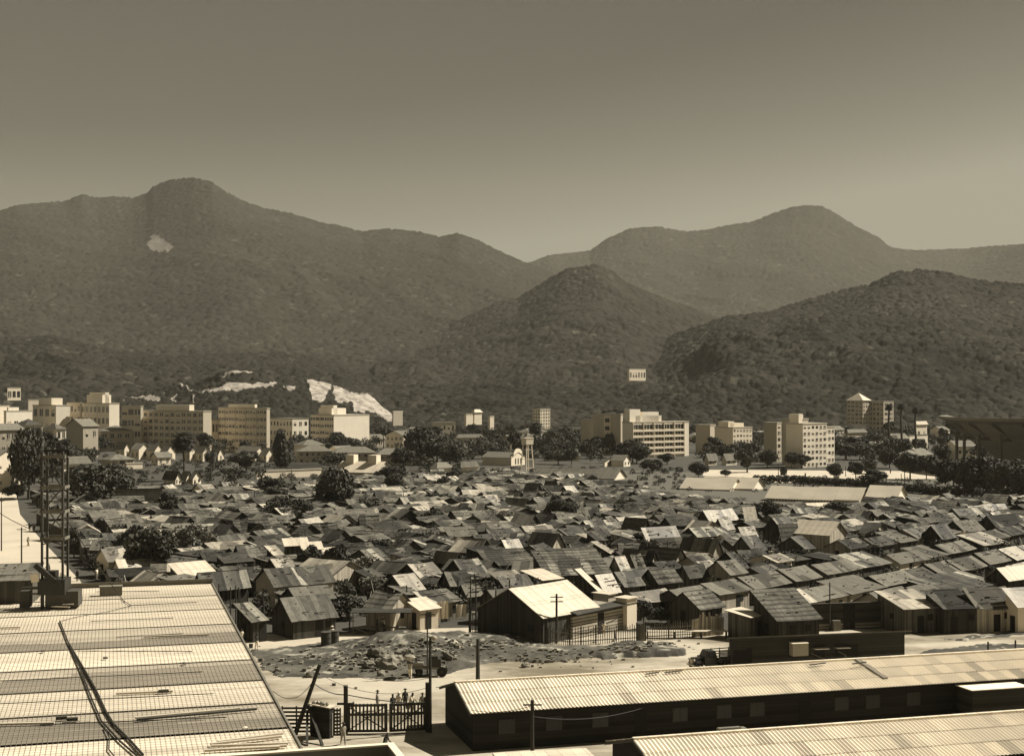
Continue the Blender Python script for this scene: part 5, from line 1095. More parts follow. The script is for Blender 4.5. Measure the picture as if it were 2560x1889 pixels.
block('two storey wing with a row of wide windows beside the tall plain house', 'z5', 1500, 1600, 2200, 870, 22, yb=1190, wall='plaster_grey', right=(2, 5), ww=.5, wh=.4, gabs='H', rise=2.4, roof='clay_tiles', name='town_house', cat='house')
block('tan two storey house with hip roof at the left edge', 'z5', -130, -60, 400, 860, 20, yb=1270, wall='plaster_tan', right=(2, 6), ww=.5, wh=.42, gabs='H', rise=3.0, roof='clay_tiles', name='town_house', cat='house')
block('large plain white gabled building by the left street', 'c5', -200, -60, 190, 850, 60, yb=1130, wall='whitewash', right=(2, 2), ww=.16, wh=.2, gabs='E', rise=2.5, roof='clay_tiles', name='town_house', cat='house')
block('squat house with pyramid roof right of the hoist tower', 'z5', 980, 1015, 1440, 1400, 25, yb=1600, wall='plaster', right=(1, 2), ww=.6, wh=.5, gabs='H', rise=2.6, roof='clay_tiles', name='town_house', cat='house')
block('pale bungalow with light hip roof and open veranda', 'z5', 1610, 1760, 2130, 1330, 30, yb=1430, wall='whitewash', right=(1, 3), ww=.7, wh=.6, gabs='H', rise=2.0, roof='cement_roof', name='town_house', cat='house')
block('low white wall house before the veranda bungalow', 'z6', 60, 90, 310, 1430, 25, yb=1500, wall='whitewash', name='town_house', cat='house')
block('dark hip roofed house behind the tan house', 'z5', 230, 410, 680, 780, 30, d=665, wall='plaster', gabs='H', rise=3.0, roof='tar_roof', name='town_house', cat='house')
block('pale roofed house left of the tall plain house', 'z5', 690, 900, 1050, 840, 45, d=655, wall='plaster', gabs='H', rise=2.6, roof='cement_roof', right=(2, 2), name='town_house', cat='house')
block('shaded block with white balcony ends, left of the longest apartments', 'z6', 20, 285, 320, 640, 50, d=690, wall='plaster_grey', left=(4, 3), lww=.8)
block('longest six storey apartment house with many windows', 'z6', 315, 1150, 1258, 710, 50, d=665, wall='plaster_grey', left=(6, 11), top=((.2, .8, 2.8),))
block('small white house end between the two long apartment blocks', 'z6', 1250, 1265, 1350, 830, 50, d=690, wall='whitewash', right=(2, 2), name='town_house', cat='house')
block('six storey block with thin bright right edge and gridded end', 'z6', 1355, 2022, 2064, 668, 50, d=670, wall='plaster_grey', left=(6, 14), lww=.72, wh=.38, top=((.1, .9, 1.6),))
block('school like block with bright windowed end behind the columnar tree', 'z7', 185, 485, 700, 785, 45, d=740, wall='plaster', left=(3, 7), right=(3, 3), ww=.45, wh=.42, roof='clay_tiles')
block('broad block with two plain bright end walls', 'z7', 728, 1040, 1510, 738, 50, d=700, wall='plaster', left=(5, 5), lww=.85, wh=.4, top=((.1, .5, 3.2), (.15, .25, 4.6)))
link('window', WIN, bpy.data.objects['apartment_block.006'] if 'apartment_block.006' in bpy.data.objects else None, (9, -.05, 10), 0, (1.5, 1, 1)) if False else None
block('tile roofed long house left of the small white house', 'z7', 1180, 1230, 1720, 1060, 25, yb=1170, wall='plaster_tan', right=(1, 4), ww=.3, gabs='H', rise=2.6, roof='clay_tiles', name='town_house', cat='house')
block('small white two storey house with eight shaded windows', 'z7', 1730, 1955, 2165, 1000, 50, yb=1190, wall='whitewash', left=(2, 4), ww=.42, wh=.42, gabs='G', rise=2.2, roof='cement_roof', name='town_house', cat='house')
for i, (a, b, lb) in enumerate([(570, 1020, 'leftmost'), (1040, 1600, 'middle'), (1620, 2200, 'rightmost')]):
    block(f'{lb} of three long two storey tile roofed houses in a row', 'z7', a - 30, a, b, 1215 + i * 22, 14, yb=1385 + i * 6, wall='plaster_grey', right=(2, 6), ww=.4, wh=.4, gabs='H', rise=2.4, roof='clay_tiles', name='town_house', cat='house', group='long tile roofed houses')
b_, l1, l2, hh = block('works shed with bright white roof and two white roof boxes', 'z7', 1050, 1600, 1830, 1490, 64, yb=1560, wall='plaster_grey', gabs='E', rise=3.2, roof='tin_bright', name='works_shed', cat='shed')
for t in (.25, .8): m = MB(); m.box(-1.4, -1.6, 0, 1.4, 1.6, 3.0); m.build('roof_box', 'whitewash', b_, (l1 / 2, l2 * t, hh + 2.4))
for i, (xl, xc, xr, y, yb) in enumerate([(0, 10, 870, 1490, 1585)]):
    block('long low whitewashed wall before the works shed', 'z7', xl, xc, xr, y, 25, yb=yb, wall='whitewash', name='boundary_wall', cat='wall')
block('dark hip roofed hall before the columnar tree', 'z7', 400, 420, 880, 1440, 20, yb=1490, wall='plaster_grey', gabs='H', rise=2.0, roof='tar_roof', name='town_house', cat='house')
# row houses: gable ends lit on the right
RH = [(150, 260, 420, 1222), (640, 760, 860, 1240), (860, 960, 1060, 1250), (1430, 1560, 1680, 1275), (2120, 2210, 2300, 1295), (70, 150, 300, 1215), (270, 480, 600, 1230), (460, 650, 760, 1245), (990, 1140, 1240, 1260), (1250, 1350, 1430, 1280), (1600, 1860, 2010, 1270), (1920, 2015, 2120, 1290), (-60, 60, 140, 1205)]
for i, (xl, xc, xr, ye) in enumerate(RH):
    if i in (5, 1, 3): continue
    r = block('x', 'z6', xl, xc, xr, ye, 56, yb=1372 + (xc > 900) * 26, wall='whitewash', right=(1, 1), left=(1, 2), ww=.22, wh=.4, gabs='E', rise=2.4, roof='clay_tiles', name='row_house', cat='row house')[0]
    auto(r, 'white gabled row house', 'row house', 'row houses behind the palms', r.location + Vector((0, 0, 4)))
for i, (c, xl, xc, xr, yt, al, yb, lb, wl, rf, g_) in enumerate([
    ('c5', 1410, 1510, 1560, 1010, 45, 1075, 'dark roofed hut with white gable behind the settlement', 'whitewash', 'tar_roof', 'E'), ('c5', 1560, 1600, 1650, 1010, 45, 1070, 'narrow white gabled hut, middle of three', 'whitewash', 'clay_tiles', 'E'), ('c5', 1650, 1660, 1730, 1005, 45, 1070, 'white gabled hut right of the tall palm trunk', 'whitewash', 'clay_tiles', 'E'),
    ('c7', 285, 300, 500, 572, 25, 640, 'pale hip roofed house left of the arched hall', 'plaster_grey', 'cement_roof', 'H'), ('c7', 290, 380, 400, 650, 45, 700, 'white gable peeping between town trees', 'whitewash', 'clay_tiles', 'G'), ('c7', 390, 400, 575, 655, 20, 705, 'dark eaved long house left of the arched hall', 'plaster_grey', 'clay_tiles', 'G'),
    ('c7', 940, 960, 1205, 705, 20, 745, 'low house with broad light roof right of the tank tower', 'plaster_grey', 'cement_roof', 'H'), ('c7', 1385, 1390, 1520, 742, 20, 785, 'bright white bungalow before the big flats', 'whitewash', 'tar_roof', 'E'), ('c7', 1440, 1530, 1578, 735, 50, 785, 'grey gabled house joined to the bright bungalow', 'plaster', 'clay_tiles', 'E'),
    ('c7', 120, 130, 290, 462, 25, 600, 'grey flat roofed block behind the trees', 'plaster_grey', 'concrete', None), ('c7', 320, 330, 455, 790, 20, 850, 'small open pavilion with light hip roof', 'plaster', 'cement_roof', 'H'),
    ('c7', 780, 785, 1215, 515, 12, 560, 'long tiled wall building behind the palms', 'plaster', 'clay_tiles', 'G'), ('c8', 160, 185, 240, 640, 45, 685, 'small plain gabled house left of the pair before the flats', 'plaster_grey', 'cement_roof', 'G'), ('c8', 272, 300, 370, 640, 45, 685, 'small plain gabled house right of the pair before the flats', 'plaster', 'cement_roof', 'G'),
    ('w4', 1225, 1230, 1358, 692, 15, 722, 'plain white low house by the dark hedge', 'whitewash', 'tar_roof', None), ('w4', 1490, 1500, 1665, 705, 20, 748, 'pale house with arched openings before the grove', 'plaster_tan', 'cement_roof', None), ('w4', 1045, 1060, 1118, 690, 40, 706, 'tiny hut with pale hipped roof by the hedge', 'plaster', 'cement_roof', 'H'),
    ('w4', 1440, 1445, 1525, 240, 30, 400, 'white domed house left of the stadium', 'whitewash', 'tin_bright', 'H'), ('w4', 1385, 1395, 1530, 320, 30, 420, 'pale low house below the domed white one', 'plaster', 'cement_roof', None), ('w4', 920, 940, 1080, 300, 20, 400, 'long pale terrace behind the park trees', 'plaster_tan', 'clay_tiles', 'H'),
    ('c6', 1995, 2000, 2195, 540, 20, 660, 'grey three storey flat block by the hill foot', 'plaster_grey', 'plaster', None), ('c7', 700, 705, 780, 570, 20, 620, 'small white roofed house behind the tank tower', 'plaster', 'tin_bright', 'H')]):
    rr = 2 if i in (9, 20) else 1
    block(lb, c, xl, xc, xr, yt, al, yb=yb, wall=wl, roof=rf, gabs=g_, rise=1.9, right=(rr, 5 if i in (11, 15, 9, 20) else 2), ww=.4, wh=.4, name='town_house', cat='house')
# arched hall
ah, l1, l2, hh = block('hall with rounded white gable front beside the tank tower', 'c7', 490, 700, 795, 715, 48, yb=778, wall='plaster', gabs='E', rise=1.8, roof='clay_tiles', name='gable_hall', cat='hall')
m = MB(); n = 12; m.hexa([(-.3, -.3, 0), (l1 + .3, -.3, 0), (l1 + .3, 0, 0), (-.3, 0, 0), (-.3, -.3, hh + .3), (l1 + .3, -.3, hh + .3), (l1 + .3, 0, hh + .3), (-.3, 0, hh + .3)])
arc = [(l1 / 2 + (l1 * .36) * math.cos(math.pi * k / n), hh + .3 + 3.0 * math.sin(math.pi * k / n)) for k in range(n + 1)]
m.poly([(x, -.3, z) for x, z in arc]); m.poly([(x, 0, z) for x, z in arc][::-1])
for a, b in zip(arc[:-1], arc[1:]): m.poly([(a[0], 0, a[1]), (b[0], 0, b[1]), (b[0], -.3, b[1]), (a[0], -.3, a[1])])
m.build('arched_front', 'whitewash', ah)
for u in (.3, .5, .7): link('window', WIN, ah, (l1 * u, -.34, hh * .5), 0, (.7, 1, 2.2))
# big flats, right
block('plain grey block end left of the stair column block', 'c7', 1215, 1308, 1312, 440, 50, d=650, wall='plaster_grey')
sb, l1, l2, hh = block('grey block with white stair column of arched openings', 'c7', 1305, 1508, 1525, 402, 50, d=635, wall='plaster_grey')
ua, ub = l2 * .34, l2 * .60; m = MB(); m.box(-.25, ua, 0, -.01, ub, hh - .2); m.build('stair_column', 'whitewash', sb)
for k in range(5): link('window', WIN, sb, (-.28, (ua + ub) / 2, hh - 2.6 - k * 3.6), R(90), ((ub - ua) * .6, 1, 1.8))
wf, l1, l2, hh = block('wide six storey flats with white balcony bands and ribbon windows', 'c7', 1520, 1592, 2010, 462, 27, yb=722, wall='plaster', top=((.0, .18, 5.4), (.22, .5, 4.2), (.1, .55, 2.6)))
for i in range(5):
    z0_ = hh - 1.4 - i * (hh - 2.6) / 5 - (hh - 2.6) / 5; m = MB(); m.box(0, -.7, z0_, l1 * .9, -.02, z0_ + .9); m.build('balcony_band', 'whitewash', wf)
    for j in range(18): link('window', WIN, wf, (l1 * .9 * (j + .5) / 18, -.04, z0_ + 2.1), 0, (l1 * .9 / 18 * .82, 1, 2.1))
for j in range(6): m = MB(); m.box(l1 * .9 * j / 5 - .12, -.75, 0, l1 * .9 * j / 5 + .12, -.04, hh); m.build('pier', 'whitewash', wf)
block('grey plain slab end left of the white windowed end', 'c8', 102, 196, 232, 425, 50, d=670, wall='plaster_grey')
block('flats with bright end wall of five window rows', 'c8', 225, 345, 470, 442, 42, d=655, wall='whitewash', right=(5, 6), ww=.5, wh=.38, top=((.0, .3, 2.6), (.1, .8, 1.8)))
block('grey slab at the left of the seven storey flats', 'c8', 545, 630, 660, 412, 50, d=575, wall='plaster_grey', right=(6, 1))
block('seven storey flats with paired windows and a recessed stair', 'c8', 690, 800, 955, 418, 36, yb=700, wall='plaster', right=(7, 6), ww=.55, wh=.4, top=((.0, .15, 3.5),))
block('taller grey stair slab behind the seven storey flats', 'c8', 665, 780, 835, 388, 45, d=550, wall='plaster_grey', top=((.4, .9, 1.6),))
block('lower wing right of the seven storey flats', 'c8', 930, 940, 1006, 440, 36, d=560, wall='plaster', right=(5, 3), ww=.6, wh=.4)
for i, (c, xl, xc, xr, yt, yb, wl, g_, lb) in enumerate([
    ('z5', 160, 300, 560, 1130, 1200, 'whitewash', 'G', 'white house behind the tall dark left tree'), ('z6', 560, 640, 760, 1060, 1110, 'whitewash', 'H', 'small white house at the foot of the longest apartments'),
    ('z6', 1090, 1120, 1290, 1085, 1140, 'plaster', 'H', 'rounded roof cottage between the two long blocks'), ('z6', 1410, 1440, 1620, 1120, 1165, 'plaster', 'H', 'hip roofed cottage at the foot of the gridded block'),
    ('z7', 560, 590, 700, 1085, 1120, 'whitewash', 'G', 'low white shed left of the block with two bright end walls'), ('z7', 1640, 1700, 1790, 930, 985, 'plaster', 'H', 'pale rear house behind the small white two storey house'),
    ('z7', 1990, 2050, 2180, 930, 1000, 'whitewash', 'H', 'white house peeping above the small two storey house'), ('z6', 430, 520, 700, 1330, 1385, 'whitewash', 'G', 'white yard wall house below the row houses'),
    ('c7', 30, 60, 130, 540, 640, 'whitewash', 'G', 'white house left of the grey flat roofed block'), ('c6', 1990, 2040, 2170, 930, 975, 'whitewash', 'H', 'white cottage among trees right of the works shed')]):
    block(lb, c, xl, xc, xr, yt, 45, yb=yb + 60, wall=wl, roof='clay_tiles', gabs=g_, rise=1.8, right=(1, 2), left=(1, 2), ww=.3, wh=.4, name='town_house', cat='house')
# hillside houses stand on the slopes
def onhill(label, c, xl, xc, xr, yt, yb, d, **kw):
    z = HC - (Q(c, 0, yb)[1] - HY) * d / F; return block(label, c, xl, xc, xr, yt, 45 if kw.pop('al', 35) else 45, d=d, z0=z - 4, **kw)
onhill('white villa high on the forested hill', 'c7', 1560, 1572, 1692, 66, 112, 1080, wall='whitewash', right=(1, 6), wh=.45, name='villa', cat='villa', al=20)
onhill('white slatted tower of flats at the hill foot', 'c7', 860, 915, 988, 362, 460, 900, wall='whitewash', right=(6, 4), left=(6, 3), wh=.55)
onhill('left of the twin pale towers on the hill, capped by a light roof', 'c8', 1085, 1190, 1240, 262, 380, 930, wall='plaster_grey', right=(6, 3), left=(6, 4), gabs='H', rise=5, roof='tin_bright')
onhill('right of the twin pale towers on the hill', 'c8', 1230, 1325, 1390, 272, 420, 930, wall='plaster_grey', right=(6, 2), left=(6, 4))
onhill('pale flat roofed villa on the far left hillside', 'z5', 115, 120, 330, 188, 290, 930, wall='whitewash', right=(1, 3), ww=.7, name='villa', cat='villa', al=15)
onhill('grey villa with white eave behind the left apartments', 'z5', 440, 450, 640, 380, 460, 900, wall='plaster_grey', name='villa', cat='villa', al=15)
onhill('leftmost white cottage on the lower hill slope', 'c7', 355, 370, 420, 400, 440, 900, wall='whitewash', name='cottage', cat='house')
onhill('roofed white cottage in the middle of the lower slope group', 'c7', 415, 430, 485, 385, 430, 905, wall='whitewash', gabs='H', rise=2, roof='tin_bright', name='cottage', cat='house')
onhill('bright white cottage at the right of the lower slope group', 'c7', 530, 545, 575, 415, 465, 890, wall='whitewash', name='cottage', cat='house')
onhill('small plain hut beside the quarry face', 'z7', 1815, 1830, 1955, 690, 790, 905, wall='plaster_grey', roof='plaster', name='cottage', cat='house')
# long low white sheds in the field
SH = [('c8', 565, 990, 1110, 905, 930, 'front long shed with a dark window row', (1, 22)), ('c8', 880, 1165, 1268, 905, 935, 'second long shed, gable showing right of the first', (0, 0)), ('c8', 1215, 1405, 1530, 895, 940, 'third long shed with tall dark openings below its eave', (1, 7)),
      ('c8', 130, 470, 570, 832, 850, 'left long shed before the park trees', (0, 0)), ('c8', 8, 325, 420, 838, 852, 'far left low shed beside the left long shed', (0, 0)),
      ('c7', 870, 1310, 1370, 866, 880, 'long grey roofed shed behind the settlement, left one', (0, 0)), ('c7', 1040, 1460, 1610, 868, 885, 'long grey roofed shed behind the settlement, right one', (0, 0))]
WIN = WIN_GL
for c, xl, xc, xr, ye, yb, lb, lf in SH: block(lb, c, xl, xc, xr, ye, 62 if c == 'c8' else 66, yb=yb, wall='plaster', left=lf, lww=.55, wh=.5, gabs='E', rise=2.6, roof='cement_roof' if c == 'c7' else 'shed_roof', name='long_shed', cat='shed', maxL=11, group='long sheds behind the settlement')
# dark hedge wall along the field
hp = [P('c8', 500, 800), P('c8', 740, 800), P('c8', 1200, 835), P('c8', 1700, 880), P('c8', 2300, 905)]
hd = []; 
for a, b in zip(hp[:-1], hp[1:]):
    n = max(2, int((b - a).length / 2.2)); hd += [(*(a.lerp(b, k / n).xy), 1.3, 1.5) for k in range(n)]
tag(link('hedge', leafmesh('hedge', hd, 9000, .3, 'leaf_dark', 4)), 'long dark clipped hedge running below the park', 'hedge')
# ------------------------------------------------------------------ stadium bowl
sx, sy, sr = 152.0 + 105, 500.0, 100.0
so = empty('stadium', (sx, sy, 0)); tag(so, 'dark concrete stadium bowl with jutting rim above the grove', 'stadium')
def ring(prof, a0, a1, n, matk, name, tone=1):
    m = MB(); pr = None
    for i in range(n + 1):
        a = R(a0 + (a1 - a0) * i / n); c_ = [(math.cos(a) * r, math.sin(a) * r, z) for r, z in prof]
        if pr:
            for k in range(len(prof) - 1): m.poly([pr[k], c_[k], c_[k + 1], pr[k + 1]], tone)
        pr = c_
    return m.build(name, matk, so)
ring([(sr - 14, 16.0), (sr - .6, 19.6), (sr, 19.6), (sr, 18.6), (sr - 4, 17.4)], 150, 300, 60, 'concrete_dark', 'rim')
ring([(sr - 3.9, 17.4), (sr - 9, 12.4)], 150, 300, 60, 'concrete_dark', 'rim_soffit')
ring([(sr - 9, 12.4), (sr - 16, 8.0), (sr - 24, 0)], 150, 300, 60, 'concrete', 'seating_bowl', .9)
for a in range(168, 290, 9):
    c, s = math.cos(R(a)), math.sin(R(a)); m = MB(); m.beam((c * (sr - 6), s * (sr - 6), 0), (c * (sr - 6), s * (sr - 6), 13.8), .9, .9); m.beam((c * (sr - 6), s * (sr - 6), 12.0), (c * (sr - 14), s * (sr - 14), 12.0), .8, .9); m.beam((c * (sr - 2), s * (sr - 2), 17.6), (c * (sr - 22), s * (sr - 22), 5.0), .8, .9); m.build('raker_frame', 'concrete_dark', so)
# ------------------------------------------------------------------ water tank tower
t0 = P('c7', 820, 815); s = t0.y / F * .3394; wt_ = empty('water_tower', t0, R(35)); tag(wt_, 'white water tank on four slender legs', 'water tower'); Ht = 240 * s; hw = 40 * s
for (a, b) in ((-1, -1), (1, -1), (-1, 1), (1, 1)): m = MB(); m.beam((a * hw * .85, b * hw * .85, 0), (a * hw * .55, b * hw * .55, Ht - 45 * s), .3); m.build('leg', 'whitewash', wt_)
for f in (.12, .45, .8):
    m = MB(); q = hw * (.85 - .3 * f); z = f * (Ht - 45 * s)
    for a, b, c, d in ((-q, -q, q, -q), (q, -q, q, q), (q, q, -q, q), (-q, q, -q, -q)): m.beam((a, b, z), (c, d, z), .16)
    m.build('brace', 'whitewash', wt_)
m = MB(); m.box(-hw * .8, -hw * .8, Ht - 45 * s, hw * .8, hw * .8, Ht, 1); m.box(-hw * .86, -hw * .86, Ht + .003, hw * .86, hw * .86, Ht + .2); m.build('tank', 'whitewash', wt_)
# ------------------------------------------------------------------ loose town filling: small houses and trees between the blocks
random.seed(77)
def blocked(x, d, w_, h, mx=22):
    pl = 1280 + F * (x - w_) / d; pr = 1280 + F * (x + w_) / d; pt = HY + F * (HC - h) / d
    for (a, b, t, dd) in BL:
        if pr > a - 2 and pl < b + 2 and ((d < dd and HY + F * HC / dd > pt + mx) or abs(d - dd) < 14): return True
    return False
def zone(px, d):
    py = HY + F * HC / d
    if px < 1180: return py < 1236 - max(0, (px - 700)) * .08 and not (px < 75 and py > 1190)
    if px < 1700: return py < 1165
    return py < 1160 or (py < 1200 and px > 2280 and False)
nh = nt_ = 0; tries = 0
far_tr = []
while (nh < 60 or nt_ < 560) and tries < 14000:
    tries += 1; d = 400 + 540 * random.random() ** 1.5; px = random.uniform(-30, 2600); x = (px - 1280) / F * d
    if not zone(px, d): continue
    if nh < 60 and random.random() < .16:
        w_ = random.uniform(4, 9)
        if px < 1180 and d < 520: continue
        if blocked(x, d, w_, 7) or any((x - q[0]) ** 2 + (d - q[1]) ** 2 < 100 for q in TREE_POS): continue
        r = empty('town_house', Vector((x, d, 0)), R(random.uniform(20, 60))); W = MB(); Rf = MB(); h = random.choice((3.2, 3.4, 6.2)); g_ = random.choice(('gable', 'hip', 'gable')); rf = random.choice(('clay_tiles', 'clay_tiles', 'cement_roof', 'clay_tiles'))
        wk_ = random.choice(('whitewash', 'plaster', 'plaster_grey', 'plaster_tan')); shell(W, Rf, -w_, w_, -4, 4, h, 2.2, g_, lambda: random.uniform(.85, 1.1), oh=.4, litter=False, jit=0, sheet=3); W.build('wall', wk_, r); Rf.build('roof', rf, r)
        for u in (-.5, 0, .5): link('window', WIN, r, (w_ * u * 1.3, -4.04, h * .6), 0, (1.2, 1, 1.2))
        link('window', WIN, r, (-w_ - .04, 0, h * .6), R(90), (1.2, 1, 1.2))
        auto(r, {'whitewash': 'white', 'plaster': 'pale', 'plaster_grey': 'grey', 'plaster_tan': 'tan'}[wk_] + (' two storey' if h > 5 else ' low') + ' town house', 'house', 'small houses of the town', Vector((x, d, h))); nh += 1; TREE_POS.append((x, d, 6))
    elif nt_ < 560:
        s = random.uniform(.7, 1.5)
        if blocked(x, d, 4 * s, 6.5 * s, 48) or any((x - q[0]) ** 2 + (d - q[1]) ** 2 < 30 for q in TREE_POS): continue
        if 230 < px < 1120 and d < 640 and random.random() < .85: continue
        if nt_ >= 200: far_tr.append((x, d, s)); TREE_POS.append((x, d, 4)); nt_ += 1; continue
        plant(random.choice(('broadA', 'broadB', 'broadC', 'broadD')), Vector((x, d, 0)), s, s * random.uniform(.75, 1.05), desc='leafy town tree', group='trees between the town houses'); nt_ += 1
FC = []
for x, d, s in far_tr:
    for k in range(7): FC.append((x + random.uniform(-2.6, 2.6) * s, d + random.uniform(-2.4, 2.4) * s, random.uniform(1.2, 5.2) * s, random.uniform(1.1, 1.9) * s))
tag(link('town_greenery', leafmesh('town_greenery', FC, 60000, .5, 'leaf_dark', 31), kind='stuff'), 'mass of tree crowns between the town houses', 'trees')
ft = 0
while ft < 85:      # small trees standing in the settlement
    d = random.uniform(180, 440); px = random.uniform(150, 2500)
    if not fav_ok(px, HY + F * HC / d): continue
    x = (px - 1280) / F * d; k = random.choice(('broadA', 'broadB', 'broadC', 'bare0', 'bare1', 'bare2', 'pale', 'broadD')); s = random.uniform(.3, .75)
    plant(k, Vector((x, d, 0)), s, s * random.uniform(.8, 1.1), desc={'b': 'small leafy yard tree', 'p': 'small pale yard tree'}['p' if k == 'pale' else 'b'] if 'bare' not in k else 'small leafless yard tree', group='small trees in the settlement yards'); ft += 1
print('town', nh, nt_, tries)
WIN = WIN_OLD
# ------------------------------------------------------------------ gate, booth, fence and poles at the yard entrance
random.seed(9)
G0 = P('w3', 1190, 1052); G1 = P('w3', 1585, 1048); G2 = P('w3', 1950, 1030)
def leaf(a, b, label):
    r = empty('yard_gate', a); L = (b - a).length; d = (b - a).normalized(); H_ = 2.25
    def w_(u, z, off=0): return d * u + Vector((0, off, z + .12))
    for z, n_ in ((.08, 'bottom_rail'), (H_ - .12, 'top_rail'), (H_ * .62, 'middle_rail')):
        m = MB(); m.beam(w_(0, z), w_(L, z), .08, .2); m.build(n_, 'timber', r)
    n = 11
    for k in range(n): m = MB(); u = .1 + (L - .2) * k / (n - 1); m.beam(w_(u, 0, .07), w_(u, H_, .07), .15 if 0 < k < n - 1 else .26, .05); m.build('slat', 'timber', r)
    for q in ((0, L), (L, 0)): m = MB(); m.beam(w_(q[0], .1, -.07), w_(q[1], H_ - .15, -.07), .17, .06); m.build('cross_brace', 'timber', r)
    tag(r, label, 'gate'); return r
leaf(G0, G1 - Vector((.1, 0, 0)), 'left leaf of the dark slatted double gate'); leaf(G1 + Vector((.1, 0, 0)), G2, 'right leaf of the dark slatted double gate')
m = MB(); m.box(0, -.12, 1.35, 3.9, -.04, 2.3); 
for i, (c, x, yb, yt, w_, lb) in enumerate([('w3', 1175, 985, 590, .32, 'dark upright gate post left of the gate'), ('w3', 1965, 1040, 560, .35, 'dark upright gate post beside the barrack gable')]):
    p = P(c, x, 1050 if i == 0 else 1035); h = HC - (Q(c, 0, yt)[1] - HY) * p.y / F; m = MB(); m.beam((0, 0, 0), (0, 0, h), w_)
    if i == 0: m.beam((-.7, 0, h * .62), (.7, 0, h * .62), .16)
    tag(m.build('gate_post', 'pole_wood', loc=p), lb, 'post')
q = P('w3', 1175, 1050)
C, a1, a2, d = corner('w3', 835, 1018, 1058, 62, 1102, 0); hb_ = HC - (Q('w3', 0, 800)[1] - HY) * d / F
bo = empty('guard_booth', C, R(62)); tag(bo, 'small dark guard booth with pale tilted flat roof', 'booth')
m = MB(); m.box(0, 0, 0, a1, a2, hb_ - .1); m.build('wall', 'boards_dark', bo)
m = MB(); m.hexa([(-.15, -.1, hb_ - .08), (a1 + .4, -.1, hb_ - .08), (a1 + .4, a2 + .1, hb_ + .05), (-.15, a2 + .1, hb_ + .05), (-.15, -.1, hb_ + .0), (a1 + .4, -.1, hb_), (a1 + .4, a2 + .1, hb_ + .13), (-.15, a2 + .1, hb_ + .13)]); m.build('roof', 'tin_bright', bo)
m = MB()
for k in range(5): m.box(.3 + k * .0, -.05, .2, a1 - .2, -.02, hb_ - .5, 2) if k == 0 else None
m.build('door', 'timber_grey', bo)
for i, (x, y) in enumerate([(890, 705), (900, 722), (950, 712), (1002, 720), (975, 750)]):
    m = MB(); m.ball((0, 0, .05), .15, 7, 5, jit=.3); tag(m.build('roof_stone', 'stone', loc=C + Matrix.Rotation(R(62), 3, 'Z') @ Vector((a1 * (.3 + .1 * (i % 3)), a2 * (.9 - .17 * i), hb_ + .12))), ['leftmost stone on the booth roof', 'stone next to the leftmost on the booth roof', 'middle stone on the booth roof', 'rightmost stone on the booth roof', 'front stone on the booth roof'][i], 'stone', 'stones on the booth roof')
def slatfence(a, b, n, H_, label, nm='slat_fence'):
    r = empty(nm, a); m = MB(); L = b - a
    for k in range(n): z = .25 + (H_ - .3) * k / (n - 1); m.beam(Vector((0, 0, z)), L + Vector((0, 0, z)), .04, .17)
    m.build('slats', 'timber', r)
    for f in (0, .5, 1): m = MB(); m.beam(L * f + Vector((0, .08, 0)), L * f + Vector((0, .08, H_ + .1)), .12); m.build('post', 'timber', r)
    tag(r, label, 'fence')
slatfence(P('w3', 560, 1060), P('w3', 835, 1060), 7, 2.15, 'horizontal board fence left of the guard booth'); slatfence(P('w3', 1062, 1065), P('w3', 1120, 1062), 7, 2.0, 'short horizontal board fence between booth and gate')
# poles ----------------------------------------------------------------
def pole(c, x, yb, yt, r=.11, label=None, arms=0, lean=0, d=None, grp='poles standing over the shacks', matk='pole_wood'):
    p = P(c, x, yb) if d is None else Vector(((Q(c, x, 0)[0] - 1280) / F * d, d, 0)); h = HC - (Q(c, 0, yt)[1] - HY) * p.y / F; h = max(h, 1.5)
    o = empty('pole', p); m = MB(); m.tube((0, 0, -.05), (lean, 0, h), r, r * .75, 7); m.build('shaft', matk, o)
    for k in range(arms): m = MB(); m.beam((lean - .7, 0, h - .35 - .5 * k), (lean + .7, 0, h - .35 - .5 * k), .1); m.build('crossarm', matk, o)
    if label: tag(o, label, 'pole', grp)
    else: auto(o, 'thin pole', 'pole', grp, p + Vector((0, 0, h * .6)))
    return p, h
lp, lh = pole('w3', 683, 1065, 385, .2, 'thick leaning service pole with two props beside the guard booth', 0, lean=2.0, grp=None)
pb = P('w3', 683, 1065)
for i, (x, y) in enumerate([(950, 1168), (800, 1172)]):
    e = P('w3', x, y); m = MB(); m.beam(e, pb + Vector((1.0, 0, lh * .45 - .6 * i)), .2); tag(m.build('prop', 'pole_wood'), ['long outer prop of the leaning service pole', 'inner prop of the leaning service pole'][i], 'prop', 'props of the leaning pole')
pole('c3', 165, 1092 + 20, 770, .22, 'thick plain post in the dirt yard behind the barrack', grp=None)
pole('c2', 1530, 1060, 560, .09, 'thin signal pole with short cross board by the handcart', 1, grp=None)
pg, hg = pole('w3', 1990, 1045, 130, .14, 'tall dark pole with round lamp head beside the barrack gable', grp=None)
m = MB(); m.ball((0, 0, 0), .26, 10, 8, sz=.8); tag(m.build('lamp_head', 'concrete', loc=pg + Vector((.3, 0, hg))), 'round metal lamp head on the tall dark pole', 'lamp')
pf, hf = pole('c3', 575, 1500, 1230, .17, 'service pole with wires in front of the upper barrack', 1, grp=None, d=103)
pole('c3', 757, 805, 432, .15, 'pole with two short crossarms before the tin house', 2, grp=None)
pole('c3', 300, 745, 405, .13, 'pole at the left side of the tin house gable', grp=None)
pole('c1', 140, 330, -60, .13, 'pole standing in the bright street left of the hoist tower', 1, grp=None, d=205); pole('c5', 12, 1640, 1180, .12, 'pole at the left picture edge above the bright street', grp=None)
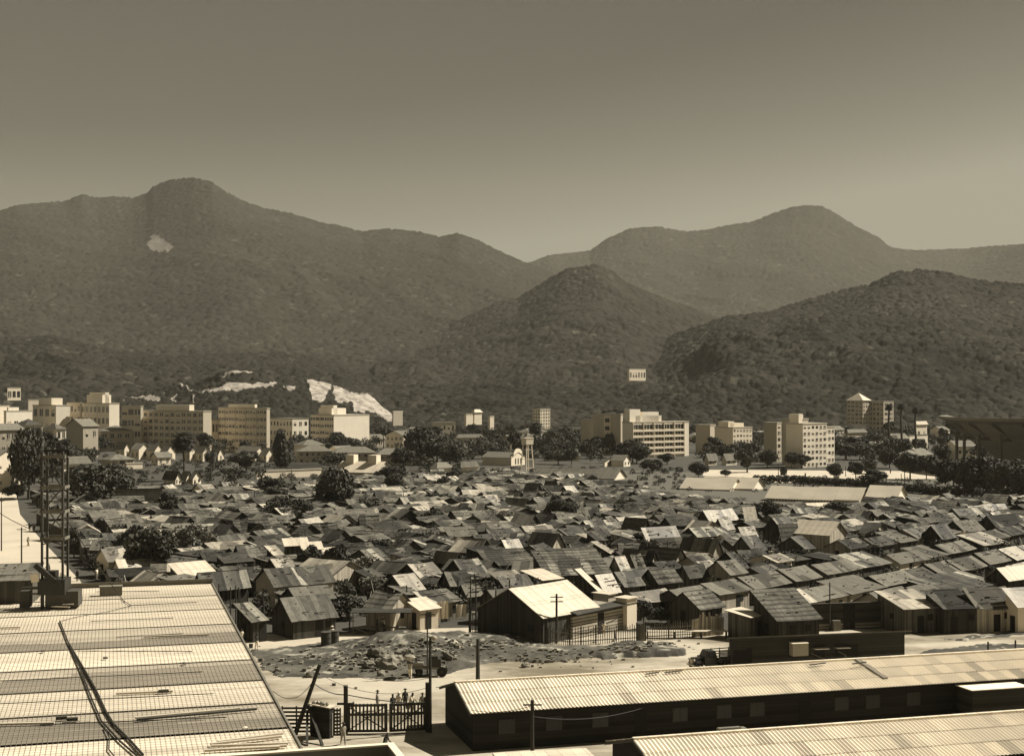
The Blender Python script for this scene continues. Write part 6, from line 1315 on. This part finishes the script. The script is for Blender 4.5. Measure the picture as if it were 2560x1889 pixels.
pole('c4', 2005, 800, 685, .12, 'left of two short posts behind the upper barrack roof', grp='short posts'); pole('c4', 2183, 790, 675, .12, 'right of two short posts behind the upper barrack roof', grp='short posts')
for c, x, yb, yt, a_ in [('c3', 110, 720, 320, 1), ('c3', 150, 730, 300, 2), ('c3', 15, 560, 330, 0), ('c3', 370, 380, 225, 0), ('c3', 512, 400, 260, 0), ('c3', 583, 420, 300, 0), ('c3', 668, 400, 255, 0), ('c3', 705, 400, 260, 0), ('c3', 440, 520, 410, 0), ('c3', 900, 150, 60, 0), ('c3', 1075, 400, 310, 0), ('c3', 1125, 400, 320, 0), ('c3', 1590, 230, 30, 0), ('c3', 1640, 420, 200, 1),
        ('c1', 1500, 560, 330, 0), ('c1', 1425, 480, 310, 0), ('c1', 1553, 600, 330, 0), ('c1', 1612, 610, 360, 0), ('c1', 1715, 560, 380, 0), ('c1', 1535, 570, 320, 0), ('c2', 118, 560, 400, 0), ('c2', 290, 620, 440, 0), ('c2', 598, 500, 270, 0), ('c2', 657, 400, 270, 0), ('c2', 728, 400, 320, 0), ('c2', 390, 440, 350, 0), ('c2', 1375, 560, 365, 1), ('c2', 1430, 560, 400, 0), ('c2', 1760, 560, 330, 0), ('c2', 1855, 500, 290, 1), ('c2', 1885, 520, 280, 1), ('c2', 820, 640, 540, 0), ('c2', 945, 720, 560, 0), ('c2', 2115, 380, 230, 0), ('c2', 525, 230, 160, 0),
        ('c4', 755, 620, 415, 1), ('c4', 975, 615, 300, 0), ('c4', 635, 610, 540, 0), ('c4', 870, 420, 280, 0), ('c4', 1190, 380, 225, 0), ('c4', 840, 320, 190, 0), ('c4', 540, 370, 265, 1), ('c4', 255, 360, 300, 0), ('c4', 330, 470, 350, 0), ('c4', 400, 200, 80, 0), ('c4', 430, 210, 120, 0), ('c4', 1675, 320, 200, 0), ('c4', 1320, 200, 130, 0), ('c4', 1395, 130, 40, 0), ('c4', 2090, 200, 130, 0), ('c4', 1240, 400, 330, 0), ('c4', 1540, 420, 330, 0), ('c4', 1290, 350, 280, 0), ('c4', 615, 280, 200, 0), ('c4', 1050, 380, 320, 0), ('c4', 790, 200, 130, 0), ('c4', 1700, 560, 470, 0), ('c4', 1230, 300, 225, 0),
        ('w2', 440, 980, 700, 0), ('w2', 548, 850, 670, 0), ('w2', 638, 880, 800, 0), ('w2', 690, 1020, 880, 0), ('w2', 1400, 1210, 1080, 0), ('w2', 1760, 1250, 1110, 0), ('w2', 2220, 700, 520, 0), ('w2', 735, 1200, 1080, 0),
        ('w4', 430, 620, 540, 0), ('w4', 852, 320, 205, 0), ('w4', 1360, 740, 420, 0), ('w4', 1225, 700, 590, 0), ('w4', 925, 620, 545, 0), ('w4', 710, 560, 540, 0), ('w4', 1335, 690, 600, 0), ('c6', 130 + 0, 300, 250, 0), ('c6', 787, 1060, 940, 0), ('c6', 470, 1290, 1120, 0), ('c6', 1750, 1280, 1140, 0)]:
    p0 = P(c, x, yb); pole(c, x, yb, yt, 0.095 if p0.y < 260 else .13, None, a_)
def wireobj(a, b, label, sag=.7, r=.022, n=10):
    m = MB(); m.wire(Vector((0, 0, 0)), b - a, r, sag, n); tag(m.build('wire', 'steel_dark', loc=a), label, 'wire', 'overhead wires')
tpl = pb + Vector((2.0, 0, lh)); mid = pb + Vector((1.4, 0, lh * .75))
wireobj(tpl, pg + Vector((0, 0, 4.4)), 'topmost wire from the leaning pole to the barrack corner'); wireobj(tpl - Vector((0, 0, .8)), pg + Vector((0, 0, 3.7)), 'second wire from the leaning pole to the barrack corner', 1.0)
wireobj(mid, q + Vector((0, 0, 3.1)), 'thick cable from the leaning pole to the gate post', .3, .05); wireobj(q + Vector((0, 0, 3.1)), G1 + Vector((2, 0, 2.4)), 'thick cable from the gate post down to the gate top', .1, .05)
wireobj(mid, P('w3', 470, 640, 6), 'slack double wire from the leaning pole to the deck edge', .9, .03); wireobj(pf + Vector((0, 0, hf - .4)), b1.location + Vector((0, 0, 3.3)), 'upper wire from the front service pole to the barrack eave', .3); wireobj(pf + Vector((0, 0, hf - 1.2)), b1.location + U * 14 + Vector((0, 0, 2.6)), 'slack wire from the front service pole to the barrack wall', .5)

# ------------------------------------------------------------------ people
def body(seed, walk=0.0, arm=(0, 0), bend=0.0, raise_=None, sc=1.0, female=False):
    """one continuous skinned body; returns a mesh with slots skin, top, lower"""
    v = []; e = []; rad = []
    def N(x, y, z, r, par=None):
        v.append((x * sc, y * sc, z * sc)); rad.append(r * sc * (1.38 if r > .025 else 1))
        if par is not None: e.append((par, len(v) - 1))
        return len(v) - 1
    b = bend
    pel = N(0, 0, .93, .13); sp = N(0, -.03 * b, 1.1, .115, pel); ch = N(0, -.16 * b, 1.3, .14, sp); nk = N(0, -.24 * b, 1.46, .055, ch); hd = N(0, -.30 * b - .01, 1.56, .09, nk); ht = N(0, -.32 * b - .005, 1.66, .075, hd); N(0, -.32 * b - .095, 1.575, .018, hd)
    for s in (-1, 1):
        dy = arm[0] if s < 0 else arm[1]
        sh_ = N(.17 * s, -.2 * b, 1.39, .058, ch)
        if raise_ and (raise_ == s or raise_ == 2): el = N(.27 * s, -.1, 1.55, .042, sh_); wr = N(.16 * s, -.08, 1.76, .03, el); fd = Vector((-.02 * s, -.01, .09))
        else: el = N(.235 * s, -.2 * b + .02 - dy * .3, 1.12, .042, sh_); wr = N(.245 * s, -.25 * b - .05 - dy * .9, .90 + abs(dy) * .25, .028, el); fd = Vector((0, -.03, -.085))
        pw = v[wr]; pm = N(pw[0] / sc + fd.x, pw[1] / sc + fd.y, pw[2] / sc + fd.z, .032, wr)
        for k in range(4): f1 = N(pw[0] / sc + fd.x * 1.7, pw[1] / sc + fd.y * 1.5 + (k - 1.5) * .02, pw[2] / sc + fd.z * (1.75 - .08 * abs(k - 1.4)), .009, pm); N(pw[0] / sc + fd.x * 2 - .008 * s, pw[1] / sc + fd.y * 1.9 + (k - 1.5) * .02, pw[2] / sc + fd.z * (2.15 - .1 * abs(k - 1.4)), .008, f1)
        N(pw[0] / sc + fd.x - .01 * s, pw[1] / sc + fd.y - .055, pw[2] / sc + fd.z * 1.1, .011, pm)
        st = walk * s; hp_ = N(.09 * s, 0, .86, .095, pel); kn = N(.10 * s, -.03 - .20 * st, .49, .062, hp_); an = N(.10 * s, .02 - .36 * st + (.06 if st < 0 else 0), .09 + (.05 if st < 0 else 0), .042, kn); N(.11 * s, -.11 - .36 * st, .04 + (.02 if st < 0 else 0), .036, an)
    me = bpy.data.meshes.new('skeleton'); me.from_pydata(v, e, []); o = bpy.data.objects.new('skeleton', me); COL.objects.link(o)
    md = o.modifiers.new('s', 'SKIN'); md.use_smooth_shade = True
    for i, r in enumerate(rad): me.skin_vertices[0].data[i].radius = (r, r)
    me.skin_vertices[0].data[0].use_root = True
    ms = o.modifiers.new('u', 'SUBSURF'); ms.levels = 1; ms.render_levels = 1
    dg = bpy.context.evaluated_depsgraph_get(); em = bpy.data.meshes.new_from_object(o.evaluated_get(dg)); em.name = 'body'
    bpy.data.objects.remove(o); bpy.data.meshes.remove(me)
    em.materials.clear(); zz = 1 / sc
    for k in ('skin_brown', 'cloth_grey', 'cloth_dark'): em.materials.append(MT[k])
    for p_ in em.polygons:
        c = p_.center * zz; arm_ = abs(c.x) > .2
        p_.material_index = 0 if c.z > 1.45 or (arm_ and c.z < 1.22) or (arm_ and c.z > 1.45) or c.z < .07 else (1 if c.z > .93 else (0 if female and c.z < .45 else 2))
        if arm_ and .8 < c.z < 1.22 and abs(c.x) > .2: p_.material_index = 0
    a = em.attributes.new('tone', 'FLOAT', 'POINT'); a.data.foreach_set('value', [1.0] * len(em.vertices))
    return em
POSES = {'stand': body(1), 'stand2': body(2, .25, (.12, -.1)), 'walk': body(3, .8, (.35, -.3)), 'bend': body(4, .3, (.25, .25), .7), 'carry': body(5, .4, raise_=2), 'woman': body(6, .2, (.2, .2), female=True), 'child': body(7, .4, (.1, -.2), sc=.68)}
hm = MB(); hm.ball((0, 0, 0), .105, 9, 6, sz=.8); HAIR = hm.mesh('hair', 'cloth_dark')
hm = MB(); hm.tube((0, 0, 0), (0, 0, .1), .1, .08, 10); hm.tube((0, 0, -.01), (0, 0, .01), .19, .19, 12); HATS = {'dark': hm.mesh('hat', 'cloth_dark'), 'pale': hm.mesh('hat', 'cloth_white')}
sm = MB(); sm.tube((0, 0, .42), (0, 0, .98), .27, .15, 10); SKIRT = {k: sm.mesh('skirt', m_) for k, m_ in (('w', 'cloth_white'), ('g', 'cloth_grey'), ('d', 'cloth_dark'))}
CL = {'w': 'cloth_white', 'g': 'cloth_grey', 'd': 'cloth_dark', 's': 'skin_brown'}
def person(c, x, y, pose, top_, low, label, head='hair', rot=0, z=0, d=None, grp='people in the yards and streets'):
    p = (onm(c, x, y) if z == 'm' else P(c, x, y, z)) if d is None else Vector(((Q(c, x, 0)[0] - 1280) / F * d, d, 0))
    r = empty('person', p, R(rot)); me = POSES[pose].copy(); me.name = 'body'; me.materials[1] = MT[CL[top_]]; me.materials[2] = MT[CL[low]]; link('body', me, r)
    s = .68 if pose == 'child' else 1; hy = -.23 if pose == 'bend' else -.01
    if head == 'hair': link('hair', HAIR, r, (0, hy * s + .015, 1.665 * s), scale=(s, s, s))
    elif head: link('hat', HATS[head], r, (0, hy * s, 1.69 * s), scale=(s, s, s))
    if pose == 'woman': link('skirt', SKIRT[low], r)
    tag(r, label, 'person', grp); return r
W3 = [(1480, 832, 'stand', 'g', 'g', 'dark', 'person alone with dark hat standing sideways behind the left gate leaf', 80), (1247, 878, 'child', 'w', 'g', 'hair', 'small dark haired child in white behind the gate post', 0), (1628, 868, 'woman', 'd', 'g', 'hair', 'shorter person with bowed head, left end of the group behind the gate', 30),
      (1685, 846, 'stand2', 'w', 'w', 'pale', 'person in white with pale cap in the group behind the gate', -20), (1748, 815, 'stand', 'd', 'd', 'dark', 'tallest dark dressed person in the group behind the gate', 10), (1800, 850, 'bend', 'w', 'g', 'hair', 'person in white leaning forward, right end of the group behind the gate', 60),
      (1828, 862, 'child', 'w', 'g', 'hair', 'small child in white pressed against the leaning person', 0), (1915, 860, 'stand', 'g', 'd', 'dark', 'person with dark hat behind the right end of the gate', 0), (1960, 862, 'stand2', 'd', 'd', 'hair', 'dark person right by the barrack corner pole', 0),
      (1150, 1163, 'walk', 'g', 'g', 'dark', 'man with dark hat walking before the gate, hand at his side', 20), (1552, 1262, 'bend', 'd', 'd', 'hair', 'person crouching low behind the parapet corner', 60), (1795, 522, 'carry', 'g', 'w', None, 'man on the road carrying a big pale load on his head', 0), (1857, 500, 'stand2', 'g', 'd', 'dark', 'man walking beside the load carrier, next to the handcart', -40),
      (316, 242, 'stand2', 'd', 'w', 'dark', 'man in dark shirt and pale trousers on the path left of the mound', 60), (168, 196, 'stand', 'w', 'd', 'hair', 'man in white shirt half hidden by the deck edge', 0), (600, 96, 'woman', 'g', 'd', 'hair', 'woman in shade before the sagging roofed shack', 0), (630, 98, 'stand', 'w', 'w', 'hair', 'pale dressed person before the sagging roofed shack door', 0),
      (1044, 168, 'woman', 'w', 'w', 'pale', 'pale dressed person standing behind the two oil drums', 0), (1476, 103, 'walk', 'd', 'd', 'dark', 'dark person striding along the path above the mound', 80), (1545, 72, 'bend', 'w', 'd', 'pale', 'person bending in front of the plank hut', -60), (1575, 66, 'stand2', 'g', 'd', 'hair', 'person close right of the bending one by the plank hut', 0)]
for x, y, po, t_, l_, hd_, lb, rt in W3: person('w3', x, y, po, t_, l_, lb, hd_, rt, 'm' if y < 240 and 200 < x and x != 316 else 0)
for c, x, y, po, t_, l_, hd_, lb in [('c3', 1112, 752, 'stand', 'w', 'w', 'hair', 'person in white standing by the tin house door'), ('c4', 848, 618, 'stand', 'w', 'w', 'hair', 'pale person at the porch of the slanting tile roofed house'), ('c4', 1870, 622, 'stand', 'd', 'g', 'hair', 'person alone on the bright ground before the front row'),
                                   ('c4', 2000, 575, 'stand', 'd', 'd', 'hair', 'left of two dark people before the pale plank shack'), ('c4', 2098, 568, 'stand2', 'd', 'd', 'hair', 'right of two dark people before the pale plank shack'), ('c5', 242, 1600, 'stand', 'w', 'd', 'pale', 'person in white shirt on the bright street left of the tower'),
                                   ('c1', 316, 248, 'stand', 'd', 'd', 'hair', 'right of two people seen through the tower legs'), ('c1', 306, 246, 'woman', 'g', 'g', 'hair', 'left of two people seen through the tower legs'), ('c1', 503, 292, 'stand', 'd', 'd', 'hair', 'dark person at the street edge right of the tower'), ('c1', 185, 66, 'walk', 'g', 'w', 'hair', 'person further up the bright street near the pole'),
                                   ('w2', 318, 1022, 'woman', 'g', 'g', 'hair', 'woman on the street side before the dark open stalls'), ('w2', 455, 1200, 'stand', 'w', 'g', 'hair', 'person by the corner of the pale gabled hut left'), ('w2', 240, 880, 'stand', 'd', 'd', 'hair', 'dark person in the left stalls row'), ('c5', 255, 1470, 'stand', 'd', 'd', 'hair', 'far person up the left street, left of two'), ('c5', 292, 1478, 'stand', 'd', 'd', 'hair', 'far person up the left street, right of two'),
                                   ('w4', 628, 630, 'stand', 'd', 'd', 'hair', 'person crossing the bright park plaza'), ('w4', 1255, 600, 'stand', 'd', 'd', 'hair', 'person under the park trees at the plaza right end'), ('c3', 1195, 790, 'child', 'd', 'd', 'hair', 'small dark child in the tin house yard')]:
    person(c, x, y, po, t_, l_, lb, hd_, random.uniform(-60, 60))
cr_ = P('w3', 1795, 522); m = MB(); m.ball((0, 0, 0), .55, 9, 6, sz=.6, jit=.25); tag(m.build('load', 'cloth_grey', loc=cr_ + Vector((-.05, -.05, 2.05))), 'big pale bundle balanced on the head of the man on the road', 'bundle')
# oil drums, handcart, bucket, tyre
for i, (x, y) in enumerate([(985, 228), (1060, 215)]):
    r = empty('oil_drum', P('w3', x, y)); m = MB(); m.tube((0, 0, 0), (0, 0, 1.75), .55, n=16); m.build('drum_body', 'timber', r)
    for z in (.05, .6, 1.15, 1.7): m = MB(); m.tube((0, 0, z - .03), (0, 0, z + .03), .585, n=16); m.build('rolling_hoop', 'steel_dark', r)
    tag(r, ['left oil drum of the pair on the path', 'right oil drum of the pair on the path'][i], 'oil drum', 'oil drums on the path')
m = MB(); m.tube((0, 0, 0), (0, 0, .45), .2, .24, 10); tag(m.build('bucket', 'steel_dark', loc=P('w3', 260, 228)), 'small dark bucket on the path beside the man in dark shirt', 'bucket')
ct = empty('handcart', P('w3', 1975, 498)); tag(ct, 'loaded two wheeled cart with engine parts beside the road men', 'cart')
for x in (-.9, 1.3):
    for y in (-.5, .5):
        w_ = MB(); rr_ = .5 if x > 0 else .32; w_.tube((x, y - .06, rr_), (x, y + .06, rr_), rr_, n=16); wo_ = w_.build('wheel', 'rubber', ct); h_ = MB(); h_.tube((x, y - .08, rr_), (x, y + .08, rr_), rr_ * .35, n=10); h_.build('hub', 'steel_dark', wo_)
m = MB(); m.box(-1.8, -.5, .75, 1.6, .5, .95); m.build('chassis', 'timber_grey', ct); m = MB(); m.box(.0, -.42, .96, 1.2, .42, 1.7); m.box(.2, -.3, 1.7, .9, .3, 1.95); m.build('engine_box', 'steel_dark', ct); m = MB(); m.beam((-1.8, -.4, .9), (-1.9, -.4, 1.9), .08); m.beam((-1.8, .4, .9), (-1.9, .4, 1.9), .08); m.beam((-1.9, -.45, 1.9), (-1.9, .45, 1.9), .08); m.box(-1.6, -.4, .96, -.5, .4, 1.35, 1.2); m.build('push_frame', 'timber_grey', ct)
# truck
tk = empty('old_truck', P('c4', 205, 870), R(200)); tk.location.y = 139; tk.location.x = (Q('c4', 195, 0)[0] - 1280) / F * 139; tag(tk, 'small dark old truck with slatted bed parked left of the boarded store', 'truck')
def hx(x0, x1, y, z0, z1, x0t=None, x1t=None, yt=None):
    x0t = x0 if x0t is None else x0t; x1t = x1 if x1t is None else x1t; yt = yt or y
    return [(x0, -y, z0), (x1, -y, z0), (x1, y, z0), (x0, y, z0), (x0t, -yt, z1), (x1t, -yt, z1), (x1t, yt, z1), (x0t, yt, z1)]
m = MB(); m.hexa(hx(-.4, 1.0, .85, .5, 1.25)); m.hexa(hx(-.35, .75, .82, 1.25, 1.85, -.25, .5, .68)); m.build('cab', 'car_paint', tk)
m = MB(); m.hexa(hx(1.0, 2.1, .45, .55, 1.2, 1.0, 2.0, .32)); m.build('bonnet', 'car_paint', tk)
m = MB(); m.hexa(hx(.72, .78, .6, 1.3, 1.75, .52, .58, .5)); m.build('windscreen', 'glass_dark', tk)
for s in (-1, 1):
    m = MB(); m.hexa([(1.1, s * .5, .55), (2.0, s * .5, .55), (2.0, s * .85, .55), (1.1, s * .85, .55), (1.25, s * .5, .9), (1.85, s * .5, .9), (1.85, s * .82, .85), (1.25, s * .82, .85)] if s > 0 else [(1.1, -.85, .55), (2.0, -.85, .55), (2.0, -.5, .55), (1.1, -.5, .55), (1.25, -.82, .85), (1.85, -.82, .85), (1.85, -.5, .9), (1.25, -.5, .9)]); m.build('mudguard', 'car_paint', tk)
    m = MB(); m.ball((2.02, s * .5, 1.0), .13, 8, 6); m.build('headlight', 'chrome', tk)
    m = MB(); m.hexa([(-.1, s * .86 - .01, 1.32), (.55, s * .86 - .01, 1.32), (.55, s * .86 + .01, 1.32), (-.1, s * .86 + .01, 1.32), (-.1, s * .76 - .01, 1.72), (.42, s * .76 - .01, 1.72), (.42, s * .76 + .01, 1.72), (-.1, s * .76 + .01, 1.72)]); m.build('side_window', 'glass_dark', tk)
    for x in (1.55, -1.6): w_ = MB(); w_.tube((x, s * .66, .38), (x, s * .88, .38), .38, n=16); wo_ = w_.build('wheel', 'rubber', tk); h_ = MB(); h_.tube((x, s * .64, .38), (x, s * .9, .38), .16, n=10); h_.build('hub', 'chrome', wo_)
m = MB(); m.box(-2.6, -.9, .72, -.45, .9, .84); m.build('load_bed', 'timber', tk); m = MB()
for s in (-1, 1):
    for z in (1.0, 1.25, 1.5, 1.75): m.beam((-2.6, s * .9, z), (-.5, s * .9, z), .04, .1)
    for x in (-2.55, -1.55, -.55): m.beam((x, s * .87, .8), (x, s * .87, 1.85), .07)
for z in (1.0, 1.25, 1.5, 1.75): m.beam((-2.6, -.9, z), (-2.6, .9, z), .04, .1)
m.build('slatted_rack', 'timber_grey', tk); m = MB(); m.box(2.1, -.8, .42, 2.2, .8, .56); m.build('bumper', 'chrome', tk); m = MB(); m.box(2.02, -.26, .6, 2.09, .26, 1.1); m.build('grille', 'chrome', tk)
# laundry
ll = [P('c2', 1400, 660), P('c2', 1700, 640), P('c2', 1850, 640)]
for i, (c, x, yb, w_, h_, k, lb) in enumerate([('c2', 1590, 655, 1.2, 2.0, 'w', 'wide white sheet hanging in the middle of the laundry yard'), ('c2', 1660, 655, .9, 2.2, 'w', 'long white cloth right of the wide hanging sheet'), ('c2', 1610, 640, .8, .7, 'd', 'dark shirt pegged above the wide white sheet'), ('c2', 1785, 640, 1.3, 1.6, 'w', 'white sheet swinging from a pole on the right of the laundry yard'),
        ('c2', 1520, 655, 1.0, 1.5, 'g', 'grey cloth at the left end of the laundry line'), ('c2', 1700, 640, .6, 1.9, 'g', 'narrow grey cloth between the two white sheets'), ('z1', 1110, 790, .6, 1.3, 'w', 'left of two white garments before the dark gabled shack'), ('z1', 1150, 790, .7, 1.3, 'w', 'right of two white garments before the dark gabled shack'), ('z4', 1760, 690, 2.2, 2.4, 'w', 'white sheet drying among the right rows near the edge'), ('z4', 1530, 700, 1.6, 2.6, 'w', 'white hooded cloth drying at the end of the joined sheds'), ('z4', 850, 1180, 1.0, 1.6, 'g', 'pale cloth left in the washing of the shed yard'), ('z4', 1010, 1170, 1.4, 1.8, 'w', 'white washing bunched above the striped roofed shack')]):
    p = P(c, x, yb); m = MB(); n = 6; pr = None
    for k_ in range(n + 1):
        u = -w_ / 2 + w_ * k_ / n; yy = .09 * math.sin(k_ * 1.9); cc = ((u, yy * .3, h_ + .5 - .05 * math.sin(math.pi * k_ / n)), (u * .96, yy, .5 + .08 * random.random()))
        if pr: m.poly([pr[1], cc[1], cc[0], pr[0]]); m.poly([(pr[0][0], pr[0][1] + .02, pr[0][2]), (cc[0][0], cc[0][1] + .02, cc[0][2]), (cc[1][0], cc[1][1] + .02, cc[1][2]), (pr[1][0], pr[1][1] + .02, pr[1][2])])
        pr = cc
    tag(m.build('laundry', CL[k], loc=p, rot=R(20)), lb, 'laundry', 'washing hung out to dry')
# long porch house and twin sheds handled here
block('long low house with pale roof and shaded open porch, left rear of settlement', 'w2', 660, 700, 1165, 265, 14, yb=430, wall='planks', roof='cement_roof', gabs='G', rise=1.6, name='porch_house', cat='house', right=(1, 4), ww=.6, wh=.5)
hs('w2', 190, 200, 470, 330, 3.0, 1.9, 'E', 'cement', 'd', al=30, label='dark hut with broad pale gable edge at the left street trees', name='hut')
# market stall by the path
sl = empty('open_stall', P('w3', 1245, 100)); tag(sl, 'open pole stall with low counter left of the plank hut', 'stall')
for x in (0, 2.0, 4.2, 6.2):
    m = MB(); m.beam((x, 0, 0), (x, 0, 2.5), .1); m.build('post', 'timber_grey', sl)
m = MB(); m.box(.3, -.3, .8, 6, .3, .88); m.beam((.3, -.3, .1), (6, -.3, .1), .06); m.beam((.3, -.3, .8), (2, -.3, .1), .06); m.build('counter', 'timber_grey', sl); m = MB(); m.box(-.3, -.4, 2.5, 6.6, 3, 2.58); m.build('roof', 'tar_roof', sl)
# ------------------------------------------------------------------ air
def add_haze():
    b = MB(); b.box(-6500, -60, -1, 6500, 7200, 1100)
    m = bpy.data.materials.new('haze_air'); m.use_nodes = True; N = m.node_tree.nodes; N.clear()
    o = N.new('ShaderNodeOutputMaterial'); v = N.new('ShaderNodeVolumePrincipled')
    v.inputs['Color'].default_value = (1, .95, .80, 1); v.inputs['Density'].default_value = HAZE; v.inputs['Anisotropy'].default_value = .0
    m.node_tree.links.new(v.outputs[0], o.inputs['Volume'])
    b.build('haze', m, kind='stuff')
HAZE = 3.9e-5
add_haze()
finish_labels()
